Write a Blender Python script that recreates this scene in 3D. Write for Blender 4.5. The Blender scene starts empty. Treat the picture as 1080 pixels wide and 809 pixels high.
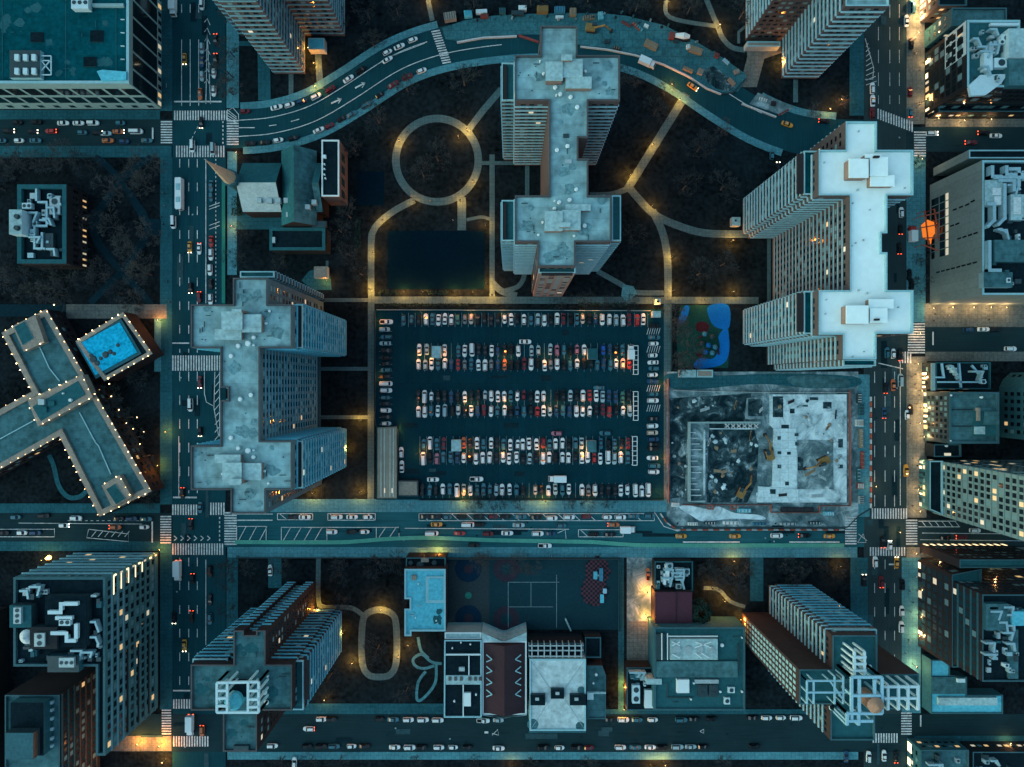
SKY_TINT = (.93, 1.0, .945); SKY_STR = 0.13; SUN_E = 0.42; SUN_C = (.75, 1, 1); LAMP_W = 1700.0; EXPO = 1.27
import bpy, math, random
from math import sin, cos, pi, radians, atan2, hypot
random.seed(7)
SC = bpy.context.scene
COL = SC.collection
H = 270.0          # drone height, metres
S = 0.375          # metres per photo pixel on the ground

def U(px, py, h=0.0):
    """world x, y of the point at height h that the survey grid (photo pixels) names"""
    k = S * (1 - h / H)
    return ((px - 540) * k, (404.5 - py) * k)

# ------------------------------------------------------------------ materials
MATS = {}
def mat(name, col, rough=0.8, var=0.25, scale=0.25, fine=2.5, metal=0.0, emit=None, estr=0.0, grid=None, spec=0.12, coord='Object', streak=None):
    if name in MATS: return MATS[name]
    m = bpy.data.materials.new(name); m.use_nodes = True
    nt = m.node_tree; N = nt.nodes; L = nt.links
    b = N['Principled BSDF']
    b.inputs['Roughness'].default_value = rough
    b.inputs['Metallic'].default_value = metal
    b.inputs['Specular IOR Level'].default_value = 0.0 if coord == 'World' else spec
    if emit:
        b.inputs['Emission Color'].default_value = (*emit, 1); b.inputs['Emission Strength'].default_value = estr
    if var > 0:
        if coord == 'World':
            g = N.new('ShaderNodeNewGeometry'); vec = g.outputs['Position']
        else:
            g = N.new('ShaderNodeTexCoord'); vec = g.outputs['Object']
        n1 = N.new('ShaderNodeTexNoise'); n1.inputs['Scale'].default_value = scale; n1.inputs['Detail'].default_value = 6; n1.inputs['Roughness'].default_value = 0.65
        n2 = N.new('ShaderNodeTexNoise'); n2.inputs['Scale'].default_value = fine; n2.inputs['Detail'].default_value = 3
        L.new(vec, n1.inputs['Vector'])
        if streak:
            mp = N.new('ShaderNodeMapping'); mp.inputs['Scale'].default_value = streak
            L.new(vec, mp.inputs['Vector']); L.new(mp.outputs['Vector'], n2.inputs['Vector'])
        else:
            L.new(vec, n2.inputs['Vector'])
        ad = N.new('ShaderNodeMath'); ad.operation = 'ADD'
        L.new(n1.outputs['Fac'], ad.inputs[0]); L.new(n2.outputs['Fac'], ad.inputs[1])
        mr = N.new('ShaderNodeMapRange'); mr.inputs['From Min'].default_value = 0.65; mr.inputs['From Max'].default_value = 1.35
        mr.inputs['To Min'].default_value = 1 - var; mr.inputs['To Max'].default_value = 1 + var
        L.new(ad.outputs[0], mr.inputs['Value'])
        last = mr.outputs['Result']
        if grid:
            br = N.new('ShaderNodeTexBrick'); br.offset = grid[2] if len(grid) > 2 else 0.0
            br.inputs['Scale'].default_value = 1.0; br.inputs['Brick Width'].default_value = grid[0]; br.inputs['Row Height'].default_value = grid[1]
            br.inputs['Mortar Size'].default_value = grid[3] if len(grid) > 3 else 0.06
            br.inputs['Color1'].default_value = (1, 1, 1, 1); br.inputs['Color2'].default_value = (.86, .86, .86, 1); br.inputs['Mortar'].default_value = (.62, .62, .62, 1)
            L.new(vec, br.inputs['Vector'])
            mu = N.new('ShaderNodeMath'); mu.operation = 'MULTIPLY'
            L.new(last, mu.inputs[0]); L.new(br.outputs['Color'], mu.inputs[1]); last = mu.outputs[0]
        vm = N.new('ShaderNodeVectorMath'); vm.operation = 'SCALE'; vm.inputs[0].default_value = col
        L.new(last, vm.inputs['Scale']); L.new(vm.outputs['Vector'], b.inputs['Base Color'])
    else:
        b.inputs['Base Color'].default_value = (*col, 1)
    MATS[name] = m
    return m

M = lambda n: MATS[n]
def mat2(name, c1, c2, scale, lo, hi, detail=8, rough=.9, c3=None):
    """two-colour patchy ground: c1 where the noise is low, c2 where it is high"""
    m = bpy.data.materials.new(name); m.use_nodes = True; nt = m.node_tree; N = nt.nodes; L = nt.links; b = N['Principled BSDF']
    b.inputs['Roughness'].default_value = rough; b.inputs['Specular IOR Level'].default_value = 0
    g = N.new('ShaderNodeNewGeometry'); n = N.new('ShaderNodeTexNoise'); n.inputs['Scale'].default_value = scale; n.inputs['Detail'].default_value = detail; n.inputs['Roughness'].default_value = .72; n.inputs['Distortion'].default_value = .6
    L.new(g.outputs['Position'], n.inputs['Vector']); r = N.new('ShaderNodeValToRGB'); r.color_ramp.elements[0].position = lo; r.color_ramp.elements[1].position = hi
    r.color_ramp.elements[0].color = (*c1, 1); r.color_ramp.elements[1].color = (*c2, 1)
    if c3: e = r.color_ramp.elements.new((lo + hi) / 2); e.color = (*c3, 1)
    L.new(n.outputs['Fac'], r.inputs['Fac']); L.new(r.outputs['Color'], b.inputs['Base Color']); MATS[name] = m
W = 'World'
mat('lawn', (.0066, .0130, .0160), .95, .8, .06, .6, coord=W, spec=.05)
mat('park_soil', (.0074, .0130, .0158), .95, .8, .08, .7, coord=W, spec=.05)
mat('asphalt', (.007, .047, .061), .85, .28, .07, 1.4, coord=W, streak=(2.2, .05, 1), spec=.2)
mat('asphalt_warm', (.021, .044, .049), .85, .28, .07, 1.4, coord=W, streak=(2.2, .05, 1), spec=.2)
mat('asphalt_side', (.011, .032, .039), .85, .3, .07, 1.4, coord=W, streak=(.05, 2.2, 1), spec=.2)
mat('lot_asphalt', (.004, .034, .049), .85, .22, .05, 1.2, coord=W, grid=(2.63, 900, 0, .05), spec=.2)
mat('pavement', (.058, .215, .260), .85, .32, .09, 1.1, coord=W, grid=(1.6, 1.6))
mat('pavement_dark', (.018, .095, .120), .85, .35, .09, 1.1, coord=W, grid=(1.6, 1.6))
mat('pavement_warm', (.105, .135, .128), .85, .38, .12, 1.1, coord=W, grid=(1.6, 1.6))
mat('path', (.055, .120, .132), .85, .25, .1, 1.3, coord=W, grid=(1.5, 1.5))
mat('plaza_dark', (.006, .024, .034), .9, .3, .1, 1.2, coord=W)
mat('court_dark', (.0015, .0105, .0195), .85, .2, .05, 1.0, coord=W)
mat('court_teal', (.010, .040, .052), .85, .2, .05, 1.0, coord=W)
mat('court_tan', (.028, .046, .052), .85, .2, .05, 1.0, coord=W)
mat('court_blue', (.006, .026, .050), .85, .2, .05, 1.0, coord=W)
mat('court_red', (.030, .028, .040), .85, .2, .05, 1.0, coord=W)
mat('paint', (.40, .50, .51), .7, .55, .5, 2.2, coord=W)
mat('paint_dim', (.16, .27, .30), .7, .35, .6, 3, coord=W)
mat('green_lane', (.062, .27, .22), .8, .25, .2, 2, coord=W)
mat('green_dim', (.02, .16, .13), .8, .25, .2, 2, coord=W)
mat2('site_dirt', (.020, .060, .072), (.32, .48, .51), .13, .34, .66, c3=(.095, .175, .195))
mat('site_dirt_plain', (.058, .100, .110), .95, .75, .10, .8, coord=W)
mat2('site_mud', (.006, .020, .027), (.30, .47, .50), .17, .43, .68, c3=(.030, .070, .082))
mat('site_mud_plain', (.010, .022, .028), .95, .7, .12, .9, coord=W)
mat2('site_concrete', (.045, .10, .118), (.50, .72, .76), .16, .30, .60, c3=(.29, .45, .49))
mat('site_concrete_plain', (.22, .38, .41), .85, .5, .18, 1.2, coord=W)
mat('site_slab', (.44, .66, .70), .85, .25, .12, 1.2, coord=W, grid=(3.2, 3.2))
mat('asphalt_main', (.013, .082, .102), .85, .34, .06, 1.0, coord=W, streak=(.05, 2.0, 1))
mat('patch_dark', (.006, .022, .030), .9, .3, .2, 1.5, coord=W)
mat('patch_light', (.022, .062, .075), .9, .3, .2, 1.5, coord=W)
mat('deck', (.032, .135, .160), .85, .4, .09, 1.0, coord=W, grid=(3.4, 3.4, .5, .1))
mat('roof_grey', (.185, .36, .385), .8, .50, .07, .35, grid=(11, 3.6, .5, .035), coord=W)
mat('roof_teal', (.002, .066, .084), .85, .42, .05, .6, grid=(60, 7.0, .5, .03), coord=W)
mat('roof_white', (.60, .80, .80), .7, .07, .05, .5, coord=W)
mat('roof_slate', (.018, .092, .108), .8, .25, .06, .8, coord=W)
mat('roof_dim', (.044, .132, .150), .8, .50, .08, .5, grid=(8, 3.0, .5, .035), coord=W)
mat('roof_pale', (.24, .41, .43), .8, .35, .10, .9, coord=W)
mat('roof_blue', (.08, .40, .50), .8, .30, .10, .9, coord=W)
mat('roof_dark', (.006, .016, .022), .85, .4, .10, .9, coord=W)
mat('roof_brown', (.036, .026, .031), .85, .2, .1, 2.0, coord=W)
mat('roof_maroon', (.062, .030, .044), .85, .2, .1, 2.0, coord=W)
mat('brick', (.066, .068, .072), .9, .25, .2, 2.0)
mat('facade_blue', (.055, .12, .150), .9, .25, .2, 2.0)
mat('facade_teal', (.055, .165, .185), .85, .25, .2, 1.0)
mat('brick_brown', (.034, .030, .030), .9, .25, .2, 2.0)
mat('brick_dark', (.020, .021, .024), .9, .25, .2, 2.0)
mat('brick_tan', (.19, .15, .13), .9, .2, .2, 2.0)
mat('coping', (.060, .074, .080), .85, .25, .3, 2.0)
mat('coping_pale', (.20, .43, .48), .8, .2, .3, 2.0)
mat('coping_teal', (.03, .10, .12), .8, .2, .3, 2.0)
mat('band', (.13, .32, .38), .8, .2, .3, 2.0)
mat('band_bright', (.22, .46, .53), .8, .15, .3, 2.0)
mat('band_blue', (.085, .40, .53), .8, .2, .3, 2.0)
mat('stone', (.165, .24, .235), .85, .15, .12, .8, grid=(40, 3.4, 0, .05))
mat('stone_pale', (.19, .33, .34), .85, .15, .12, .8)
mat('stone_mid', (.115, .215, .22), .85, .15, .12, .8)
mat('roof_cracked', (.34, .50, .52), .8, .35, .08, .6)
mat('wall_teal', (.022, .10, .122), .85, .25, .15, 1.0)
mat('wall_dark', (.010, .018, .022), .8, .3, .15, 1.0)
mat('glass', (.004, .010, .014), .12, 0, spec=.6)
mat('glass_mid', (.012, .04, .055), .15, 0, spec=.6)
mat('curtain', (.10, .23, .26), .7, 0)
mat('lit_warm', (.5, .4, .25), .6, 0, emit=(1, .62, .25), estr=.26)
mat('lit_cool', (.5, .5, .45), .6, 0, emit=(1, .85, .55), estr=.20)
mat('metal', (.26, .38, .40), .5, .25, .4, 2.0, metal=.2)
mat('metal_dark', (.025, .055, .065), .5, .25, .4, 2.0, metal=.2)
mat('duct', (.22, .40, .45), .45, .2, .4, 2.0, metal=.2)
mat('steel_blue', (.22, .46, .56), .5, .15, .4, 2.0, metal=.1)
mat('white_unit', (.38, .58, .62), .5, .12, .4, 2.0)
mat('vent_white', (.50, .66, .68), .5, .05)
mat('concrete_pale', (.40, .52, .53), .8, .25, .3, 1.5)
mat('copper_tan', (.25, .17, .12), .8, .2, .3, 1.5)
mat('pool_blue_glow', (.008, .28, .46), .35, .6, .22, 1.0, coord=W, emit=(.0, .35, .62), estr=.06)  # water given faint emission in place of pool lights below it
mat('play_blue', (.006, .13, .42), .7, .25, .10, 1.5, coord=W)
mat('play_green', (.008, .050, .042), .9, .35, .15, 1.5, coord=W)
mat('play_red', (.045, .014, .020), .8, .3, .2, 1.5, coord=W)
mat('ledge', (.20, .20, .17), .85, .3, .3, 1.5)
mat('spire_gold', (.42, .37, .27), .5, .25, .4, 2.0, metal=.3)
mat('machine_yellow', (.19, .135, .05), .6, .25, .5, 2)
mat('machine_dark', (.02, .025, .03), .7, .2, .5, 2)
mat('barrier_orange', (.32, .08, .05), .7, .2, .5, 2)
mat('barrier_white', (.36, .44, .45), .7, .15, .5, 2)
mat('fence_orange', (.22, .085, .065), .7, .25, .5, 2)
mat('timber', (.20, .175, .12), .8, .3, .5, 3)
mat('container_blue', (.03, .17, .26), .6, .25, .5, 2)
mat('container_red', (.17, .050, .045), .6, .25, .5, 2)
mat('net_orange_glow', (.50, .13, .025), .8, .3, .5, 3, emit=(1, .22, .02), estr=.34)  # netting itself emits, painting in the orange glow of the work lights
mat('tyre', (.008, .010, .011), .9, 0)
mat('bark', (.050, .062, .062), .95, .25, .6, 3)
mat('bark_dim', (.024, .041, .047), .95, .25, .6, 3)
mat('leaf_dark', (.010, .032, .026), .9, .5, .5, 3)
mat('canopy', (.26, .25, .19), .55, .3, .15, 1.0, streak=(2.0, .04, 1))
mat('bulb', (1, .8, .5), .5, 0, emit=(1, .62, .26), estr=7)
mat('bulb_dim', (1, .8, .5), .5, 0, emit=(1, .55, .20), estr=3)
mat('bulb_bright', (1, .8, .5), .5, 0, emit=(1, .72, .38), estr=11)
mat('lamp_glow', (1, .8, .5), .5, 0, emit=(1, .55, .18), estr=5)
mat('head_glow', (1, .95, .8), .5, 0, emit=(1, .86, .60), estr=3.5)
mat('tail_glow', (1, .1, .05), .5, 0, emit=(1, .09, .03), estr=2)
mat('shop_glow', (1, .9, .6), .5, 0, emit=(1, .74, .40), estr=.8)
mat('flame_glow', (1, .5, .1), .5, 0, emit=(1, .48, .10), estr=5)
CARCOL = {'W': ('white', (.52, .66, .68)), 'S': ('silver', (.22, .38, .43)), 'G': ('grey', (.13, .17, .18)), 'T': ('teal', (.025, .13, .18)),
          'B': ('dark blue', (.010, .055, .12)), 'N': ('bright blue', (.01, .08, .36)), 'K': ('black', (.003, .009, .014)), 'R': ('red', (.30, .035, .035)),
          'D': ('dark red', (.11, .018, .028)), 'O': ('orange', (.36, .12, .05)), 'P': ('pink', (.27, .13, .18)), 'E': ('beige', (.40, .38, .32)),
          'H': ('green', (.035, .15, .12)), 'Y': ('yellow', (.46, .24, .04))}
for k, (n, c) in CARCOL.items():
    mat('paint_' + k, c, .4, 0, spec=.2)

# ------------------------------------------------------------------ mesh builder
class MB:
    def __init__(self): self.v = []; self.f = []; self.mi = []; self.cur = 0
    def face(self, pts, mi=None):
        n = len(self.v); self.v += [tuple(p) for p in pts]; self.f.append(tuple(range(n, n + len(pts)))); self.mi.append(self.cur if mi is None else mi)
    def prism(self, poly, z0, z1, bottom=False, top=True, mi=None, tmi=None):
        poly = ccw(poly); n = len(poly)
        for i in range(n):
            a, b = poly[i], poly[(i + 1) % n]
            self.face([(a[0], a[1], z0), (b[0], b[1], z0), (b[0], b[1], z1), (a[0], a[1], z1)], mi)
        if top: self.face([(p[0], p[1], z1) for p in poly], mi if tmi is None else tmi)
        if bottom: self.face([(p[0], p[1], z0) for p in reversed(poly)], mi)
    def frustum(self, p0, z0, p1, z1, top=True, mi=None):
        n = len(p0)
        for i in range(n):
            j = (i + 1) % n
            self.face([(*p0[i], z0), (*p0[j], z0), (*p1[j], z1), (*p1[i], z1)], mi)
        if top: self.face([(*p, z1) for p in p1], mi)
    def box(self, x0, y0, x1, y1, z0, z1, mi=None):
        self.prism([(min(x0, x1), min(y0, y1)), (max(x0, x1), min(y0, y1)), (max(x0, x1), max(y0, y1)), (min(x0, x1), max(y0, y1))], z0, z1, True, True, mi)
    def obox(self, a, b, o0, o1, z0, z1, mi=None, e=0.0):
        """box along the edge a-b, from o0 to o1 metres outside it"""
        dx, dy = b[0] - a[0], b[1] - a[1]; l = hypot(dx, dy) or 1; dx /= l; dy /= l; nx, ny = dy, -dx
        p = lambda q, s, o: (q[0] + dx * s + nx * o, q[1] + dy * s + ny * o)
        self.prism([p(a, e, o0), p(b, -e, o0), p(b, -e, o1), p(a, e, o1)], z0, z1, True, True, mi)
    def beam(self, p, q, r, mi=None, n=4):
        d = [q[i] - p[i] for i in range(3)]; l = math.sqrt(sum(c * c for c in d)) or 1; d = [c / l for c in d]
        up = (0, 0, 1) if abs(d[2]) < .9 else (1, 0, 0)
        s = (d[1] * up[2] - d[2] * up[1], d[2] * up[0] - d[0] * up[2], d[0] * up[1] - d[1] * up[0]); sl = math.sqrt(sum(c * c for c in s)); s = [c / sl for c in s]
        t = (s[1] * d[2] - s[2] * d[1], s[2] * d[0] - s[0] * d[2], s[0] * d[1] - s[1] * d[0])
        r0, r1 = r if isinstance(r, tuple) else (r, r)
        ring = lambda c, rr: [tuple(c[i] + rr * (cos(2 * pi * (k + .5) / n) * s[i] + sin(2 * pi * (k + .5) / n) * t[i]) for i in range(3)) for k in range(n)]
        A, B = ring(p, r0), ring(q, r1)
        for k in range(n):
            self.face([A[k], A[(k + 1) % n], B[(k + 1) % n], B[k]], mi)
        self.face(list(reversed(A)), mi); self.face(B, mi)
    def cyl(self, x, y, r, z0, z1, n=12, r1=None, mi=None):
        r1 = r if r1 is None else r1
        A = [(x + r * cos(2 * pi * k / n), y + r * sin(2 * pi * k / n)) for k in range(n)]
        B = [(x + r1 * cos(2 * pi * k / n), y + r1 * sin(2 * pi * k / n)) for k in range(n)]
        self.frustum(A, z0, B, z1, True, mi)
    def ball(self, x, y, z, r, n=6, sq=1.0, mi=None):
        R = []
        m = max(3, n // 2)
        for i in range(m + 1):
            th = pi * i / m
            R.append([(x + r * sin(th) * cos(2 * pi * k / n), y + r * sin(th) * sin(2 * pi * k / n), z + r * sq * cos(th)) for k in range(n)])
        for i in range(m):
            for k in range(n):
                a, b, c, d = R[i][k], R[i + 1][k], R[i + 1][(k + 1) % n], R[i][(k + 1) % n]
                self.face([a, b, c] if i == m - 1 else ([a, b, c, d] if i else [a, b, c]), mi)
    def build(self, name, mats, parent=None, off=(0, 0, 0), smooth=False):
        if not isinstance(mats, (list, tuple)): mats = [mats]
        me = bpy.data.meshes.new(name)
        if off != (0, 0, 0): vs = [(a - off[0], b - off[1], c - off[2]) for a, b, c in self.v]
        else: vs = self.v
        me.from_pydata(vs, [], self.f)
        for m in mats: me.materials.append(m if not isinstance(m, str) else MATS[m])
        if len(mats) > 1: me.polygons.foreach_set('material_index', self.mi)
        if smooth: me.polygons.foreach_set('use_smooth', [True] * len(self.f))
        me.update()
        o = bpy.data.objects.new(name, me); COL.objects.link(o)
        if parent is not None:
            o.parent = parent
        return o

def ccw(p):
    a = sum(p[i][0] * p[(i + 1) % len(p)][1] - p[(i + 1) % len(p)][0] * p[i][1] for i in range(len(p)))
    return list(p) if a > 0 else list(reversed(p))
def inset(poly, d):
    poly = ccw(poly); n = len(poly); out = []
    for i in range(n):
        p0, p1, p2 = poly[i - 1], poly[i], poly[(i + 1) % n]
        e1 = (p1[0] - p0[0], p1[1] - p0[1]); e2 = (p2[0] - p1[0], p2[1] - p1[1])
        l1 = hypot(*e1) or 1; l2 = hypot(*e2) or 1
        n1 = (-e1[1] / l1, e1[0] / l1); n2 = (-e2[1] / l2, e2[0] / l2)
        k = 1 + n1[0] * n2[0] + n1[1] * n2[1]
        k = max(k, .25)
        out.append((p1[0] + d * (n1[0] + n2[0]) / k, p1[1] + d * (n1[1] + n2[1]) / k))
    return out
def R(x0, y0, x1, y1): return [(x0, y0), (x1, y0), (x1, y1), (x0, y1)]
def P(poly, h=0): return [U(x, y, h) for x, y in poly]
def tag(o, label=None, cat=None, group=None, kind=None):
    if label: o['label'] = label
    if cat: o['category'] = cat
    if group: o['group'] = group
    if kind: o['kind'] = kind
    return o
def empty(name, loc, rz=0.0):
    o = bpy.data.objects.new(name, None); COL.objects.link(o); o.location = loc; o.rotation_euler = (0, 0, rz); o.empty_display_size = .5
    return o
def struct(mb, name, m):
    return tag(mb.build(name, m), kind='structure')
def copy_tree(o, parent=None):
    c = o.copy(); COL.objects.link(c)
    if parent is not None: c.parent = parent
    for ch in list(KIDS.get(o.name, ())):
        copy_tree(ch, c)
    return c
KIDS = {}
ORD = 'first second third fourth fifth sixth seventh eighth ninth tenth eleventh twelfth thirteenth fourteenth fifteenth sixteenth seventeenth eighteenth nineteenth twentieth twenty-first twenty-second twenty-third twenty-fourth twenty-fifth twenty-sixth twenty-seventh twenty-eighth twenty-ninth thirtieth thirty-first thirty-second thirty-third thirty-fourth thirty-fifth thirty-sixth thirty-seventh thirty-eighth thirty-ninth fortieth'.split()

# ------------------------------------------------------------------ camera, sky, sun
cam = bpy.data.cameras.new('camera'); co = bpy.data.objects.new('camera', cam); COL.objects.link(co)
co.location = (0, 0, H); co.rotation_euler = (0, 0, 0); cam.sensor_width = 36; cam.lens = 24; cam.clip_end = 3000; cam.clip_start = 1
SC.camera = co
w = bpy.data.worlds.new('World'); SC.world = w; w.use_nodes = True
nt = w.node_tree; bg = nt.nodes['Background']
sky = nt.nodes.new('ShaderNodeTexSky'); sky.sky_type = 'NISHITA'; sky.sun_disc = False
SUN_EL, SUN_AZ = 14.0, 250.0
sky.sun_elevation = radians(SUN_EL); sky.sun_rotation = radians(SUN_AZ)
tint = nt.nodes.new('ShaderNodeMixRGB'); tint.blend_type = 'MULTIPLY'; tint.inputs[0].default_value = 1
tint.inputs[2].default_value = (*SKY_TINT, 1)
nt.links.new(sky.outputs[0], tint.inputs[1]); nt.links.new(tint.outputs[0], bg.inputs[0])
bg.inputs[1].default_value = SKY_STR
sun = bpy.data.lights.new('sun', 'SUN'); sun.energy = SUN_E; sun.angle = radians(60); sun.color = SUN_C
so = bpy.data.objects.new('sun', sun); COL.objects.link(so)
so.rotation_euler = (radians(32), 0, radians(-(SUN_AZ) + 180))
vs = SC.view_settings; SC.display_settings.display_device = 'sRGB'
vs.view_transform = 'Standard'; vs.look = 'None'; vs.exposure = EXPO; vs.gamma = 1; vs.use_curve_mapping = False
SC.cycles.use_denoising = True
SC.cycles.max_bounces = 4; SC.cycles.diffuse_bounces = 2; SC.cycles.glossy_bounces = 2; SC.cycles.sample_clamp_indirect = 4; SC.cycles.sample_clamp_direct = 20
SC.cycles.caustics_reflective = False; SC.cycles.caustics_refractive = False

# ------------------------------------------------------------------ ground, roads, markings
Z = [0.004]
def nz():
    Z[0] += 0.0012; return Z[0]
def sheet(poly, name, m, z=None, kind='structure'):
    b = MB(); z = nz() if z is None else z
    b.face([(*p, z) for p in ccw(P(poly))]); return tag(b.build(name, m), kind=kind)
def ribbon_pts(pts, w, closed=False):
    n = len(pts); L_, R_ = [], []
    for i in range(n):
        if closed: a, b, c = pts[i - 1], pts[i], pts[(i + 1) % n]
        else: a, b, c = pts[max(i - 1, 0)], pts[i], pts[min(i + 1, n - 1)]
        dx, dy = c[0] - a[0], c[1] - a[1]; l = hypot(dx, dy) or 1
        nx, ny = -dy / l, dx / l
        L_.append((b[0] + nx * w / 2, b[1] + ny * w / 2)); R_.append((b[0] - nx * w / 2, b[1] - ny * w / 2))
    return L_, R_
def smooth(pts, k=6, closed=False):
    out = []; n = len(pts); rng = range(n if closed else n - 1)
    g = (lambda i: pts[i % n]) if closed else (lambda i: pts[min(max(i, 0), n - 1)])
    for i in rng:
        p0, p1, p2, p3 = g(i - 1), g(i), g(i + 1), g(i + 2)
        for s in range(k):
            t = s / k
            out.append(tuple(.5 * (2 * p1[c] + (p2[c] - p0[c]) * t + (2 * p0[c] - 5 * p1[c] + 4 * p2[c] - p3[c]) * t * t + (3 * p1[c] - p0[c] - 3 * p2[c] + p3[c]) * t ** 3) for c in (0, 1)))
    if not closed: out.append(pts[-1])
    return out
def ribbon(mb, pts, w, z, closed=False):
    a, b = ribbon_pts(pts, w, closed); n = len(pts)
    for i in range(n if closed else n - 1):
        j = (i + 1) % n
        q = [U(*a[i]), U(*b[i]), U(*b[j]), U(*a[j])]
        mb.face([(*p, z) for p in ccw(q)])
def path(pts, w, m='path', name='footpath', closed=False, sm=True, z=None):
    b = MB(); ribbon(b, smooth(pts, 6, closed) if sm and len(pts) > 2 else pts, w, nz() if z is None else z, closed); return struct(b, name, m)

g = MB(); g.face([(-3000, -3000, -.06), (3000, -3000, -.06), (3000, 3000, -.06), (-3000, 3000, -.06)]); struct(g, 'ground', 'park_soil')
sheet(R(252, -40, 905, 535), 'lawn', 'lawn', -.03)
sheet(R(252, 585, 905, 753), 'lawn', 'lawn', -.03)
# roads
sheet(R(182, -60, 238, 870), 'avenue', 'asphalt')
sheet(R(911, -60, 956, 870), 'avenue', 'asphalt_warm')
sheet(R(-60, 126, 182.5, 154), 'side_street', 'asphalt_side')
sheet(R(237.5, 540, 911.5, 577), 'main_street', 'asphalt_main')
sheet(R(-60, 541, 182.5, 571), 'main_street', 'asphalt_side')
sheet(R(955.5, 548, 1140, 576), 'main_street', 'asphalt_warm')
sheet(R(-60, 753, 1140, 793), 'back_street', 'asphalt_side')
sheet(R(955.5, 345, 1140, 371), 'side_street', 'asphalt_side')
sheet(R(955.5, 134, 1140, 160), 'side_street', 'asphalt_side')
CURVE = smooth([(236, 136), (255, 135.5), (290, 132), (330, 120), (370, 97), (410, 71), (440, 57), (475, 47), (520, 40), (560, 37), (600, 38), (640, 44), (680, 55), (720, 75), (760, 102), (800, 126), (840, 141), (880, 146), (912, 147)], 5)
b = MB(); ribbon(b, CURVE, 41, nz()); struct(b, 'curved_road', 'asphalt')
def along(pts, off):
    a, bb = ribbon_pts(pts, abs(off) * 2); return a if off > 0 else bb
def cut(pts, x0, x1): return [p for p in pts if x0 <= p[0] <= x1]
# pavements (raised slabs)
pv = []
def pave(poly, m='pavement', name='pavement', z=.12):
    b = MB(); b.prism(P(poly), -.04, z + Z[0] * .1); Z[0] += .0012
    return struct(b, name, m)
for r, m in [((169, -60, 182, 117), 'pavement_dark'), ((169, 166, 182, 330), 'pavement_dark'), ((169, 330, 182, 532), 'pavement_dark'), ((169, 580, 182, 748), 'pavement_dark'),
             ((239, -60, 252, 114), 'pavement'), ((240, 160, 250, 290), 'pavement'), ((238.5, 546, 250.5, 574.6), None), ((239, 588, 251, 750), 'pavement_dark'), ((182, 800, 240, 801), None),
             ((0, 531, 169, 541), 'pavement_dark'), ((-60, 571, 181, 581), 'pavement_dark'), ((-60, 116, 169, 126), 'pavement_dark'), ((-60, 154, 181, 166), 'pavement_dark'),
             ((285, 526.5, 704, 540), 'pavement'), ((240, 577, 904, 588), 'pavement'), ((896, -60, 911, 122), 'pavement_dark'), ((956, -60, 975, 131), 'pavement_warm'),
             ((956, 162, 976, 340), 'pavement'), ((975, 320, 1140, 345), 'pavement_warm'), ((976, 371, 1140, 381), 'pavement_warm'), ((956, 376, 977, 546), 'pavement_warm'),
             ((956, 577, 1140, 588), 'pavement_warm'), ((951, 588, 971, 752), 'pavement'), ((897, 588, 915, 690), 'pavement_dark'), ((902, 395, 917, 545), 'pavement'),
             ((240, 742, 468, 753), 'pavement_dark'), ((468, 748, 850, 753), 'pavement_dark'), ((240, 793, 905, 801), 'pavement'), ((964, 776, 1140, 790), 'pavement_dark'), ((-60, 776, 181, 792), 'pavement_warm'),
             ((976, 124, 1140, 134), 'pavement_warm')]:
    if m: pave(R(*r), m)
nb = along(CURVE, -24.5) if False else None
for off, x0, x1, m in ((23.5, 255, 470, 'pavement'), (23.5, 790, 880, 'pavement'), (-23.5, 250, 835, 'pavement')):
    pts = cut(CURVE, x0, x1)
    a, c = ribbon_pts(pts, 47)
    side = c if off > 0 else a          # photo y runs down
    a2, c2 = ribbon_pts(side, 7.5)
    bm_ = MB()
    for i in range(len(side) - 1):
        bm_.prism([U(*a2[i]), U(*a2[i + 1]), U(*c2[i + 1]), U(*c2[i])], -.04, .131)
    struct(bm_, 'pavement', m)
# paths
CX, CY = 461, 169
path([(CX + 43.5 * cos(t * pi / 8), CY + 44 * sin(t * pi / 8)) for t in range(16)], 8, closed=True)
path([(494, 137), (510, 116), (529, 94)], 7, sm=False)
path([(437, 211), (418, 221), (403, 232), (394, 243), (391.5, 258), (391.5, 320)], 7)
path([(391.5, 318), (391, 527)], 7, sm=False)
path([(340, 316.5), (392, 316.5)], 4, sm=False)
path([(388, 316.5), (800, 317)], 7.5, sm=False)
path([(519, 163), (519, 314)], 5.5, sm=False)
path([(505, 172), (557, 172)], 4, sm=False)
path([(556, 160), (556, 206)], 4.5, sm=False)
path([(487, 208), (487, 243)], 9, sm=False)
path([(519, 232), (508, 229), (492, 232)], 3.5)
path([(519, 298), (529, 307), (545, 312)], 7)
path([(527, 308), (545, 303), (552, 294), (553, 284)], 5)
path([(724, 99), (662, 199)], 8.5, sm=False)
path([(662, 199), (645, 205), (622, 206)], 6)
path([(662, 196), (672, 208), (690, 226), (715, 238), (745, 246), (790, 247)], 8)
path([(688, 222), (699, 246), (704, 275), (704.5, 318)], 8)
path([(630, 286), (655, 300), (668, 308), (700, 309)], 5.5)
path([(704, 316), (703.5, 392)], 8, sm=False)
path([(700, 392), (700, 530)], 7, 'pavement_warm', sm=False)
path([(811, 240), (811, 318)], 4, sm=False)
path([(337, 389), (391, 389)], 4, sm=False)
path([(337, 440), (391, 440)], 4, sm=False)
path([(336, 372), (336, 462)], 5, sm=False)
path([(400, 643), (414, 648), (418, 662), (418, 697), (412, 711), (400, 714), (388, 711), (382, 697), (382, 662), (386, 648)], 7, closed=True)
path([(336, 588), (336, 632), (342, 640), (370, 641), (384, 650)], 5)
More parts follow.
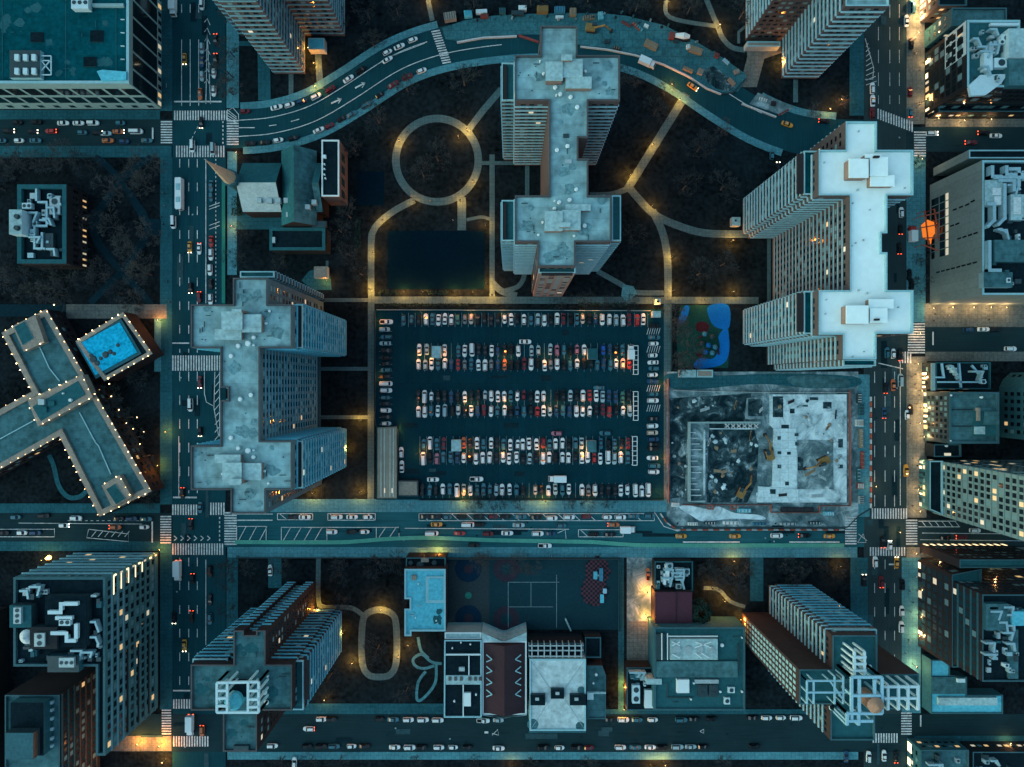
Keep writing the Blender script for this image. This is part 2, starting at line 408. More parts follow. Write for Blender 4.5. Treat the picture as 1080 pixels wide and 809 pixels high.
path([(466, 700), (455, 698), (445, 690), (436, 695), (438, 702), (447, 705), (458, 702)], 3, 'pavement')
path([(460, 700), (459, 720), (448, 735), (440, 738), (441, 720), (449, 708)], 3, 'pavement')
path([(441, 672), (444, 686), (452, 694)], 3, 'pavement')
path([(737, -20), (751, 14), (757, 28), (762, 40), (772, 50), (786, 53)], 5.5)
path([(704, -5), (706, 18), (757, 28)], 4.5)
path([(449, -20), (452, 2), (456, 22)], 5)
path([(335, 50), (338, 94)], 7, sm=False)
path([(307, 78), (307, 103)], 5, sm=False)
path([(278, 40), (279, 106)], 13, 'pavement_dark', sm=False)
path([(252, 46), (280, 46)], 5, 'pavement_dark', sm=False)
path([(839, 84), (839, 108)], 5, sm=False)
path([(786, 28), (779, 34), (779, 46)], 3, sm=False)
path([(655, 588), (655, 750)], 6, 'pavement_dark', sm=False)
path([(798, 588), (798, 634)], 14, 'pavement_dark', sm=False)
path([(290, 588), (290, 620)], 14, 'pavement_dark', sm=False)
path([(742, 620), (758, 622), (770, 634), (786, 640)], 4, 'path')
path([(345, 300), (345, 275)], 3, sm=False)
sheet([(348, 288), (338, 282), (326, 286), (318, 296), (330, 306), (350, 306)], 'forecourt', 'pavement_dark')
sheet([(787, 42), (824, 44), (824, 56), (806, 62), (798, 92), (780, 92), (788, 60)], 'forecourt', 'pavement_warm')
sheet(R(661, 588, 690, 655), 'alley', 'site_dirt'); sheet(R(661, 655, 688, 702), 'alley', 'pavement_warm')
sheet(R(250, 225, 300, 242), 'forecourt', 'pavement_dark')
sheet([(657, 300), (668, 302), (672, 310), (660, 318), (655, 312)], 'forecourt', 'pavement')
# courts
sheet(R(409, 243.5, 511, 305), 'ball_court', 'court_dark')
sheet(R(377, 181, 405, 217), 'ball_court', 'court_dark')
sheet(R(472, 588, 652, 664), 'school_yard', 'court_teal')
sheet(R(474, 592, 516, 663), 'school_yard', 'court_tan')
for cx, cy, r, m in [(494, 600, 14, 'court_blue'), (494, 652, 14, 'court_blue'), (534, 600, 14, 'court_red'), (534, 653, 14, 'court_red'), (534, 600, 6, 'court_teal'), (534, 653, 6, 'court_teal'), (494, 628, 3.5, 'green_dim'), (494, 600, 5, 'court_red'), (494, 652, 5, 'court_red')]:
    sheet([(cx + r * cos(t * pi / 12), cy + r * sin(t * pi / 12)) for t in range(24)], 'court_circle', m)
b = MB(); z = nz()
for l in ([(536, 614), (590, 614)], [(536, 640), (583, 640)], [(536, 614), (536, 662)], [(560, 614), (560, 640)], [(587, 606), (587, 662)], [(472, 589), (652, 589)]):
    ribbon(b, l, .5, z)
struct(b, 'court_line', 'paint_dim')
# left park
path([(127, 190), (150, 225), (157, 240), (150, 257), (128, 287), (104, 257), (98, 242), (105, 222)], 9, 'plaza_dark', closed=True, sm=False)
path([(155, 240), (170, 240)], 18, 'plaza_dark', sm=False)
path([(127, 190), (110, 172), (100, 166)], 7, 'plaza_dark'); path([(127, 190), (150, 172), (160, 166)], 7, 'plaza_dark')
path([(128, 287), (110, 305), (95, 320)], 7, 'plaza_dark'); path([(128, 287), (150, 310), (160, 322)], 7, 'plaza_dark')
sheet(R(70, 321, 176, 336), 'plaza', 'pavement_warm'); sheet(R(0, 321, 70, 334), 'plaza', 'plaza_dark')
sheet(R(163, 336, 170, 392), 'service_lane', 'pavement')
path([(52, 480), (57, 492), (62, 512), (72, 524), (84, 524), (91, 518)], 5, 'pavement_dark', name='garden_path')
# car park
sheet(R(396.5, 326, 700, 527), 'car_park', 'lot_asphalt')
# construction site ground
sheet([(703, 392), (905, 392), (905, 545), (893, 556), (712, 556), (703, 545)], 'site_ground', 'site_dirt')
for q_ in ([(704, 394), (760, 396), (820, 394), (900, 397), (902, 408), (850, 409), (800, 405), (730, 411), (706, 408)], [(830, 398), (862, 396), (893, 400), (890, 408), (845, 409)], [(716, 424), (742, 420), (752, 436), (726, 442)], [(710, 448), (722, 446), (720, 520), (712, 500)], [(716, 535), (726, 533), (748, 537), (758, 534), (775, 541), (800, 543), (806, 548), (770, 547), (742, 550), (728, 543)]): sheet(smooth(q_, 4, True), 'site_ground', 'roof_dim' if q_[0][0] == 830 else ('site_concrete' if q_[0][0] == 716 else ('site_mud' if q_[0][0] == 710 else 'pavement_dark')))
sheet([(706, 420), (792, 415), (792, 440), (800, 470), (798, 508), (788, 530), (745, 530), (748, 444), (725, 446), (722, 524), (707, 526)], 'excavated_ground', 'site_mud')
# worn patches and manholes in the asphalt
rp = random.Random(21)
for i in range(70):
    k = i % 7
    if k < 2: x, y, w_, h_ = rp.uniform(184, 228), rp.uniform(0, 800), rp.uniform(2, 7), rp.uniform(6, 30)
    elif k < 4: x, y, w_, h_ = rp.uniform(914, 948), rp.uniform(0, 800), rp.uniform(2, 6), rp.uniform(6, 30)
    elif k < 5: x, y, w_, h_ = rp.uniform(255, 880), rp.uniform(548, 564), rp.uniform(8, 40), rp.uniform(2, 6)
    elif k < 6: x, y, w_, h_ = rp.uniform(0, 850), rp.uniform(762, 780), rp.uniform(8, 40), rp.uniform(2, 6)
    else: x, y, w_, h_ = rp.uniform(405, 690), rp.choice((348, 396, 398, 445, 446, 494, 497)), rp.uniform(5, 26), rp.uniform(2, 6)
    sheet([(x, y), (x + w_, y + rp.uniform(-.4, .4)), (x + w_ + rp.uniform(-.6, .6), y + h_), (x + rp.uniform(-.6, .6), y + h_)], 'road_patch', rp.choice(('patch_dark', 'patch_dark', 'patch_light')))
for i in range(60):
    k = i % 4; x, y = ((rp.uniform(186, 230), rp.uniform(0, 800)), (rp.uniform(915, 952), rp.uniform(0, 800)), (rp.uniform(255, 880), rp.uniform(550, 574)), (rp.uniform(0, 850), rp.uniform(762, 784)))[k]
    sheet([(x + .95 * cos(t * pi / 4), y + .95 * sin(t * pi / 4)) for t in range(8)], 'manhole_cover', 'patch_dark' if i % 3 else 'paint_dim')
# crosswalks and markings
def cross(x0, y0, x1, y1, d, sk=0.0, m='paint', per=2.75, wd=1.45):
    b = MB(); z = nz()
    if d == 'x':
        x = x0
        while x < x1 - .5:
            t = (x - x0) / (x1 - x0) * sk
            b.face([(*p, z) for p in ccw(P([(x, y0 + t), (x + wd, y0 + t), (x + wd, y1 + t), (x, y1 + t)]))]); x += per
    else:
        y = y0
        while y < y1 - .5:
            b.face([(*p, z) for p in ccw(P(R(x0, y, x1, y + wd)))]); y += per
    return struct(b, 'crosswalk', m)
for c in [(184, 117, 240, 127, 'x'), (186, 154, 237, 166, 'x'), (170, 128, 182, 153, 'y'), (239.5, 127, 252, 155, 'y'), (182, 375, 234, 391, 'x'), (182, 532, 210, 543, 'x'), (222, 530, 237, 543, 'x'), (182, 573, 237, 585, 'x'),
          (169.5, 544, 181, 573, 'y'), (237, 540, 250, 574, 'y'), (183, 737, 201, 747, 'x'), (183, 776, 220, 787, 'x'), (171, 748, 181, 775, 'y'), (963.5, 139, 976, 167, 'y'), (957, 341, 975, 372, 'y'),
          (919, 536, 956, 547, 'x'), (955, 548, 967, 575, 'y'), (891, 545, 903, 575, 'y'), (917, 577, 955, 586, 'x'), (920, 773, 948, 783, 'x'), (950, 751, 961, 774, 'y'), (948, 371, 960, 383, 'x')]:
    cross(*c)
cross(925, 115, 962, 126, 'x', 14)
b = MB(); z = nz()
for i in range(14):
    cy = 34 + i * 2.55; cx = 455 + i * .9
    ribbon(b, [(cx, cy), (cx + 9, cy - 1.5)], 1.4, z)
struct(b, 'crosswalk', 'paint')
lines = []
def dash(x0, y0, x1, y1, on, off, w, arr):
    l = hypot(x1 - x0, y1 - y0); t = 0
    while t < l:
        e = min(t + on, l); arr.append(([(x0 + (x1 - x0) * t / l, y0 + (y1 - y0) * t / l), (x0 + (x1 - x0) * e / l, y0 + (y1 - y0) * e / l)], w)); t += on + off
A = []
for x in (190, 199.5, 208.5): dash(x, 168, x, 372, 9, 16, .8, A); dash(x, 392, x, 520, 10, 15, .8, A); dash(x, 588, x, 735, 9, 16, .8, A)
for x in (192, 201, 210): dash(x, 42, x, 112, 70, 1, .7, A); dash(x, -20, x, 30, 9, 16, .7, A)
dash(217.5, 168, 217.5, 320, 155, 1, .8, A); dash(228, 168, 228, 320, 2, 2.5, .8, A); dash(217.5, 590, 217.5, 680, 90, 1, .7, A)
A += [([(182, 362), (200, 362)], 1.3), ([(184, 107.5), (234, 107.5)], 1.5), ([(183, 524.5), (208, 524.5)], 1.6), ([(183, 728), (201, 728)], 1.5), ([(161.5, 135), (161.5, 147)], 1.6), ([(161, 550), (161, 572)], 1.5), ([(189, 460), (189, 524)], .8)]
# hatching beside the east kerb of the west avenue
for y in range(394, 462, 8): A.append(([(227, y + 6), (232, y)], .7))
A += [([(227, 392), (226, 430), (231, 460)], .7), ([(232, 392), (232, 460)], .7), ([(216, 392), (216, 415), (218, 424), (225, 428)], .7)]
for yy in (218, 221, 238, 242): A.append(([(221, yy), (232, yy - 4)], .7))
for yy in (24, 34, 44, 55, 66, 77, 88): A.append(([(216, yy), (219, yy - 4), (222, yy + 3)], .7))
A += [([(219, 36), (217.5, 110)], .7), ([(219, 36), (222.5, 110)], .7)]
# curved road lines
pts = CURVE
for off, x0, x1 in ((-8.5, 246, 330), (-8.5, 330, 455), (8.5, 246, 330), (8.5, 330, 530)):
    a, c = ribbon_pts(cut(CURVE, x0, x1), 17); A.append((a if off > 0 else c, .8))
A += [([(252, 135), (269, 135)], .8), ([(284, 133), (292, 132)], .8), ([(307, 128.5), (316, 126)], .8)]
for x, y, an in ((355, 107, -.42), (380, 90.5, -.48)):
    A.append(([(x - 6 * cos(an), y - 6 * sin(an)), (x + 6 * cos(an), y + 6 * sin(an))], 1.6)); A.append(([(x + 2, y + 2.5), (x + 6 * cos(an), y + 6 * sin(an)), (x + 1, y - 3)], .9))
a, c = ribbon_pts(cut(CURVE, 398, 452), 19)
A.append(([(405, 63), (422, 56), (448, 46)], .7))
a, c = ribbon_pts(cut(CURVE, 755, 800), 14); A.append((c, .8))
A.append(([(241, 117), (246, 114), (252, 121), (252, 126)], .7))
for i in range(4): A.append(([(240, 116 + i * 3), (250, 124 + i * 2)], .8))
# right avenue
for x in (922, 933, 943): dash(x, 392, x, 534, 12, 14, .7, A); dash(x, 590, x, 745, 10, 15, .6, A)
for x in (926, 938, 948): dash(x, 5, x, 110, 14, 10, .5, A); 
dash(949, 383, 949, 534, 150, 1, .7, A)
A += [([(926, 383), (952, 389)], 1), ([(937, 595), (944.5, 595)], 1.6), ([(970.5, 754), (970.5, 766)], 1.4), ([(983.5, 350), (983.5, 364)], 1.5), ([(912, 41), (921, 72), (920, 84), (912, 84)], .7)]
for y in range(46, 88, 5): A.append(([(913, y + 4), (912 + (y - 40) * .22 + 2, y)], .7))
A += [([(968, 549.5), (1008, 549.5)], .8), ([(968, 555.5), (1012, 555.5)], .8), ([(972, 562), (1080, 563)], .7), ([(970, 569), (1140, 571)], .6)]
for x in range(972, 1008, 7): A.append(([(x, 550), (x + 4, 555)], .7))
# main street bays
def bay(x0, y0, x1, y1, dirn=1, step=11):
    A.extend([([(x0, y0), (x1, y0)], .7), ([(x0, y1), (x1, y1)], .7), ([(x0, y0), (x0, y1)], .7), ([(x1, y0), (x1, y1)], .7)])
    x = x0 + 2
    while x < x1 - 6:
        A.append(([(x, y1 if dirn > 0 else y0), (x + 8, y0 if dirn > 0 else y1)], .7)); x += step
bay(250, 555, 281, 570); bay(297, 556, 345, 570); bay(397, 556, 421, 568)
A += [([(345, 556), (397, 556)], .7), ([(421, 556), (421, 562)], .7)]
bay(293, 541.5, 330, 548, -1); bay(346, 541.5, 396, 548.5, -1, 20); bay(442, 541.5, 690, 549, -1, 16)
A += [([(245, 548.5), (288, 548.5)], 1.1), ([(245, 542), (288, 542)], .7), ([(427, 557), (600, 558)], .7), ([(690, 540), (700, 555), (715, 560)], .8), ([(588, 562), (596, 558.5), (597, 568)], .7)]
bay(610, 558.5, 657, 566, -1, 40)
A += [([(94, 558), (136, 563), (136, 571), (92, 567), (94, 558)], .7), ([(0, 558), (58, 558)], .6), ([(58, 557), (58, 566), (0, 566)], .7), ([(20, 551.5), (150, 552.5)], .5)]
for x in range(97, 134, 7): A.append(([(x, 566), (x + 5, 560)], .7))
dash(72, 549, 158, 549, 3, 3, .5, A)
for i in range(6): A.append(([(184 + i * 7, 565), (187 + i * 7, 567.5), (184 + i * 7, 570)], 1.1))
dash(232, 545, 232, 572, 2.4, 2.2, 1.2, A); dash(235.5, 128, 235.5, 152, 2.2, 2.2, 1.2, A)
dash(212, 128, 200, 152, 3, 3, .6, A)
A += [([(720, 571.5), (780, 571.5)], 1.4), ([(832, 571.5), (885, 571.5)], 1.4), ([(904, 572), (913, 572), (910, 563), (904, 572)], .7), ([(905, 563), (914, 570)], .6)]
A += [([(519, 775), (525, 769), (526, 775), (519, 773)], .7), ([(738, 771), (742, 768.5), (742, 773), (738, 771)], .6), ([(511, 772), (515, 772)], 2.2)]
A += [([(176, 88), (176, 93)], .3)]
# car park painted bay lines, disabled hatching
for y in (346, 397, 443, 495): pass
for y0, y1, x0, x1 in ((330, 345, 424, 683), (362, 377, 441, 668), (377, 392, 441, 668), (411, 426, 441, 668), (426, 441, 441, 668), (460, 475, 443, 666), (475, 490, 443, 666), (509, 525, 446, 690)):
    x = x0
    while x <= x1: lines.append(([(x, y0), (x, y1)], .35)); x += 7
for y in range(339, 446, 7): lines.append(([(400, y + 3.5), (414, y + 3.5)], .35))
for y0 in (349, 368, 409, 430): 
    for k in range(6): A.append(([(682 + k * 2.4, y0 + 4), (684 + k * 2.4, y0 - 3)], .6))
b = MB(); z = nz()
for l, w_ in A: ribbon(b, l, w_, z)
struct(b, 'road_marking', 'paint')
b = MB(); z = nz()
for l, w_ in lines: ribbon(b, l, w_, z)
struct(b, 'bay_line', 'paint_dim')
path([(236, 180), (236, 320)], 3.6, 'green_dim', name='cycle_lane', sm=False)
path([(248, 571.5), (350, 571.8), (380, 570.5), (405, 568.5), (440, 567), (470, 567.5), (520, 569.5), (600, 571), (625, 571.5), (660, 574), (700, 575), (890, 575)], 4.2, 'green_lane', name='cycle_lane')
# ------------------------------------------------------------------ buildings
class Bld: pass
def bld(name, label, cat, poly_px, h, wall='brick', roof='roof_grey', coping='coping', par=.9, pw=.45, styles='', fh=2.9, band='band', bout=.36, bh=.45, win=(1.5, 1.1, 1.2), lit=.016, z0=0.0, group=None, glass='glass', wrange=None, wstart=3.4):
    B = Bld(); B.h = h; poly = ccw(P(poly_px, h)); B.poly = poly
    rev = (poly != P(poly_px, h)); n = len(poly)
    if len(styles) < n: styles = (styles or '-') + (styles[-1] if styles else '-') * (n - len(styles))
    if rev and styles:      # styles follow the edges as listed in poly_px
        s = styles[:n]; styles = ''.join(s[(n - 2 - i) % n] for i in range(n))
    cx = sum(p[0] for p in poly) / n; cy = sum(p[1] for p in poly) / n
    B.off = (cx, cy, 0); B.root = tag(empty(name, B.off), label, cat, group)
    b = MB()
    for i in range(n):
        a, c = poly[i], poly[(i + 1) % n]
        b.face([(*a, z0 - .05), (*c, z0 - .05), (*c, h), (*a, h)])
    b.build('wall', wall, B.root, B.off)
    ins = inset(poly, pw)
    b = MB()
    for i in range(n):
        j = (i + 1) % n
        b.face([(*poly[i], h), (*poly[j], h), (*ins[j], h), (*ins[i], h)])
        b.face([(*ins[j], h - par), (*ins[i], h - par), (*ins[i], h), (*ins[j], h)])
    b.build('parapet', coping, B.root, B.off)
    b = MB(); b.face([(*p, h - par + .02) for p in ins]); B.roof = b.build('roof', roof, B.root, B.off); B.rz = h - par + .02
    nf = int((h - wstart + .8) / fh)
    if any(s in 'bBkwn' for s in styles):
        for k in range(nf):
            zb = wstart + k * fh - 1.0
            if zb + 2.2 > h: break
            bb = MB(); wb = MB()
            for i in range(n):
                a, c = poly[i], poly[(i + 1) % n]; st = styles[i]; L = hypot(c[0] - a[0], c[1] - a[1])
                if st in 'bB' and L > 2:
                    bb.obox(a, c, .003, bout, zb - .25, zb - .25 + bh, e=.05)
                if st == 'n': bb.obox(a, c, .003, .30, zb - .25, zb - .05, e=.05)
                if st in 'bBkwn' and L > 3:
                    ww, gap, wh = win
                    m_ = int((L - 1.0) / (ww + gap))
                    if m_ < 1: continue
                    st0 = (L - m_ * (ww + gap) + gap) / 2; dx, dy = (c[0] - a[0]) / L, (c[1] - a[1]) / L
                    for q in range(m_):
                        s0 = st0 + q * (ww + gap)
                        p0 = (a[0] + dx * s0, a[1] + dy * s0); p1 = (a[0] + dx * (s0 + ww), a[1] + dy * (s0 + ww))
                        wb.cur = 0
                        r = random.random()
                        if r < lit: wb.cur = 1 if r < lit * .5 else 2
                        elif r > .80: wb.cur = 3
                        if st == 'w': wb.cur = 4
                        wb.obox(p0, p1, -.02, .045, zb + .45, zb + .45 + wh)
            if bb.f: bb.build('floor_edging', band, B.root, B.off)
            if wb.f: wb.build('storey_glazing', [glass, 'lit_warm', 'lit_cool', 'curtain', 'coping_pale'], B.root, B.off)
    return B
def rbox(B, name, r, zh, m, base=None, tm=None, parent=None, z0=None, lip=False):
    """a box on the roof; r is its top in photo pixels"""
    z0 = B.rz if z0 is None else z0
    b = MB(); p = ccw(P(r if isinstance(r[0], tuple) else R(*r), z0 + zh))
    b.prism(p, z0, z0 + zh, False, True, 0, 1 if tm else 0)
    if lip:
        q = inset(p, -.15); b.prism(q, z0 + zh - .25, z0 + zh + .05, True, True, 1 if tm else 0)
    return b.build(name, [m, tm] if tm else [m], parent or B.root, B.off)
def vents(B, pts, r=.62, hgt=1.1, name='roof_vent', m='vent_white'):
    for q in pts:
        x, y = U(q[0], q[1], B.rz + hgt); rr = (q[2] if len(q) > 2 else r) * .85
        b = MB(); b.cyl(x, y, rr * .7, B.rz, B.rz + hgt * .6, 10); b.cyl(x, y, rr, B.rz + hgt * .6, B.rz + hgt, 10, rr * .75)
        b.build(name, m, B.root, B.off)
def duct(B, pts, w=.8, zh=1.2, m='duct', name='duct', z0=None):
    z0 = B.rz if z0 is None else z0
    b = MB(); pp = [U(x, y, z0 + zh) for x, y in pts]
    for i in range(len(pp) - 1):
        (x0, y0), (x1, y1) = pp[i], pp[i + 1]; l = hypot(x1 - x0, y1 - y0) or 1; dx, dy = (x1 - x0) / l * w / 2, (y1 - y0) / l * w / 2
        t = zh - i * .013
        b.prism([(x0 - dx - dy, y0 - dy + dx), (x0 - dx + dy, y0 - dy - dx), (x1 + dx + dy, y1 + dy - dx), (x1 + dx - dy, y1 + dy + dx)], z0 + .3, z0 + t, True)
    return b.build(name, m, B.root, B.off)
def fan_unit(B, r, zh=1.6, nx=1, ny=1, m='white_unit'):
    o = rbox(B, 'rooftop_unit', r, zh, m)
    x0, y0 = U(r[0], r[1], B.rz + zh); x1, y1 = U(r[2], r[3], B.rz + zh)
    for i in range(nx):
        for j in range(ny):
            b = MB(); rr = min(abs(x1 - x0) / nx, abs(y1 - y0) / ny) * .36
            x = x0 + (x1 - x0) * (i + .5) / nx; y = y0 + (y1 - y0) * (j + .5) / ny
            b.cyl(x, y, rr, B.rz + zh, B.rz + zh + .12, 12); f = b.build('fan', 'metal_dark', o, B.off)
    return o
def roof_clutter(B, r, n, seed, dark=.4):
    rn = random.Random(seed)
    for i in range(n):
        w, d = rn.uniform(2, 7), rn.uniform(2, 7); x = rn.uniform(r[0], r[2] - w); y = rn.uniform(r[1], r[3] - d)
        zz = rn.uniform(.8, 2.4) + i * .011
        if rn.random() < .35: fan_unit(B, (x, y, x + w, y + d), zz, 1 if w < d * 1.5 else 2, 1, rn.choice(['metal', 'white_unit', 'duct']))
        else: rbox(B, 'rooftop_unit', (x, y, x + w, y + d), zz, rn.choice(['metal_dark', 'metal', 'wall_teal', 'duct', 'metal_dark']))
    for i in range(n // 3):
        x = rn.uniform(r[0], r[2] - 12); y = rn.uniform(r[1], r[3] - 10)
        duct(B, [(x, y), (x + rn.uniform(3, 12), y), (x + 8, y + rn.uniform(3, 10))], .7, 2.6 + i * .03)

# --- T1 central tower -------------------------------------------------------
def terrace(B, r, h2, wall, roof='roof_slate', styles='bbbb', band='band', slot=None, coping='coping_pale'):
    """a lower block with its own parapet joined to the end of a wing"""
    p = ccw(P(R(*r), h2)); b = MB(); b.prism(p, -.05, h2 - .8, False, True, 0, 1); o = b.build('wing_end', [wall, roof], B.root, B.off)
    ins = inset(p, .35); b = MB()
    for i in range(4):
        j = (i + 1) % 4
        b.face([(*p[i], h2), (*p[j], h2), (*ins[j], h2), (*ins[i], h2)]); b.face([(*ins[j], h2 - .8), (*ins[i], h2 - .8), (*ins[i], h2), (*ins[j], h2)])
        b.face([(*p[i], h2 - .8), (*p[j], h2 - .8), (*p[j], h2), (*p[i], h2)])
    b.build('terrace_parapet', coping, o, B.off)
    nf = int((h2 - 3) / 2.9)
    for k in range(nf + 1):
        zb = 3.4 + k * 2.9 - 1
        if zb + 1.2 > h2 - .5: break
        bb = MB(); wb = MB()
        for i in range(4):
            a, c = p[i], p[(i + 1) % 4]; L = hypot(c[0] - a[0], c[1] - a[1])
            if band: bb.obox(a, c, .003, .38, zb - .25, zb + .2, e=.05)
            m_ = int((L - .6) / 2.6)
            for q in range(m_):
                s0 = (L - m_ * 2.6 + .9) / 2 + q * 2.6; dx, dy = (c[0] - a[0]) / L, (c[1] - a[1]) / L
                rr_ = random.random(); wb.cur = (1 if rr_ < .01 else 2) if rr_ < .02 else (3 if rr_ > (.75 if band else .35) else 0)
                wb.obox((a[0] + dx * s0, a[1] + dy * s0), (a[0] + dx * (s0 + 1.7), a[1] + dy * (s0 + 1.7)), -.02, .045, zb + .45, zb + 1.65)
        if bb.f: bb.build('floor_edging', band, o, B.off)
        wb.build('storey_glazing', ['glass', 'lit_warm', 'lit_cool', 'curtain'], o, B.off)
    if slot:
        q = P(R(*slot), h2 + .1); b = MB(); b.prism(ccw(q), h2 - .7, h2 + .08); b.build('loggia_shade', 'brick_dark', o, B.off)  # solid dark block stands for the shade inside a loggia
T1 = bld('apartment_tower', 'cross-plan apartment tower with two grey cross wings standing above the car park', 'tower',
         [(570, 27), (609, 27), (609, 58), (654, 58), (654, 106), (620.5, 106), (620.5, 145), (610, 145), (610, 167), (620.5, 167), (620.5, 206), (645, 206), (645, 255), (607, 255), (607, 281), (567, 281), (567, 255), (543, 255), (543, 206), (579, 206), (579, 106), (543, 106), (543, 58), (570, 58)],
         62, 'brick', 'roof_grey', 'coping', styles='kkkbbkkkkkkbbkkkbbk-bbkk', band='band_bright')
terrace(T1, (529, 66, 542.6, 106), 57, 'brick', slot=(531, 69, 534.5, 104)); terrace(T1, (645.4, 206, 655, 254), 58, 'brick'); terrace(T1, (529, 211, 542.6, 254), 57, 'brick', slot=(531, 214, 534, 252))
terrace(T1, (568, 281.4, 607, 288), 58, 'brick_tan', band=None, slot=(571, 287.6, 604, 290.5), coping='coping_pale')
b = MB()
for r in ((576, 65, 593, 85), (593.3, 62, 614, 81), (597, 81.3, 623, 92)): pass
def penthouse(B, rs, hs=(3.4, 3.0, 2.6, 4.5), roof='roof_pale', wall='brick_tan'):
    for i, r in enumerate(rs): rbox(B, 'penthouse', r, hs[i % 4] + i * .02, wall, tm=roof, lip=True)
penthouse(T1, [(576, 65.5, 593, 84.5), (593.4, 63, 614, 81), (597, 81.4, 623.5, 92.5), (592.5, 58, 603, 63)])
penthouse(T1, [(575, 223, 593, 243), (593.3, 222, 612, 242), (597, 216, 622.5, 221.7), (590, 235, 601, 239)], (3.4, 3.0, 2.2, 5.0))
vents(T1, [(617.5, 74.7), (585.8, 91.6, .8), (591, 98.6, .8), (602, 101.7, .8), (609, 112.4, .85), (598.8, 153.6, .8), (587.6, 157.8, .8), (608, 199.3, .7), (573.3, 77, .6), (569.6, 64, .4), (601, 210.6, .85), (590, 213, .8), (585, 219.5, .7), (616.6, 237.6, .85), (568, 247.5, .5), (605.7, 248.5, .5), (572.5, 234, .5), (585, 211.6, .4), (587, 99.7, .4)])
rbox(T1, 'roof_hatch', (594, 141, 600, 145), .4, 'metal_dark'); rbox(T1, 'roof_hatch', (596, 168, 603, 172), .4, 'metal')
T2 = bld('apartment_tower', 'grey roofed cross-plan tower with bluish balcony faces beside the busy avenue', 'tower',
         [(245.5, 293), (282, 293), (282, 321), (308, 321), (308, 367), (274, 367), (274, 465), (308, 465), (308, 517), (280, 517), (280, 542), (243, 542), (243, 517), (201, 517), (201, 470), (232, 470), (232, 422), (240, 422), (240, 409), (232, 409), (232, 367), (201, 367), (201, 321), (245.5, 321)],
         62, 'facade_blue', 'roof_grey', 'coping', styles='kkbbbnbbbkkkbbnnnnnbbk', band='band_blue')
terrace(T2, (308.4, 321, 319, 367), 57, 'facade_blue', band='band_blue', slot=(314, 323, 318, 366)); terrace(T2, (308.4, 465, 319, 515), 57, 'facade_blue', band='band_blue', slot=(314, 468, 318, 513)); terrace(T2, (253, 286, 289, 292.6), 57, 'brick_dark', styles='bbbb')
penthouse(T2, [(234, 329, 255, 347.5), (255.4, 332, 275, 350), (227, 347.8, 254, 358), (245, 326.5, 254, 329)], (3.6, 2.6, 2.2, 5))
penthouse(T2, [(235, 488.5, 254.2, 509), (254.6, 489, 275, 506), (227, 480, 253, 488), (242, 505.5, 254, 511)], (3.6, 2.6, 2.2, 5))
vents(T2, [(250.6, 364.7, .9), (261, 362, 1.1), (267, 355.7, .8), (243, 375.4, .85), (283.8, 328, .5), (280, 341, .5), (264, 416.7, .85), (252.7, 421, .85), (242.8, 462, .85), (250.6, 473, .8), (261, 475.6, 1.1), (266.7, 482.4, .8), (278.6, 497, .5), (282.5, 510, .5), (234, 500, .5), (267, 475, .4), (267, 364, .4)])
T3 = bld('apartment_tower', 'brightest tower, with a white roof and striped balcony faces beside the wide avenue', 'tower',
         [(892, 128), (925, 128), (925, 158), (963.5, 158), (963.5, 206), (936, 206), (936, 246), (930, 246), (930, 266), (936, 266), (936, 306), (963.5, 306), (963.5, 352), (924.5, 352), (924.5, 379), (889, 379), (889, 353), (863.5, 353), (863.5, 306), (896.5, 306), (896.5, 206), (863.5, 206), (863.5, 158), (892, 158)],
         62, 'brick', 'roof_white', 'coping_pale', styles='bbbbbkkkbbbbkkkbbbbnbbk', band='band_bright')
terrace(T3, (848, 159, 863, 205), 57, 'brick', 'roof_teal', band='band_bright', slot=(841, 162, 847.3, 204)); terrace(T3, (848, 307, 863, 352), 57, 'brick', 'roof_teal', band='band_bright', slot=(841, 309, 847.3, 350)); terrace(T3, (889.5, 379.4, 924, 386), 57, 'brick', 'roof_teal', band='band_bright')
penthouse(T3, [(896, 168, 915.5, 187), (918, 166, 936, 185), (918.5, 185.4, 943, 196), (913, 163, 929, 166)], (3.6, 3.0, 2.4, 3), 'roof_white')
penthouse(T3, [(893, 322.7, 915.5, 341), (918, 325.6, 935.5, 340), (917, 316, 942, 325)], (3.6, 3.0, 2.4, 3), 'roof_white')
rbox(T3, 'roof_hatch', (922, 164, 928, 166), 4, 'brick_dark'); rbox(T3, 'roof_hatch', (923, 336, 928, 338), 4, 'brick_dark')
vents(T3, [(906, 138, .3), (900, 214, .3), (918, 221, .3), (903, 256, .3), (899, 259, .3), (911, 253, .4), (871, 331, .3), (872, 316, .3), (900, 376, .3), (912, 371, .3), (870, 171, .3), (955, 198, .3), (948, 324, .3), (906, 306, .4), (915, 309, .4), (905, 200, .4)], .4, .7, m='metal')
T4 = bld('apartment_tower', 'teal roofed cross-plan tower with a water tank in a white steel frame', 'tower',
         [(246, 665), (257, 665), (257, 670), (270, 670), (270, 665), (280, 665), (280, 701), (308, 701), (308, 749.5), (271, 749.5), (271, 793), (235, 793), (235, 749.5), (201, 749.5), (201, 701), (246, 701)],
         54, 'brick_dark', 'roof_dim', 'coping', styles='bkbkbkbbkkkkkkbb', band='band_blue')
terrace(T4, (308.4, 697, 320, 749), 50, 'brick_dark', band='band_blue', slot=(321, 697, 325.5, 738))
terrace(T4, (203, 695, 240, 700.6), 51, 'brick_dark', band='band_blue')
vents(T4, [(278.5, 731, 1.0), (280.5, 741.5, 1.0), (282, 714, .4), (230, 737, 1.2)])
rbox(T4, 'roof_hatch', (246, 787, 262, 791.5), 1.2, 'metal_dark')
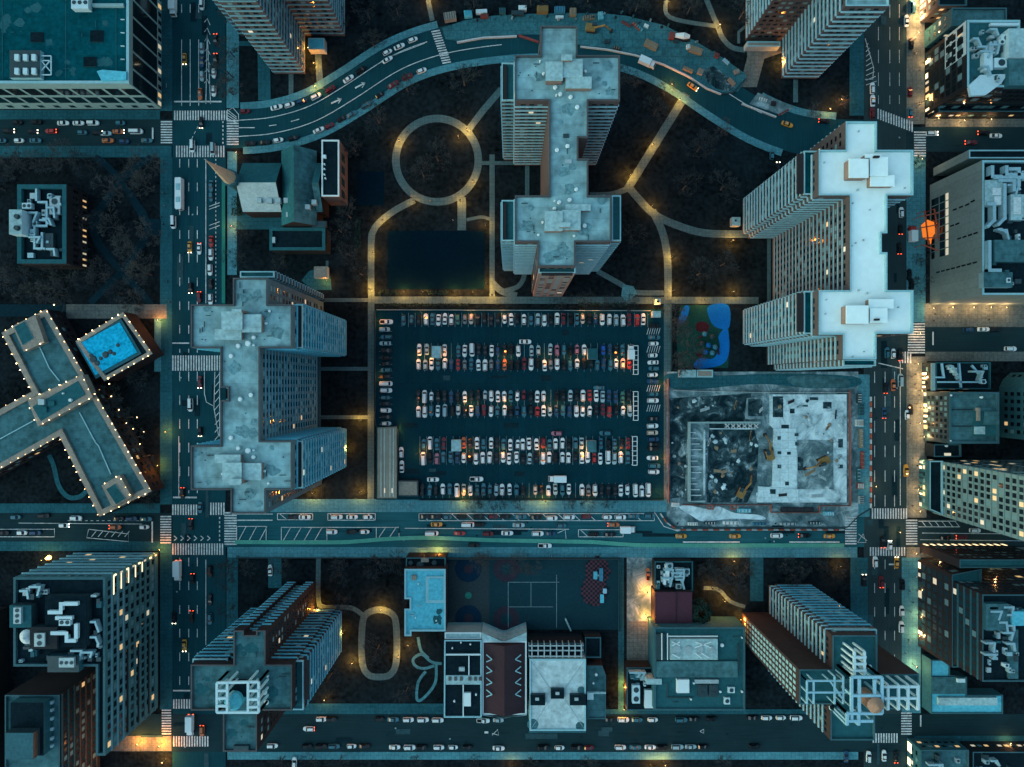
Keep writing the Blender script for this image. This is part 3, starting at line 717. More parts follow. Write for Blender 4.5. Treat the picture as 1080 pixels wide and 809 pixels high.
T5 = bld('apartment_tower', 'tower with a brown brick flank, white pergola frames and a round tan water tank', 'tower',
         [(878, 670), (925.5, 670), (925.5, 711), (969.5, 711), (969.5, 748), (923, 748), (923, 781), (876, 781), (876, 743), (843, 743), (843, 706), (878, 706)],
         54, 'brick_brown', 'roof_slate', 'coping_teal', styles='bk-kkkkb-w-b', band='band_bright', win=(1.1, .9, 1.9))
terrace(T5, (880, 664, 925, 669.6), 50, 'brick', band='band_blue')
def pergola(B, beams, z, mn='steel_blue', r=.28, legs=True):
    b = MB()
    for i, (x0, y0, x1, y1) in enumerate(beams):
        p, q = U(x0, y0, z), U(x1, y1, z); t = z + .03 * i
        b.beam((*p, t), (*q, t), r)
        if legs:
            for e in (p, q): b.beam((*e, B.rz), (*e, t), r * .8)
    return b.build('pergola_frame', mn, B.root, B.off)
pergola(T5, [(901, 687, 901, 712), (911.5, 687, 911.5, 712), (899, 693, 913, 693), (899, 700, 913, 700), (899, 707, 913, 707), (932, 724, 969, 724), (932, 736, 968, 736), (936, 722, 936, 748), (947, 722, 947, 748), (957, 722, 957, 748), (967.5, 722, 967.5, 748)], 60, 'white_unit', .5)
pergola(T5, [(898, 714, 930, 714), (898, 714, 898, 760), (930, 714, 930, 752), (906, 716, 906, 752), (922, 716, 922, 752), (893, 752, 930, 752), (893, 760, 920, 760), (893, 752, 893, 764), (905, 752, 905, 764), (898, 733, 928, 733)], 62, 'steel_blue', .55)
pergola(T5, [(851, 718, 890, 718), (851, 718, 851, 742), (858, 718, 858, 742), (875, 718, 888, 736), (880, 713, 880, 742), (851, 730, 895, 730), (889, 713, 889, 742)], 58, 'steel_blue', .35)
def tank(B, x, y, r, z0, z1, m, name='water_tank', leg=True):
    wx, wy = U(x, y, z1); b = MB(); b.cyl(wx, wy, r, z0 + 1.5, z1 - 1.2, 16); b.cyl(wx, wy, r * 1.04, z1 - 1.2, z1 + .6, 16, .15)
    for k in range(4): b.beam((wx + r * .7 * cos(k * pi / 2 + .8), wy + r * .7 * sin(k * pi / 2 + .8), z0), (wx + r * .7 * cos(k * pi / 2 + .8), wy + r * .7 * sin(k * pi / 2 + .8), z0 + 1.6), .2)
    b.build(name, m, B.root, B.off)
tank(T5, 926, 746, 2.4, 54, 64, 'copper_tan')
rbox(T5, 'penthouse', (884, 716, 897, 735), 3, 'wall_teal', tm='roof_dim'); vents(T5, [(918, 704, .9), (878, 747, 1.1)], m='white_unit'); vents(T5, [(878.4, 747, 1.0)], 1, 1.4, m='roof_dark')
pergola(T4, [(229, 720, 273, 719), (229, 720, 229, 751), (273, 719, 273, 751), (229, 751, 273, 751), (240, 720, 240, 751), (262, 719, 262, 751), (229, 728, 240, 728), (229, 736, 240, 736), (229, 744, 240, 744), (262, 728, 273, 728), (262, 737, 273, 737), (262, 745, 273, 745)], 61, 'white_unit', .5)
tank(T4, 244, 742, 2.7, 53, 59.5, 'roof_blue'); rbox(T4, 'penthouse', (241, 721, 261, 735), 3.4, 'wall_dark', tm='roof_dark')
def ground_poly(pts, h): return [((x - 540) * (1 / (1 - h / H)) + 540, (y - 404.5) / (1 - h / H) + 404.5) for x, y in pts]
T6 = bld('apartment_tower', 'brick apartment tower at the top of the picture, roof out of frame', 'tower',
         ground_poly([(289.5, 38), (289.5, 78), (322, 78), (322, 38), (364, 38), (364, -16), (254, -16), (254, 38)], 62), 62, 'brick', 'roof_grey', styles='bbbbbbbb', band='band', win=(1.5, 1.6, 1.3), wrange=None)
T7 = bld('apartment_tower', 'tower at the top with zigzag striped balcony faces beside the wide avenue', 'tower',
         ground_poly([(786, 43), (824, 43), (824, 83), (861, 83), (861, 5), (850, 5), (850, -40), (786, -40)], 52), 52, 'brick', 'roof_grey', 'coping_pale', styles='kbbbbbbb', band='band_bright', bout=.45)

# --- office and other blocks -------------------------------------------------
B1 = bld('office_block', 'large flat teal roofed office block with black window strips at the avenue corner', 'office',
         [(-60, -60), (136, -60), (136, 88), (-60, 88)], 23, 'stone_pale', 'roof_teal', 'coping_pale', par=.5, pw=1.0)
def panes(B, a, c, z0, z1, n, fill=.8, name='window', m='glass', h=None, lit=0.0, jit=None):
    """n separate windows along the wall foot line a-c"""
    dx, dy = (c[0] - a[0]) / n, (c[1] - a[1]) / n
    for i in range(n):
        f0 = i + (1 - fill) / 2; b = MB()
        b.obox((a[0] + dx * f0, a[1] + dy * f0), (a[0] + dx * (f0 + fill), a[1] + dy * (f0 + fill)), -.03, .06, z0, z1)
        mm = m if random.random() >= lit else random.choice(('lit_warm', 'lit_cool'))
        b.build(name, mm, B.root, B.off)
p = B1.poly  # ccw: find south and east edges
def at_edge(a, c, t): return (a[0] + (c[0] - a[0]) * t, a[1] + (c[1] - a[1]) * t)
def edges(B):
    n = len(B.poly); return [(B.poly[i], B.poly[(i + 1) % n]) for i in range(n)]
def edge_facing(B, nx, ny):
    best = None
    for a, c in edges(B):
        l = hypot(c[0] - a[0], c[1] - a[1]); d = ((c[1] - a[1]) / l) * nx + (-(c[0] - a[0]) / l) * ny
        if d > .9 and (best is None or l > best[0]): best = (l, a, c)
    return best[1], best[2]
a, c = edge_facing(B1, 0, -1); panes(B1, a, c, 13, 18.5, 11, .8); panes(B1, a, c, 6, 11, 11, .8); panes(B1, a, c, 1.5, 3.5, 11, .35)
a, c = edge_facing(B1, 1, 0); panes(B1, a, c, 3.5, 20.5, 8, .86); panes(B1, a, c, .4, 2.6, 16, .5, lit=.2)
for r in ((32, 34, 45, 44), (95, 32, 108, 44), (88, 60, 101, 70)): rbox(B1, 'roof_hatch', r, .5, 'metal_dark', tm='roof_dark')
u = rbox(B1, 'chiller_unit', (10, 53, 42.5, 82), 2.0, 'coping_pale', tm='metal_dark')
for i in range(3):
    for j in range(2): rbox(B1, 'cooling_fan', (15 + i * 9, 57 + j * 14.5, 19.5 + i * 9, 63.5 + j * 14.5), 2.9, 'white_unit', parent=u)
b = MB(); z = B1.rz + 1.4
for q in ((43, 59, 54, 59), (43, 79, 54, 79), (54, 59, 54, 79), (43.5, 64, 53, 75), (53, 64, 43.5, 75), (43, 64, 54, 64)): b.beam((*U(q[0], q[1], z), z), (*U(q[2], q[3], z), z), .22)
b.build('pipe_frame', 'white_unit', B1.root, B1.off)
fan_unit(B1, (75, -4, 93, 9), 2.4, 3, 1); rbox(B1, 'low_wall', (97, 3.5, 130, 7), .9, 'stone_pale'); rbox(B1, 'corner_canopy', [(102, 75), (108, 73.5), (133, 75.5), (133, 84), (107, 85)], 1.2, 'roof_blue')
for x in (2, 69, 122): rbox(B1, 'roof_seam', (x, -20, x + .7, 84), .12, 'roof_slate')
for y in range(6, 80, 14): rbox(B1, 'lamp_bracket', (127, y, 131, y + .6), .5, 'white_unit')
B2 = bld('library_building', 'dark roofed low building full of white pipes among bare park trees', 'building', R(18, 194.5, 70, 278), 13, 'brick_dark', 'roof_dark', 'roof_slate', par=1.6, pw=1.6, styles='-', win=(1.4, 1.6, 1.8))
a, c = edge_facing(B2, 1, 0); panes(B2, a, c, 1.0, 3.2, 13, .3, lit=.6); panes(B2, a, c, 6, 9, 12, .4)
rbox(B2, 'stair_tower', (9.5, 221, 23, 247), 5.5, 'white_unit', tm='roof_pale'); vents(B2, [(16.5, 228, 1.3), (16.5, 240, 1.4)], 1.3, 6.6, m='metal_dark')
for q in ([(38, 213), (49, 213), (49, 238), (36, 238), (36, 262), (46, 262)], [(44, 246), (44, 262)], [(38, 200), (38, 213)], [(26, 246), (36, 248)]): duct(B2, q, .75, 2.2)
fan_unit(B2, (23, 214, 33, 220), 1.8, 2); fan_unit(B2, (52, 208, 63, 226), 1.8, 1, 2, 'metal'); fan_unit(B2, (44, 246, 56, 264), 1.4, 1, 2, 'metal_dark'); roof_clutter(B2, (22, 200, 66, 274), 18, 5)
HOT = [(49, 326), (160, 518), (105, 545), (62.5, 460), (-30, 512), (-30, 448), (33.5, 413), (1.5, 351)]
B3 = bld('hotel_block', 'large L-shaped flat roof outlined with string lights beside the avenue', 'hotel', HOT, 10, 'brick_dark', 'roof_dim', 'ledge', par=1.0, pw=2.1, win=(1.4, 1.6, 1.5), styles='k')
rbox(B3, 'roof_pavilion', [(29, 422), (87, 395), (98, 419), (40, 450)], 3.4, 'ledge', tm='ledge'); rbox(B3, 'pavilion_roof', [(34, 429), (82, 402), (90, 416), (43, 444)], 3.6, 'roof_slate', tm='roof_slate')
rbox(B3, 'rooftop_unit', (40, 421, 46.5, 427), 4.6, 'metal', z0=B3.rz); rbox(B3, 'rooftop_unit', (51, 423, 57, 428), 4.4, 'roof_slate'); rbox(B3, 'rooftop_unit', (43, 429, 49, 435), 4.4, 'roof_slate'); vents(B3, [(73.5, 422, .9), (66, 415, .5)], 1, 4.4)
for q in ([(13, 344), (37, 332), (47, 361), (25, 371)], [(107, 512), (126, 501), (139, 524), (118, 535)]): rbox(B3, 'stair_house', q, 2.6, 'ledge', tm='ledge')
for q in ([(15, 345), (26, 339), (35, 357), (24, 364)], [(112, 516), (121, 510.5), (132, 526), (122.5, 532)]): rbox(B3, 'skylight', q, 2.9, 'coping_pale', tm='roof_blue' if False else 'roof_slate')
for q in ((84, 435, 101, 467), (101, 467, 104, 470), (104, 470, 117, 500), (42, 366, 52, 388), (52, 388, 63, 402), (0, 463, 35, 444)):
    b = MB(); z = B3.rz + .25; b.beam((*U(q[0], q[1], z), z), (*U(q[2], q[3], z), z), .25); b.build('roof_seam', 'coping_pale', B3.root, B3.off)
NB = [0]
def string_bulbs(B, pts, step, z, dz=0.5, closed=False):
    n = len(pts)
    for i in range(n if closed else n - 1):
        (x0, y0), (x1, y1) = U(*pts[i], z), U(*pts[(i + 1) % n], z); l = hypot(x1 - x0, y1 - y0); k = max(1, int(l / step))
        for j in range(k):
            b = MB(); t = (j + .5 + random.uniform(-.22, .22)) / k; b.ball(x0 + (x1 - x0) * t, y0 + (y1 - y0) * t, z + dz + random.uniform(-.1, .1), random.uniform(.10, .19), 6); b.build('bulb', random.choice(('bulb', 'bulb', 'bulb_dim', 'bulb_bright')), B.root, B.off); NB[0] += 1
string_bulbs(B3, [(33.5, 413), (1.5, 351), (49, 326), (160, 518), (105, 545), (62.5, 460), (0, 494)], 3.2, 10)
string_bulbs(B3, [(29, 422), (87, 395), (98, 419), (40, 450)], 3.6, 12.6, closed=True)
string_bulbs(B3, [(0, 431), (32, 414)], 3.4, 10); string_bulbs(B3, [(107, 512), (126, 501), (139, 524)], 3, 11.8); string_bulbs(B3, [(47, 361), (25, 371)], 3, 11.8)
PO = bld('pool_house', 'tilted low block with a vivid blue roof pool ringed by lights', 'building', [(79.5, 360), (130, 329), (161, 373), (110, 402)], 9, 'brick_dark', 'roof_dark', 'ledge', par=.8, pw=1.5)
rbox(PO, 'pool_kerb', [(79.8, 362), (127.5, 336), (149, 373), (101, 399.5)], .35, 'wall_teal'); w_ = rbox(PO, 'pool_water', [(82.5, 363), (126, 340), (144.5, 371.5), (100.5, 395.5)], .6, 'pool_blue_glow')
for x, y, r_ in ((98, 379, 1.6), (102, 383, 1.2), (111, 374, 1.4), (116, 371, 1.0), (124, 364, .8), (96, 375, .9), (120, 373, .8), (106, 378, .8)):
    b = MB(); wx, wy = U(x, y, PO.rz + .8); b.cyl(wx, wy, r_, PO.rz + .61, PO.rz + .9, 7, r_ * .7); b.build('float', 'metal_dark', PO.root, PO.off)
string_bulbs(PO, [(79.5, 360), (130, 329), (161, 373), (110, 402)], 3.0, 9)
B5 = bld('office_block', 'tall office block with a gridded lit facade and rooftop plant beside the avenue, lower corner', 'office', [(14, 609), (111, 609), (111, 797), (101, 797), (101, 703), (14, 703)], 35, 'facade_teal', 'roof_dark', 'coping_teal', par=1.2, pw=.8, styles='kkkkkk', fh=3.6, win=(1.9, 1.2, 1.9), lit=.05)
a, c = edge_facing(B5, 0, 1)
for k in range(8):
    z = 2.6 + k * 4.0; b = MB(); b.obox(a, c, .05, .5, z, z + .5); b.build('floor_band', 'coping_pale' if k % 3 else 'band', B5.root, B5.off)
a, c = edge_facing(B5, 1, 0)
for k in range(9):
    if k in (1, 3, 5): b = MB(); b.obox(at_edge(a, c, .02), at_edge(a, c, .5), .05, .2, 2.6 + k * 3.6 + .6, 2.6 + k * 3.6 + 1.5); b.build('brick_band', 'brick_dark', B5.root, B5.off)
    z = 2.6 + k * 3.6; b = MB(); b.obox(a, c, .05, .35, z - .2, z + .5); b.build('floor_band', 'facade_teal' if k < 6 else 'band', B5.root, B5.off)
rbox(B5, 'plant_room', (48, 629, 91, 682), 3.2, 'metal_dark', tm='roof_dark', lip=True); rbox(B5, 'plant_room', (32, 662, 60, 684), 4.2, 'metal_dark', tm='wall_dark', lip=True)
rbox(B5, 'plant_room', (10, 638.5, 33, 662), 3.4, 'metal_dark', tm='roof_slate'); tank(B5, 25.5, 673, 2.4, 34, 38, 'concrete_pale'); rbox(B5, 'plant_room', (50, 692, 83, 709), 3, 'wall_teal', tm='metal_dark')
B5.rz += 3.3
for q in ([(52, 646), (64, 646), (64, 637), (80, 637)], [(55, 668), (70, 668), (70, 676), (78, 676)], [(80, 660), (80, 672)], [(60, 652), (74, 652)]): duct(B5, q, 1.2, 1.5, 'white_unit')
fan_unit(B5, (62, 653, 74, 660), 1.5, 2, 1, 'white_unit'); fan_unit(B5, (36, 668, 47, 682), 1.6, 1, 2, 'metal'); fan_unit(B5, (14, 641, 22, 658), 1.2, 1, 3, 'metal'); fan_unit(B5, (62, 694, 78, 704), 1, 3, 1, 'metal')
B5.rz -= 3.3; roof_clutter(B5, (40, 686, 104, 700), 8, 3); fan_unit(B5, (40, 622, 50, 627), 1.2, 3, 1, 'metal')
B5c = bld('brick_block', 'lower block with a dark maroon side wall in the bottom corner', 'building', [(5, 733), (63, 733), (63, 860), (5, 860)], 24, 'brick_dark', 'roof_dim', 'coping_teal', styles='-kk-', fh=3.4, win=(1.6, 1.2, 1.7), lit=.06, glass='glass_mid')
a, c = edge_facing(B5c, 1, 0)
for k in range(7): z = 2.4 + k * 3.4; b = MB(); b.obox(a, c, .05, .35, z - .2, z + .5); b.build('floor_band', 'wall_teal' if k > 3 else 'brick', B5c.root, B5c.off)
rbox(B5c, 'plant_room', (11, 741, 46, 797), 4.5, 'wall_teal', tm='roof_dark'); rbox(B5c, 'plant_room', (5, 773, 35, 801), 8, 'metal_dark', tm='wall_teal')
for y in (740, 748, 757, 768, 778, 786): rbox(B5c, 'rooftop_unit', (49, y, 55, y + 3), 1.2, 'white_unit')
B0 = bld('brick_block', 'unlit dark brown block behind the gridded office, at the picture edge', 'building', ground_poly([(-60, 640), (8, 640), (8, 900), (-60, 900)], 14), 14, 'wall_dark', 'roof_brown', 'coping_teal')
B6 = bld('glass_block', 'black glass block with a white framed roof corner beside the wide avenue', 'office', [(1020, 21), (1076, 21), (1076, 50), (1150, 50), (1150, 92), (1020, 92)], 25, 'wall_dark', 'roof_slate', 'coping_pale', styles='kkkkkk', fh=3.4, win=(2.2, .5, 2.3), lit=.04, par=.7, pw=.8)
a, c = edge_facing(B6, -1, 0)
b = MB(); b.obox(at_edge(a, c, 0), at_edge(a, c, .5), .003, .04, 12.5, 24.6); b.build('facade_panel', 'white_unit', B6.root, B6.off)
panes(B6, a, at_edge(a, c, .5), 19.5, 23, 3, .6); panes(B6, a, at_edge(a, c, .5), 14, 17.5, 3, .6); 
rbox(B6, 'white_frame', (1045, 24, 1075, 27), 1, 'white_unit'); fan_unit(B6, (1056, 36, 1068, 44), 2.4, 1, 1); rbox(B6, 'plant_room', (1064, 30, 1110, 60), 4, 'white_unit', tm='roof_pale'); rbox(B6, 'plant_room', (1064, 62, 1120, 90), 3, 'wall_teal', tm='roof_dim')
fan_unit(B6, (1049, 61, 1064, 71), 2, 1, 1); rbox(B6, 'rooftop_unit', (1038, 54, 1047, 74), 2.2, 'white_unit'); rbox(B6, 'canopy_roof', [(1022, 90), (1034, 79), (1063, 78), (1056, 88), (1040, 100), (1024, 101)], 1.2, 'white_unit'); roof_clutter(B6, (1024, 46, 1062, 90), 14, 9)
B6b = bld('shop_block', 'blue teal roofed shop block with lit windows behind the black glass block', 'building', [(1004, 8), (1062, 8), (1062, 27), (1004, 27)], 17, 'wall_teal', 'roof_blue' if False else 'roof_dim', 'coping_teal', styles='kkkk', fh=3.2, lit=.25, glass='glass_mid')
B6c = bld('shop_block', 'narrow dark shop block with a bright lit front by the wide avenue', 'building', [(990, -30), (1020, -30), (1020, 6), (990, 6)], 12, 'brick', 'roof_dark', 'coping_teal', styles='kkkk', lit=.3)
B6d = bld('shop_block', 'low dark roof between the black glass block and the side street', 'building', [(990, 100), (1150, 96), (1150, 118), (990, 118)], 7, 'wall_dark', 'roof_dark', 'coping_teal', styles='kkkk', lit=.15)
B7 = bld('stone_block', 'pale stone block with a blank wall and a roof packed with pipes', 'building', [(1036, 169), (1150, 169), (1150, 311), (1036, 311)], 30, 'stone', 'roof_dark', 'coping_pale', par=1.3, pw=.7)
a, c = edge_facing(B7, -1, 0)    # runs top to bottom of the picture
def at_edge_(a, c, t): return (a[0] + (c[0] - a[0]) * t, a[1] + (c[1] - a[1]) * t)
def slot(B, a, c, t0, t1, z0, z1, m='glass', name='window'):
    b = MB(); b.obox(at_edge(a, c, t0), at_edge(a, c, t1), -.03, .07, z0, z1); b.build(name, m, B.root, B.off)
for i in range(8):
    t = .13 + i * .063
    slot(B7, a, c, t, t + .055, 1, 5.5 if i < 4 else 3, 'glass'); slot(B7, a, c, t, t + .055, 6.2, 9.2, 'glass'); slot(B7, a, c, t, t + .055, 9.8, 11.4, 'lit_cool')
for i, (t, zs) in enumerate(((.28, (14, 17.5, 21)), (.27, (24,)), (.40, (12.5, 15.5)), (.52, (16.5, 19.5, 22.5, 25.5)), (.74, (4, 7, 10, 13, 16, 19, 22, 25)))):
    for zz in zs: slot(B7, a, c, t, t + .012, zz, zz + 2.2)
for q in ([(1047, 176), (1047, 186), (1056, 186)], [(1050, 187), (1090, 187)], [(1062, 176), (1062, 184), (1085, 184)], [(1060, 195), (1060, 230), (1054, 236)], [(1043, 215), (1049, 215), (1049, 232), (1043, 238)], [(1044, 255), (1044, 285), (1055, 285)], [(1066, 178), (1075, 178), (1075, 195)], [(1055, 190), (1070, 190), (1070, 200)]): duct(B7, q, 1.1, 3.0)
for r in ((1039, 190, 1058, 216), (1066, 205, 1080, 232)): rbox(B7, 'plant_room', r, 2.2, 'duct', tm='roof_pale')
for r in ((1047, 198, 1056, 206), (1049, 207, 1056, 216), (1069, 208, 1077, 226)): rbox(B7, 'rooftop_unit', r, 2.6, 'concrete_pale')
rbox(B7, 'plant_room', (1049, 253, 1090, 276), 3, 'wall_teal', tm='roof_dim'); rbox(B7, 'plant_room', (1037.5, 287, 1068, 303), 2.6, 'duct', tm='roof_dim'); fan_unit(B7, (1062, 293, 1066, 298), 3, 1, 1); roof_clutter(B7, (1040, 240, 1078, 306), 16, 12); roof_clutter(B7, (1056, 174, 1084, 240), 10, 15)
B7b = bld('stone_block', 'dark flat roof strip beside the pale stone block, along the side street', 'building', [(1022, 158), (1150, 158), (1150, 167), (1022, 167)], 21, 'stone', 'roof_dark', 'coping_pale', par=.5)
B8 = bld('loft_block', 'square teal roof in panels above a dark gridded front by the wide avenue', 'building', [(1001, 413.5), (1054, 413.5), (1054, 468), (1001, 468)], 16, 'metal_dark', 'roof_dim', 'coping_teal', styles='kkkk', fh=2.6, win=(1.2, .9, 1.4), lit=.02, pw=.9)
rbox(B8, 'penthouse', (1027, 434, 1054, 460), .6, 'roof_slate'); rbox(B8, 'skylight', (1031, 430, 1034, 444), 1.4, 'ledge'); rbox(B8, 'penthouse', (1038, 434, 1054, 448), 1.2, 'roof_slate', tm='roof_dim'); rbox(B8, 'rooftop_unit', (1028, 450, 1039, 458), 1, 'roof_pale')
for q in ((1002, 432, 1026, 432), (1002, 449.5, 1026, 449.5)): b = MB(); z = B8.rz + .2; b.beam((*U(q[0], q[1], z), z), (*U(q[2], q[3], z), z), .2); b.build('roof_seam', 'wall_dark', B8.root, B8.off)
vents(B8, [(1003.5, 417, .5), (1036, 419, .6), (1003, 465, .4)], .5)
B8b = bld('loft_block', 'dark blue roof crossed by pale pipes, beside the lit pavement', 'building', [(987, 382), (1045, 382), (1045, 410.5), (987, 410.5)], 9, 'wall_dark', 'roof_dark', 'roof_slate', styles='kkkk', lit=.3)
for q in ([(994, 384), (996, 398), (988, 398)], [(1012, 384), (1014, 408)], [(1026, 386), (1036, 398)], [(990, 403), (1040, 403)]): duct(B8b, q, .6, 1.2, 'steel_blue')
rbox(B8b, 'low_wall', (983, 383, 986.5, 412), .9, 'stone_pale'); roof_clutter(B8b, (990, 384, 1042, 408), 8, 31)
B8c = bld('round_corner_block', 'rounded grey tower front with rows of lit windows at the picture edge', 'building', ground_poly([(1054, 408), (1058, 400), (1066, 393), (1110, 393), (1110, 461), (1054, 461)], 42), 42, 'wall_teal', 'roof_dim', 'coping_pale', styles='kkkkkk', fh=3.3, win=(1.4, 1.5, 1.7), lit=.14)
B8d = bld('loft_block', 'low dark gap building with two lit skylights above the tall apartment slab', 'building', [(985, 468.5), (1014, 468.5), (1014, 482), (985, 482)], 6, 'wall_dark', 'roof_dark', 'coping_teal')
rbox(B8d, 'skylight', (997, 478, 1003, 481.5), .7, 'lit_cool'); vents(B8d, [(999, 470.5, .6)], .6)
B9 = bld('apartment_slab', 'tall pale apartment slab with a grid of lit windows beside the avenue', 'tower', ground_poly([(983.5, 485), (1100, 485), (1100, 541), (983.5, 541)], 62), 62, 'stone_mid', 'roof_grey', 'coping_pale', styles='kkkk', fh=3.1, win=(1.55, .85, 1.9), lit=.10, glass='glass')
a, c = edge_facing(B9, -1, 0)
for k in range(20): z = 2.3 + k * 3.1; b = MB(); b.obox(a, c, .05, .4, z - .2, z + .25); b.build('floor_band', 'stone_mid', B9.root, B9.off)
B9b = bld('shop_block', 'glass fronted podium strip at the foot of the tall apartment slab', 'building', ground_poly([(969, 484), (983, 484), (983, 540), (969, 534)], 7), 7, 'wall_teal', 'roof_dark', 'coping_pale', styles='kkkk', lit=.5)
B9c = bld('apartment_slab', 'stepped pale slab wing with dark recesses, at the picture edge', 'tower', ground_poly([(1046, 543), (1100, 543), (1100, 547), (1046, 547)], 40), 40, 'stone_mid', 'roof_grey', 'coping_pale', styles='kkkk', fh=3.1, lit=.12)
B10 = bld('loft_block', 'big brick loft block with a lit street front and a dark roof terrace', 'building', [(1036, 627), (1150, 627), (1150, 719), (1036, 719)], 36, 'brick_dark', 'roof_dark', 'coping_teal', styles='kkkk', fh=3.5, win=(2.0, .9, 2.0), lit=.03, glass='glass_mid')
a, c = edge_facing(B10, -1, 0)
for k in range(10): z = 2.4 + k * 3.5; b = MB(); b.obox(a, c, .05, .35, z - .3, z + .35); b.build('floor_band', 'wall_teal', B10.root, B10.off)
B10b = bld('loft_block', 'front step of the brick loft block, with teal window bands', 'building', [(1004, 606), (1035.5, 600), (1035.5, 704), (1004, 704)], 21, 'brick_dark', 'roof_slate', 'coping_teal', styles='kkkk', fh=3.5, win=(2.2, .7, 2.1), lit=.03, glass='glass_mid')
rbox(B10, 'plant_room', (1040, 637, 1064, 665), 2.6, 'wall_teal', tm='roof_dim'); rbox(B10, 'roof_deck', (1064, 664, 1074, 716), 1, 'roof_dim'); roof_clutter(B10, (1040, 640, 1078, 715), 18, 21); rbox(B10, 'rooftop_unit', (1068, 645, 1090, 660), 2.8, 'roof_blue')
B10c = bld('loft_block', 'teal setback roof behind the loft block, beside the main street', 'building', [(1012, 590), (1110, 590), (1110, 599), (1012, 599)], 24, 'brick_dark', 'roof_slate', 'coping_teal', styles='kkkk', fh=3.5, lit=.02)
B10d = bld('shed_building', 'low pale blue roofed sheds between the loft block and the back street', 'building', [(982, 696), (1002, 696), (1002, 712), (1020, 714), (1020, 733), (1058, 733), (1058, 753), (982, 753)], 6, 'wall_teal', 'roof_blue', 'coping_teal', par=.4)
rbox(B10d, 'corrugated_roof', (983, 714, 1019, 732), .8, 'roof_slate', tm='roof_dim'); rbox(B10d, 'raised_roof', (990, 736, 1052, 744), 1.2, 'roof_pale'); rbox(B10d, 'rooftop_unit', (1010, 716, 1018, 720), 1.6, 'white_unit')
B11 = bld('corner_shop', 'small teal roofed corner shop at the bottom beside lit street fronts', 'building', [(971, 791), (1022, 791), (1022, 870), (971, 870)], 9, 'wall_teal', 'roof_dim', 'coping_teal', styles='kkkk', lit=.4); roof_clutter(B11, (976, 795, 1018, 830), 6, 44)
B11b = bld('corner_shop', 'dark roofed row at the bottom edge beside the small corner shop', 'building', [(1026, 793), (1150, 793), (1150, 870), (1026, 870)], 8, 'wall_dark', 'roof_dark', 'coping_teal', styles='kkkk', lit=.4); roof_clutter(B11b, (1030, 796, 1078, 840), 10, 45)
# --- church ------------------------------------------------------------------
CH = tag(empty('church', (*U(312, 197, 8), 0)), 'church with crossing gabled slate roofs and a golden lit spire', 'church'); CHo = (*U(312, 197, 8), 0)
def gable(x0, y0, x1, y1, eave, ridge, axis, mats=('roof_slate', 'roof_pale'), hip=None, name='gable_roof'):
    A = lambda x, y, z: (*U(x, y, z), z)
    b = MB()
    b.prism(P(R(x0, y0, x1, y1), eave), 0, eave, False, False, 2)
    e0, e1, e2, e3 = [(*U(*p_, eave), eave) for p_ in R(x0, y0, x1, y1)]
    if axis == 'x':
        ym = (y0 + y1) / 2; wy = U(0, ym, eave)[1]
        r0, r1 = (e0[0], wy, ridge), (e1[0], wy, ridge)
        b.face([e0, r0, r1, e1], 0); b.face([e3, e2, r1, r0], 1); b.face([e0, e3, r0], 2); b.face([e1, r1, e2], 2)
    else:
        wx = U((x0 + x1) / 2, 0, eave)[0]
        r0, r1 = (wx, e0[1], ridge), (wx, e3[1], ridge)
        b.face([e0, e3, r1, r0], 0); b.face([e1, r0, r1, e2], 1); b.face([e0, r0, e1], 2); b.face([e3, e2, r1], 2)
    return b.build(name, [mats[0], mats[1], 'brick_dark'], CH, CHo)
gable(256, 172, 297, 223.5, 9, 15.5, 'x', ('roof_slate', 'metal')); gable(296.8, 159, 334, 238, 9, 15.52, 'y', ('roof_slate', 'roof_dim')); gable(333.6, 172, 340.5, 223.5, 9, 15, 'x', ('roof_slate', 'roof_dim'))  # second slope paler: the light on that side is put into its colour
for x, y in ((273, 211), (284, 211.5), (293, 211), (301.5, 211), (306, 219), (304, 226), (324, 218), (331, 213)):
    b = MB(); q = U(x, y, 12.5); b.box(q[0] - .9, q[1] - .9, q[0] + .9, q[1] + .9, 9.5, 12.4); b.build('dormer', 'metal', CH, CHo)
b = MB(); p_ = P(R(339.5, 148, 358, 207.5), 13); b.prism(p_, 0, 13, mi=0, tmi=1); b.build('parish_wing', ['brick', 'roof_dark'], CH, CHo)
b = MB(); ins = inset(p_, .5); q_ = ccw(p_)
for i in range(4):
    j = (i + 1) % 4; b.prism([q_[i], q_[j], ins[j], ins[i]], 13.0, 13.6)
b.build('parapet', 'vent_white', CH, CHo)
for x, y, r_ in ((342, 165, 1.2), (342, 173, .5), (342, 178, .5), (342, 184, .5), (343, 188, .5)):
    b = MB(); q = U(x, y, 14); b.box(q[0] - r_ / 2, q[1] - r_ / 2, q[0] + r_ / 2, q[1] + r_ / 2, 13.01, 14.2); b.build('rooftop_unit', 'vent_white', CH, CHo)
for i in range(4):
    b = MB(); y = 158 + i * 13; q0, q1 = U(358, y, 13), U(358, y + 8, 13)
    b.box(q0[0], q1[1], q0[0] + .05, q0[1], 5, 10); b.build('window', 'glass_mid', CH, CHo)
sx, sy = U(243, 188, 17); b = MB(); b.cyl(sx, sy, 2.9, 0, 17, 8); b.cyl(sx, sy, 3.3, 17, 18, 8); b.build('bell_tower', 'wall_teal', CH, CHo)
b = MB(); b.cyl(sx, sy, 2.6, 18, 37, 8, .1); b.build('spire', 'spire_gold', CH, CHo); b = MB(); b.beam((sx, sy, 37), (sx, sy, 38.6), .1); b.build('cross', 'metal', CH, CHo)
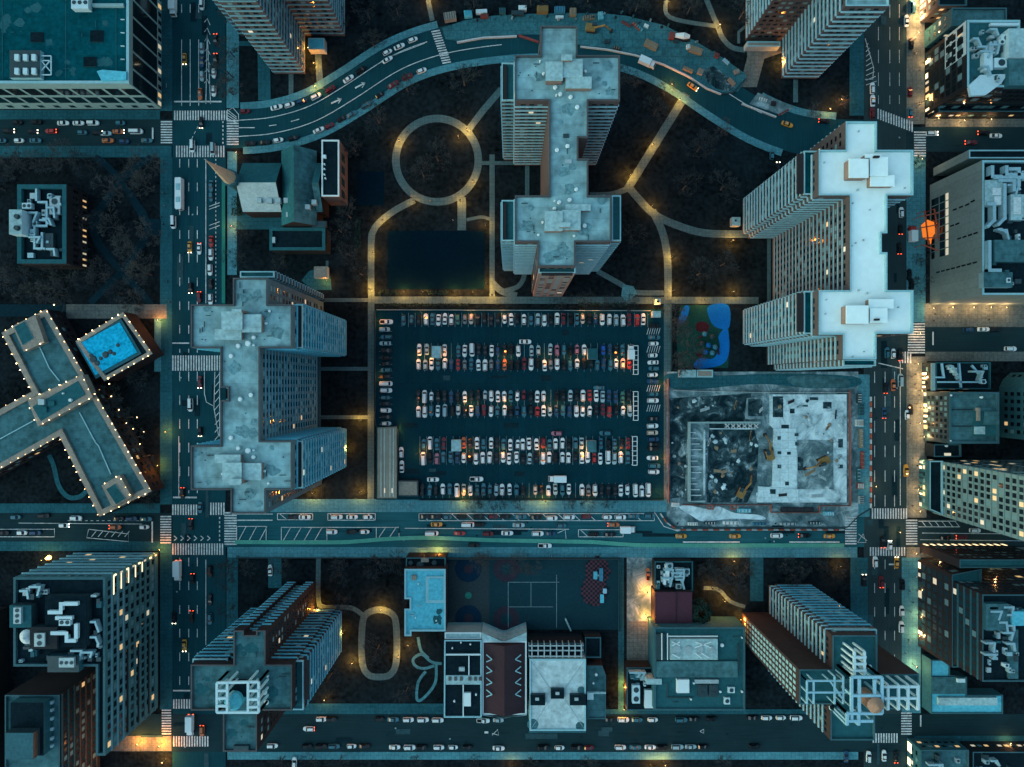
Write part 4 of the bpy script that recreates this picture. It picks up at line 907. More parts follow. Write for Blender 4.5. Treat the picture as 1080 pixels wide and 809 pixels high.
PH = bld('parish_hall', 'dark flat roofed hall with a pale rim just below the church transept', 'building', [(284, 240), (343, 240), (343, 264), (284, 264)], 8, 'wall_dark', 'roof_dark', 'roof_slate', par=.8, pw=1.2); rbox(PH, 'rooftop_unit', (287, 250, 290, 256), 1.2, 'metal'); rbox(PH, 'stair_house', (329, 233, 344, 239.5), 1.5, 'metal_dark')
b = MB(); b.prism(P(R(284, 263.6, 343, 264)), 0, .1)
# --- bottom middle block -----------------------------------------------------
Q = bld('school_building', 'pale blue flat roof on a school building beside the ball court', 'building', [(426.5, 600), (470, 600), (470, 666), (434, 666), (434, 671), (426.5, 671), (426.5, 642), (432, 642), (432, 632), (426.5, 632)], 12, 'brick_dark', 'roof_blue', 'coping_pale', par=.6, pw=.7)
rbox(Q, 'roof_kerb', (449, 608, 469, 636), .5, 'coping_pale', tm='coping_pale'); rbox(Q, 'roof_panel', (452, 610.5, 467, 633), .7, 'roof_blue'); rbox(Q, 'rooftop_unit', (434, 607, 439, 612), 1.1, 'ledge'); vents(Q, [(441, 616, .4), (438, 652, .4), (460, 655, .4)], .4)
Q2 = bld('school_annex', 'dark terrace roof with round tables at the top end of the school', 'building', [(428, 588), (470, 588), (470, 599.5), (428, 599.5)], 8, 'wall_dark', 'roof_dark', 'coping_teal'); vents(Q2, [(443, 596, 1.7), (433, 594, 1.2), (458, 594, 1.3)], 1.5, .9, 'parasol', 'metal_dark'); rbox(Q2, 'rooftop_unit', (444, 589, 452, 593), 1.2, 'ledge')
Q3 = bld('row_house', 'black roofed row house with white edging and skylights beside the maroon hall', 'house', [(468.5, 675), (508, 675), (508, 757), (468, 757)], 12, 'brick_dark', 'roof_dark', 'coping_pale', par=.6, pw=.5)
rbox(Q3, 'low_wall', (470, 690, 507, 691.3), .9, 'vent_white'); rbox(Q3, 'roof_terrace', (470, 712.5, 507, 722), .5, 'roof_pale'); rbox(Q3, 'low_wall', (488, 722, 489, 756), .9, 'vent_white'); rbox(Q3, 'low_wall', (494, 692, 495, 712), .9, 'vent_white'); rbox(Q3, 'skylight', (489.3, 731, 496.5, 745), 1.1, 'vent_white'); rbox(Q3, 'rooftop_unit', (484, 704, 490, 708), 1, 'metal')
vents(Q3, [(479, 740, .5), (502, 733, .5), (477, 684, .4), (496, 680, .4), (486, 678, .4)], .4); 
for x in (473, 479, 485, 494, 500, 505): rbox(Q3, 'roof_window', (x, 714, x + 3, 718), .8, 'glass')
HA = bld('assembly_hall', 'maroon gabled hall with white zigzag skylight outlines and white gable ends', 'hall', [(508.4, 676), (555.5, 676), (555.5, 754), (508.4, 754)], 11, 'stone_pale', 'roof_maroon', 'vent_white', par=.3, pw=.6)
b = MB(); z0 = HA.rz + .05
e = [(*U(*q, z0), z0) for q in R(509.5, 678, 554.5, 751)]; wx = (e[0][0] + e[1][0]) / 2; r0, r1 = (wx, e[0][1], z0 + 3.4), (wx, e[3][1], z0 + 3.4)
b.face([e[0], e[3], r1, r0], 0); b.face([e[1], r0, r1, e[2]], 1); b.face([e[0], r0, e[1]]); b.face([e[3], e[2], r1]); b.build('gable_roof', ['roof_brown', 'roof_brown'], HA.root, HA.off)
for ya, yb in ((667, 676), (754.2, 757.5)):
    b = MB(); q = P([(508, ya if ya > 700 else 667), (531, ya + (3.5 if ya > 700 else 10)), (555.5, ya if ya > 700 else 667), (555.5, yb - (3 if ya > 700 else 0)), (531, yb), (508, yb - (3 if ya > 700 else 0))], 11.5); b.prism(ccw(q), 0, 11.5); b.build('gable_end', 'roof_pale', HA.root, HA.off)
for i in range(4):
    for sd in (0, 1):
        x0, x1 = (513, 519) if not sd else (549.5, 543.5); y = 690.5 + i * 12.3; zz = z0 + 1.6
        b = MB(); b.beam((*U(x0, y, zz), zz), (*U(x1, y + 5, zz + .6), zz + .6), .22); b.beam((*U(x1, y + 5, zz + .6), zz + .6), (*U(x0, y + 7.5, zz), zz), .22); b.build('skylight_edge', 'coping_pale', HA.root, HA.off)
FW = bld('yard_wall_building', 'long white roofed strip closing the ball court, above the maroon hall', 'building', [(469, 667), (507.6, 667), (507.6, 674.4), (469, 674.4)], 11, 'stone_pale', 'roof_pale', 'vent_white', par=.3)
WR = bld('white_roof_block', 'square cracked white roof with three black roof boxes beside the maroon hall', 'building', [(558.5, 695), (618, 695), (618, 771), (558.5, 771)], 13, 'stone_pale', 'roof_cracked', 'coping_pale', par=.5, pw=.6)
for r in ((581, 727, 595, 737), (559.5, 733, 575, 744), (601, 733, 618, 744)): q = rbox(WR, 'roof_box', r, 1.6, 'metal_dark', tm='roof_dark'); rbox(WR, 'hatch', (r[0] + 5, r[1] + 3, r[0] + 9, r[1] + 6), 1.9, 'metal', parent=q)
for q in ((560, 697, 580, 726), (616.5, 697, 596, 726), (560, 769, 580, 738), (616.5, 769, 596, 738)):
    b = MB(); z = WR.rz + .04; b.beam((*U(q[0], q[1], z), z), (*U(q[2], q[3], z), z), .1); b.build('roof_seam', 'metal', WR.root, WR.off)
for q in ((562, 764, 2.2), (612, 766, 1.8), (613, 728, 1.5)):
    b = MB(); z = WR.rz + .03; x_, y_ = U(q[0], q[1], z); b.cyl(x_, y_, q[2], z - .02, z + .01, 9, q[2] * .9); b.build('stain', 'roof_dim', WR.root, WR.off)
rbox(WR, 'rear_terrace', (557.5, 771.3, 618, 773), -.1, 'wall_teal')
TR = bld('terrace_block', 'dark framed roof terrace at the top side of the white roof', 'building', [(557, 678), (616, 678), (616, 694.5), (557, 694.5)], 10, 'wall_dark', 'roof_dark', 'coping_teal', par=.5)
pergola(TR, [(558, 681, 615, 681), (558, 686, 615, 686), (558, 692, 615, 692)] + [(561 + i * 6.5, 679, 561 + i * 6.5, 693) for i in range(9)], 12.5, 'roof_pale' if False else 'metal', .3)
SB = bld('row_house', 'small mossy teal roofed house to the side of the white roof', 'house', [(619, 702), (635, 702), (639, 712), (639, 758.5), (619, 758.5)], 9, 'brick_dark', 'roof_dim', 'coping_teal', par=.5); rbox(SB, 'rooftop_unit', (619.5, 731, 626, 738), 1.2, 'white_unit'); rbox(SB, 'low_wall', (619, 730, 639, 732), .9, 'roof_pale'); vents(SB, [(629, 712, .7), (626, 721, .5)], .6)
SB2 = bld('terrace_block', 'black flat roof between the framed terrace and the school yard', 'building', [(617, 672), (634, 672), (634, 694), (617, 694)], 7, 'wall_dark', 'roof_dark', 'coping_teal')
CB = bld('community_building', 'wide teal flat roof with a four fan cooling unit and raised middle strip', 'building', [(690, 661.5), (786, 661.5), (786, 749.5), (690, 749.5)], 12, 'wall_teal', 'roof_slate', 'coping_teal', par=.6, pw=.7)
rbox(CB, 'raised_roof', (692.5, 697.5, 778, 714.5), 1.0, 'wall_teal', tm='roof_dim'); u = rbox(CB, 'cooling_unit', (707, 674, 757, 696), 1.8, 'metal', tm='roof_pale')
for i in range(4):
    b = MB(); q = U(714 + i * 12, 685.5, CB.rz + 2); b.cyl(*q, 1.55, CB.rz + 1.8, CB.rz + 2.15, 14); b.build('fan', 'metal', u, CB.off)
b = MB(); z = CB.rz + 2.6
for q in ((709, 677, 717, 681), (717, 677, 709, 681), (733, 677, 750, 683), (750, 677, 733, 683), (709, 690, 717, 694), (733, 689, 740, 694), (748, 694, 740, 689), (704, 668, 704, 696), (698, 668, 698, 696), (704, 671, 757, 671)): b.beam((*U(q[0], q[1], z), z), (*U(q[2], q[3], z), z), .22)
b.build('pipe_frame', 'vent_white', u, CB.off)
rbox(CB, 'rooftop_unit', (714, 717, 727, 731), 1.6, 'vent_white'); rbox(CB, 'rooftop_unit', (733, 717, 758, 721), 1.2, 'metal'); fan_unit(CB, (736, 722, 746, 735), 1.2, 1, 2, 'metal_dark'); fan_unit(CB, (748, 722, 757, 735), 1.2, 1, 2, 'metal_dark'); vents(CB, [(762, 681, .9), (760, 730, .6), (732, 721, .5), (729, 738, .5), (783, 673, .4), (783, 730, .5)], .6)
fan_unit(CB, (768, 725, 775, 731), .9, 1, 1); fan_unit(CB, (764, 736, 770, 743), .9, 1, 1); duct(CB, [(779, 680), (779, 706), (760, 706)], .5, .8, 'metal_dark'); duct(CB, [(704, 722), (704, 736), (730, 736)], .4, .7, 'metal_dark'); fan_unit(CB, (692, 669, 701, 696), 1.4, 1, 3, 'metal_dark')
CB2 = bld('community_building', 'low dark wing with rooftop boxes beside the lit alley', 'building', [(661, 704), (690, 704), (690, 749.5), (661, 749.5)], 7, 'wall_dark', 'roof_dark', 'coping_teal', par=.5); fan_unit(CB2, (667, 723, 675, 742), 1.8, 1, 2); rbox(CB2, 'rooftop_unit', (680, 728, 691, 747), 1.4, 'vent_white'); roof_clutter(CB2, (663, 707, 684, 724), 8, 61); rbox(CB2, 'rooftop_unit', (682, 716, 698, 722), 5.6, 'roof_pale')
MA = bld('maroon_shed', 'plain maroon roof with one ridge between the junk yard and dark garden tree', 'building', [(691, 624.5), (730, 624.5), (730, 658), (691, 658)], 8, 'brick_dark', 'roof_maroon', 'roof_maroon', par=.1); rbox(MA, 'ridge', (713, 625, 713.6, 657.5), .3, 'roof_brown')
YD = bld('yard_store', 'dark yard roof crowded with stored units above the maroon shed', 'building', [(690.5, 592), (731, 592), (731, 623.5), (690.5, 623.5)], 5, 'wall_dark', 'roof_dark', 'roof_slate'); roof_clutter(YD, (692, 594, 729, 622), 22, 71)
for q in ((702, 596, 706, 612), (700, 605, 702.5, 617)): rbox(YD, 'ladder_unit', q, 2.2, 'vent_white')
LM = bld('garage_canopy', 'long lit canopy roof with pale ribs beside the car park entrance', 'canopy', [(398, 451), (418.5, 450), (418.5, 525.5), (398, 525.5)], 4.2, 'metal_dark', 'canopy', 'ledge', par=.15, pw=.3)
for x in (401.5, 405, 411, 414.5): rbox(LM, 'rib', (x, 452, x + .7, 524), .35, 'concrete_pale')
for r in ((405, 515, 406, 520), (413, 515, 414, 520)): rbox(LM, 'roof_light', r, .5, 'lit_cool')
BO = bld('attendant_booth', 'small square flat roofed booth at the car park entrance', 'booth', [(419.5, 507), (441, 507), (441, 523.5), (419.5, 523.5)], 3.2, 'wall_dark', 'ledge', 'metal_dark', par=.2, pw=.4)
for i, (r, m, lb) in enumerate([((455.5, 365, 465, 377.5), 'roof_pale', 'square pale blue roofed pay booth in the second car row'), ((620, 367.5, 630, 379), 'roof_slate', 'square weathered grey roofed booth near the far end of the second car row'), ((476, 464, 486, 476), 'roof_pale', 'square white roofed booth in the sixth car row near its start'), ((619, 465, 629, 477), 'roof_dim', 'square stained teal roofed booth in the sixth car row')]):
    k_ = bld('parking_booth', lb, 'booth', R(*r), 3.4, 'metal', m, m, par=.05, pw=.2, group='booths in the car rows')
K1 = bld('gate_booth', 'white roofed square kiosk at the upper car park corner beside the path', 'booth', R(688, 328, 697, 334.5), 3, 'metal', 'roof_pale', 'roof_pale', par=.05)
K2 = bld('vent_kiosk', 'small square white kiosk with a dark centre near the car park corner', 'kiosk', R(691, 315, 697, 321), 2.5, 'metal', 'roof_pale', 'roof_pale', par=.05); rbox(K2, 'hatch', (692.8, 316.8, 695.2, 319.2), .4, 'roof_dark')
K3 = bld('vent_kiosk', 'small square white kiosk standing on the lawn by the white roofed tower', 'kiosk', R(772, 229, 781, 238), 2.5, 'metal', 'roof_pale', 'roof_pale', par=.05); rbox(K3, 'hatch', (775, 231.5, 777, 233.5), .3, 'metal_dark')
for r, lb in (((717, 390, 734, 398), 'pale blue roofed long cabin at the top of the building site'), ((735, 390, 752, 398), 'cream roofed long cabin at the top of the building site')):
    k_ = bld('site_cabin', lb, 'cabin', R(*r), 3, 'metal', 'roof_pale' if 'cream' not in lb else 'ledge', 'coping_pale', par=.05, group='cabins at the building site')
EC = bld('entrance_canopy', 'small glowing entrance canopy at the foot of the upper brick tower', 'canopy', R(325, 40, 342, 52), 4, 'metal', 'roof_blue', 'coping_pale', par=.1)
EC2 = bld('entrance_canopy', 'warm lit stone entrance canopy at the foot of the zigzag balcony tower', 'canopy', R(788, 43.6, 823, 49), 4, 'metal', 'ledge', 'coping_pale', par=.2)
EC3 = bld('fountain_shelter', 'small square garden shelter glowing on the forecourt above the avenue tower', 'shelter', R(331, 281, 345, 293), 3, 'metal', 'ledge', 'ledge', par=.05)

rd = random.Random(77)
def roof_details(B, rects, n, m='metal_dark'):
    for i in range(n):
        r = rects[i % len(rects)]; x, y = rd.uniform(r[0] + 2, r[2] - 4), rd.uniform(r[1] + 2, r[3] - 4); k = rd.random()
        if k < .3: duct(B, [(x, y), (x + rd.uniform(3, 7), y)] if rd.random() < .5 else [(x, y), (x, y + rd.uniform(3, 7))], .22, .42 + i * .004, m, 'roof_pipe')
        elif k < .6: rbox(B, 'roof_drain', (x, y, x + 1.1, y + 1.1), .12 + i * .002, m)
        else:
            b = MB(); z = B.rz + .012 + i * .0015; R_ = rd.uniform(.8, 2.6); q = U(x, y, z); nn = 11
            b.face([(q[0] + R_ * rd.uniform(.6, 1.2) * cos(t * 2 * pi / nn), q[1] + R_ * rd.uniform(.5, 1.1) * sin(t * 2 * pi / nn), z) for t in range(nn)]); b.build('water_stain', 'roof_stain' if B in (T1, T2) else 'roof_slate', B.root, B.off)
mat('roof_stain', (.10, .235, .26), .8, .45, .15, 1.2)
roof_details(T1, [(543, 62, 575, 104), (615, 60, 650, 104), (581, 110, 608, 205), (545, 210, 574, 250), (608, 208, 643, 252), (570, 258, 604, 279)], 44)
roof_details(T2, [(203, 323, 232, 365), (276, 324, 305, 362), (234, 370, 272, 465), (203, 472, 230, 515), (276, 470, 305, 514), (246, 515, 278, 540), (248, 295, 280, 325)], 52)
roof_details(T4, [(248, 672, 278, 700), (204, 704, 228, 746), (276, 704, 305, 746), (238, 754, 268, 788)], 26)
roof_details(B1, [(0, 2, 65, 50), (70, 12, 120, 85), (50, 60, 85, 86)], 26, 'roof_slate')
roof_details(CB, [(694, 716, 730, 747), (760, 665, 784, 745)], 14); roof_details(Q, [(430, 612, 446, 660), (450, 640, 468, 662)], 7, 'metal')

for B, n in ((B6, 9), (B6c, 6), (B8, 9), (B8b, 6), (B9b, 9), (B10b, 9), (B10, 6), (B11, 5)):
    a, c = edge_facing(B, -1, 0); [panes(B, at_edge(a, c, i / n), at_edge(a, c, (i + 1) / n), .4, random.uniform(1.8, 3.2), 1, random.uniform(.3, .75), name='shop_window', m=random.choice(('shop_glow', 'lit_warm', 'lit_cool', 'glass_mid', 'shop_glow', 'glass_mid'))) for i in range(n)]
a, c = edge_facing(B6, 0, -1); panes(B6, a, c, .4, 3.0, 14, .4, name='shop_window', m='lit_warm')
a, c = edge_facing(B10c, 0, 1); panes(B10c, a, c, .4, 3.0, 12, .4, name='shop_window', m='shop_glow')
a, c = edge_facing(B5, 1, 0)
for k in range(5): b = MB(); z = 12 + k * 4.6; b.obox(at_edge(a, c, .93 - .012 * k), at_edge(a, c, .99), .36, .46, z, z + .5); b.build('facade_light', 'shop_glow', B5.root, B5.off)
for k in range(8): b = MB(); z = 2 + k * 3.9; b.obox(at_edge(a, c, .986), at_edge(a, c, .996), .36, .6, z, z + 1.2); b.build('facade_light', 'shop_glow' if k % 2 else 'lit_cool', B5.root, B5.off)

roof_clutter(B5, (18, 614, 46, 634), 6, 91); roof_clutter(B5, (92, 625, 108, 698), 8, 92); roof_clutter(B5, (18, 676, 46, 700), 8, 93); roof_clutter(B10, (1040, 640, 1076, 712), 14, 94); roof_clutter(B6, (1024, 26, 1060, 60), 8, 95)
# ------------------------------------------------------------------ vehicles
def plan(L, Wd, r=.35, taper=.12):
    h, w_ = L / 2, Wd / 2
    return [(-h, -w_ + r), (-h + r * .6, -w_ + .04), (-h + 1.0, -w_), (h - 1.1, -w_), (h - .4, -w_ + taper), (h, -w_ + r + .2), (h, w_ - r - .2), (h - .4, w_ - taper), (h - 1.1, w_), (-h + 1.0, w_), (-h + r * .6, w_ - .04), (-h, w_ - r)]
def scale_plan(p, sx, sy, dx=0): return [(x * sx + dx, y * sy) for x, y in p]
SPEC = {   # length, width, bonnet height, roof height, cabin foot back/front, roof back/front
    'sedan': (4.9, 1.86, .92, 1.45, -1.75, 1.05, -.95, .25), 'suv': (4.75, 1.95, 1.08, 1.74, -2.25, 1.10, -2.0, .35), 'hatchback': (4.25, 1.8, .95, 1.5, -2.0, 1.05, -1.55, .25),
    'van': (5.5, 2.05, 1.15, 2.1, -2.68, 1.9, -2.6, 1.2), 'taxi': (4.9, 1.88, .94, 1.5, -1.85, 1.05, -1.15, .25), 'pickup_truck': (5.6, 2.0, 1.08, 1.75, -.55, 1.25, -.35, .5)}
PARTS = {}
def car_meshes(kind):
    L, Wd, hb, hr, cb, cf, rb, rf = SPEC[kind]
    b = MB(); pl = plan(L, Wd)
    b.frustum(scale_plan(pl, .98, .94), .28, pl, .5, False, 0); b.frustum(pl, .5, scale_plan(pl, .995, .98), hb - .14, False, 0); b.frustum(scale_plan(pl, .995, .98), hb - .14, scale_plan(pl, .965, .90), hb, True, 0)
    wf, wr = Wd * .43, Wd * .345
    F = [(cb, -wf), (cf, -wf), (cf, wf), (cb, wf)]; T = [(rb, -wr), (rf, -wr), (rf, wr), (rb, wr)]
    zt = hr - .06
    b.face([(*F[0], hb), (*F[1], hb), (*T[1], zt), (*T[0], zt)], 1); b.face([(*F[2], hb), (*F[3], hb), (*T[3], zt), (*T[2], zt)], 1)
    top = [(x * 1.0, y * 1.03) for x, y in T]
    b.frustum(top, zt, [(x * .96, y * .9) for x, y in T], hr, True, 0)
    b.face([(*p, zt) for p in reversed(top)], 0)
    for s in (-1, 1):   # window pillars keep the sides from reading as one black patch
        xm = (cb + cf) / 2 - .1; b.face([(xm - .06, s * wf * 1.005, hb), (xm + .06, s * wf * 1.005, hb), (xm - .02, s * wr * 1.01, zt), (xm - .14, s * wr * 1.01, zt)], 0)
        b.box(cf - .15, s * Wd * .47, cf + .05, s * Wd * .56, hb - .05, hb + .12, 0)
    for sx in (-1, 1):
        for s in (-1, 1):
            b.beam((sx * L * .30, s * (Wd / 2 - .24), .32), (sx * L * .30, s * (Wd / 2 - .02), .32), .32, 2, 10)
    if kind == 'pickup_truck':
        b.box(-L / 2 + .18, -Wd * .36, -.75, Wd * .36, hb - .02, hb + .015, 2)
    if kind == 'suv' or kind == 'van':
        for s in (-1, 1): b.box(rb + .2, s * wr * .8, rf - .2, s * wr * .86, hr, hr + .06, 2)
    if kind == 'taxi': b.box(-.5, -.28, -.2, .28, hr, hr + .18, 3)
    ws = MB(); ws.face([(cf, -wf, hb + .01), (cf, wf, hb + .01), (rf, wr, zt), (rf, -wr, zt)]); ws.v = [(x + .012, y * .97, z) for x, y, z in ws.v]
    rw = MB(); rw.face([(cb, wf, hb + .01), (cb, -wf, hb + .01), (rb, -wr, zt), (rb, wr, zt)]); rw.v = [(x - .012, y * .93, z) for x, y, z in rw.v]
    if abs(rb - cb) < .15: rw.v = [(x - .03, y, z) for x, y, z in rw.v]
    return b, ws, rw
def mesh_of(mb, name, mats):
    me = bpy.data.meshes.new(name); me.from_pydata(mb.v, [], mb.f)
    for m in mats: me.materials.append(MATS[m])
    if len(mats) > 1: me.polygons.foreach_set('material_index', mb.mi)
    me.update(); return me
RAW = {k: car_meshes(k) for k in SPEC}
GLASSM = {k: (mesh_of(v[1], 'windscreen', ['glass']), mesh_of(v[2], 'rear_window', ['glass'])) for k, v in RAW.items()}
BODY = {}
def lamp_mesh(kind, front):
    L, Wd, hb = SPEC[kind][:3]; b = MB(); x = L / 2 * (1 if front else -1)
    b.box(x - .16, -.2, x + .04 * (1 if front else -1) + .02, .2, hb - .25, hb + .02)
    return mesh_of(b, 'headlight' if front else 'tail_light', ['head_glow' if front else 'tail_glow'])
LAMPM = {(k, f): lamp_mesh(k, f) for k in SPEC for f in (True, False)}
def obj(name, me, parent=None, loc=None):
    o = bpy.data.objects.new(name, me); COL.objects.link(o)
    if parent is not None: o.parent = parent
    if loc: o.location = loc
    return o
rv = random.Random(2)
def vehicle(kind, col, px, py, ang, label, group, lights='', z=.06):
    key = (kind, col)
    if key not in BODY: BODY[key] = mesh_of(RAW[kind][0], 'body', ['paint_' + col, 'glass', 'tyre', 'barrier_white'])
    r = tag(empty(kind, (*U(px, py), z), ang), label, kind.replace('_', ' '), group); k_ = rv.uniform(.90, 1.0); r.scale = (k_ * rv.uniform(.95, 1.02), k_ * .95, k_)
    obj('body', BODY[key], r); obj('windscreen', GLASSM[kind][0], r); obj('rear_window', GLASSM[kind][1], r)
    L, Wd = SPEC[kind][:2]
    for f, ch in ((True, 'h'), (False, 't')):
        if ch in lights:
            for s in (-1, 1): obj('headlight' if f else 'tail_light', LAMPM[(kind, f)], r, (0, s * Wd * .34, 0))
    return r
def box_truck(px, py, ang, L, label, col='W', cabcol='W', group=None, hgt=3.2, lights='', bus=False):
    r = tag(empty('bus' if bus else 'box_truck', (*U(px, py), .06), ang), label, 'bus' if bus else 'truck', group)
    b = MB()
    if bus:
        b.frustum(plan(L, 2.55, .25, .05), .4, plan(L, 2.55, .25, .05), 2.9, False); b.frustum(plan(L, 2.55, .25, .05), 2.9, scale_plan(plan(L, 2.55, .25, .05), .985, .93), 3.1); b.build('body', 'paint_' + col, r)
        b = MB(); b.box(-L * .3, -.7, -L * .1, .7, 3.1, 3.35); b.box(L * .12, -.7, L * .28, .7, 3.1, 3.35); b.build('roof_unit', 'coping_pale', r)
        b = MB(); b.box(L / 2 - .05, -1.1, L / 2 + .03, 1.1, 1.3, 2.6); b.build('windscreen', 'glass', r)
    else:
        c = 1.9; b.box(-L / 2, -1.22, L / 2 - c - .15, 1.22, .75, hgt); b.box(-L / 2 + .05, -1.26, L / 2 - c - .2, 1.26, hgt - .15, hgt + .03); b.build('cargo_box', 'paint_' + col, r)
        b = MB(); f = L / 2; P0 = [(f - c, -1.05), (f, -1.05), (f, 1.05), (f - c, 1.05)]; P1 = [(f - c, -1.0), (f - .55, -1.0), (f - .55, 1.0), (f - c, 1.0)]
        b.frustum(P0, .5, P0, 1.35, True); b.frustum([(x - .1 if x > f - .1 else x, y * .98) for x, y in P0], 1.35, P1, 2.3, True); b.build('cab', 'paint_' + cabcol, r)
        b = MB(); b.face([(f - .06, -.95, 1.4), (f - .06, .95, 1.4), (f - .5, .92, 2.25), (f - .5, -.92, 2.25)]); b.build('windscreen', 'glass', r)
    for sx in (-.32, .34):
        for s in (-1, 1):
            b = MB(); b.beam((sx * L, s * .85, .45), (sx * L, s * 1.2, .45), .45, None, 10); b.build('wheel', 'tyre', r)
    for ch, x, m, nm in (('h', L / 2, 'head_glow', 'headlight'), ('t', -L / 2, 'tail_glow', 'tail_light')):
        if ch in lights:
            for s in (-1, 1): b = MB(); b.box(x - .1, s * .85 - .2, x + .1, s * .85 + .2, .8, 1.15); b.build(nm, m, r)
    return r
KN = ['sedan', 'suv', 'sedan', 'hatchback', 'suv', 'sedan', 'suv', 'hatchback']
def tok(t):
    """'290W', '467Wv' (van), '780Wp' (pickup) -> position, colour letter, kind letter"""
    i = 0
    while t[i].isdigit() or t[i] == '.': i += 1
    return float(t[:i]), t[i], t[i + 1:]
rc = random.Random(11)
KW = {'suv': 'suv', 'sedan': 'saloon', 'hatchback': 'hatchback', 'van': 'van', 'pickup_truck': 'pickup truck', 'taxi': 'taxi'}
def lot_row(spec, y, rowname, vertical=True, dy=0):
    """spec: list of (origin, tokens)"""
    cars = []
    for org, s in spec:
        for t in s.split(): x, c, k = tok(t); cars.append((org + x / 6.318, c, k))
    cars.sort()
    for i, (x, c, k) in enumerate(cars):
        kind = 'van' if k == 'v' else 'pickup_truck' if k == 'p' else rc.choice(KN)
        a = (pi / 2 if rc.random() < .6 else -pi / 2) if vertical else (0 if rc.random() < .6 else pi)
        end = 'left' if vertical else 'top'
        lab = f"{CARCOL[c][0]} {KW[kind]} parked {ORD[i]} from the {end} in the {rowname}"
        j = rc.uniform(-1.1, 1.1)
        vehicle(kind, c, x if vertical else y + j, (y + j) if vertical else x, a + rc.uniform(-.045, .045), lab, 'cars parked in the large car park')
a0, a1 = 380, 540
lot_row([(a0, '290T 343T 392K 440W 482T 522W 565W 608W 650H 697G 740E 783K 827K 872K 917K 962W 1006W 1045K'), (a1, '80W 127T 172S 215W 258K 300W 342D 388K 432T 470E 512K 555B 600W 647W 692S 738W 778D 830R 872W')], 337, "car park's top row")
lot_row([(a0, '395W 445S 563W 655T 697W 745Wv 790K 832K 876W 917B 962K 1006K'), (a1, '42W 130S 175S 255S 300P 345T 388K 432P 480W 606N 650B 692K 735T')], 369.3, "car park's second row")
lot_row([(a0, '390W 435S 477W 520T 565W 608B 653R 697G 740T 788W 832W 873G 917B 962O 1006K 1050K'), (a1, '82D 128W 172K 217W 258G 300W 345K 387T 433W 478K 525K 567T 608B 653T 692W 737E 780R')], 384.3, "car park's third row")
lot_row([(a0, '388K 430Wv 475W 520K 563K 607B 650K 697W 740K 788K 833S 873W 917W 960W 1003T 1047W'), (a1, '78D 125K 168W 210W 297K 340K 388S 430K 472W 517R 560W 603S 645B 690B 735H 775K')], 417.8, "car park's fourth row")
lot_row([(a0, '390W 432W 475T 518W 565Sv 615K 653S 697K 740W 783B 825D 872W 913T 962W 1003K 1045B'), (a1, '80T 125K 168R 210W 252S 295B 340T 383B 428W 470W 517W 560K 605D 647R 693K 738W 783S')], 433.2, "car park's fifth row")
lot_row([(a0, '425T 467Wv 512T 558D 690O 732K 778W 822T 872W 912K 955T 1000W'), (a1, '38W 72W 113W 163W 208D 250T 290W 335W 377K 422T 463S 590T 640K 683T 728K 773D')], 467.8, "car park's sixth row")
lot_row([(a0, '422Wv 467K 512P 555T 603T 647B 690W 732K 772W 817W 862W 908K 952W 992W 1042W'), (a1, '30W 73K 117S 162K 207W 247W 288K 335W 375W 420K 465W 503W 547R 587W 638Wv 680S 722W 770T')], 482.8, "car park's seventh row")
lot_row([(a0, '415K 465T 505K 552W 598T 645Wv 690E 735W 780T 822T 865T 907S 945W 995W 1040T'), (a1, '30T 73K 155E 195K 243W 288S 335T 378W 465W 508G 552W 595K 640K 685K 723W 767W 820Wv 862W 905Wv')], 516.5, "car park's bottom row")
lot_row([(310, '187Wp 238S 288T 330S 378K 425K 465K 507T 550K 598Wv 642W 690T 730K 775W'), (410, '187K 232W')], 407, "column beside the lawn and canopy", False)
lot_row([(310, '215K 290T 332W 410W 457W 497T 540W 583B 668T 710W'), (410, '200K 247W 292E 335B 370K 397K 460W 512T 552W')], 688.8, "column beside the building site", False)
LN = 'vehicles in the car park lanes'
vehicle('sedan', 'W', 554, 360.5, 0, 'white saloon driving along the first lane of the car park', LN)
vehicle('sedan', 'T', 631.5, 409, pi, 'teal saloon driving along the second lane of the car park', LN)
vehicle('suv', 'P', 587, 457, pi, 'pinkish red suv stopped along the third lane of the car park', LN)
vehicle('suv', 'T', 638, 456.7, pi, 'teal suv stopped along the third lane of the car park', LN)
vehicle('sedan', 'W', 457, 505.5, 0, 'white saloon driving along the bottom lane, near the booth', LN)
vehicle('pickup_truck', 'W', 502.7, 505, 0, 'white pickup driving along the bottom lane of the car park', LN)
box_truck(587.5, 504.5, pi, 7.0, 'white box truck standing in the bottom lane of the car park')
vehicle('suv', 'W', 423.5, 477, pi / 2, 'white suv queuing beside the canopy, ahead of a saloon', LN); vehicle('sedan', 'W', 424, 492, pi / 2, 'white saloon queuing beside the canopy, behind an suv', LN)
for x, lb in ((665, 'white box truck parked nose up in the second car row, at its end'), ):
    box_truck(664.7, 371.5, pi / 2, 5.8, lb)
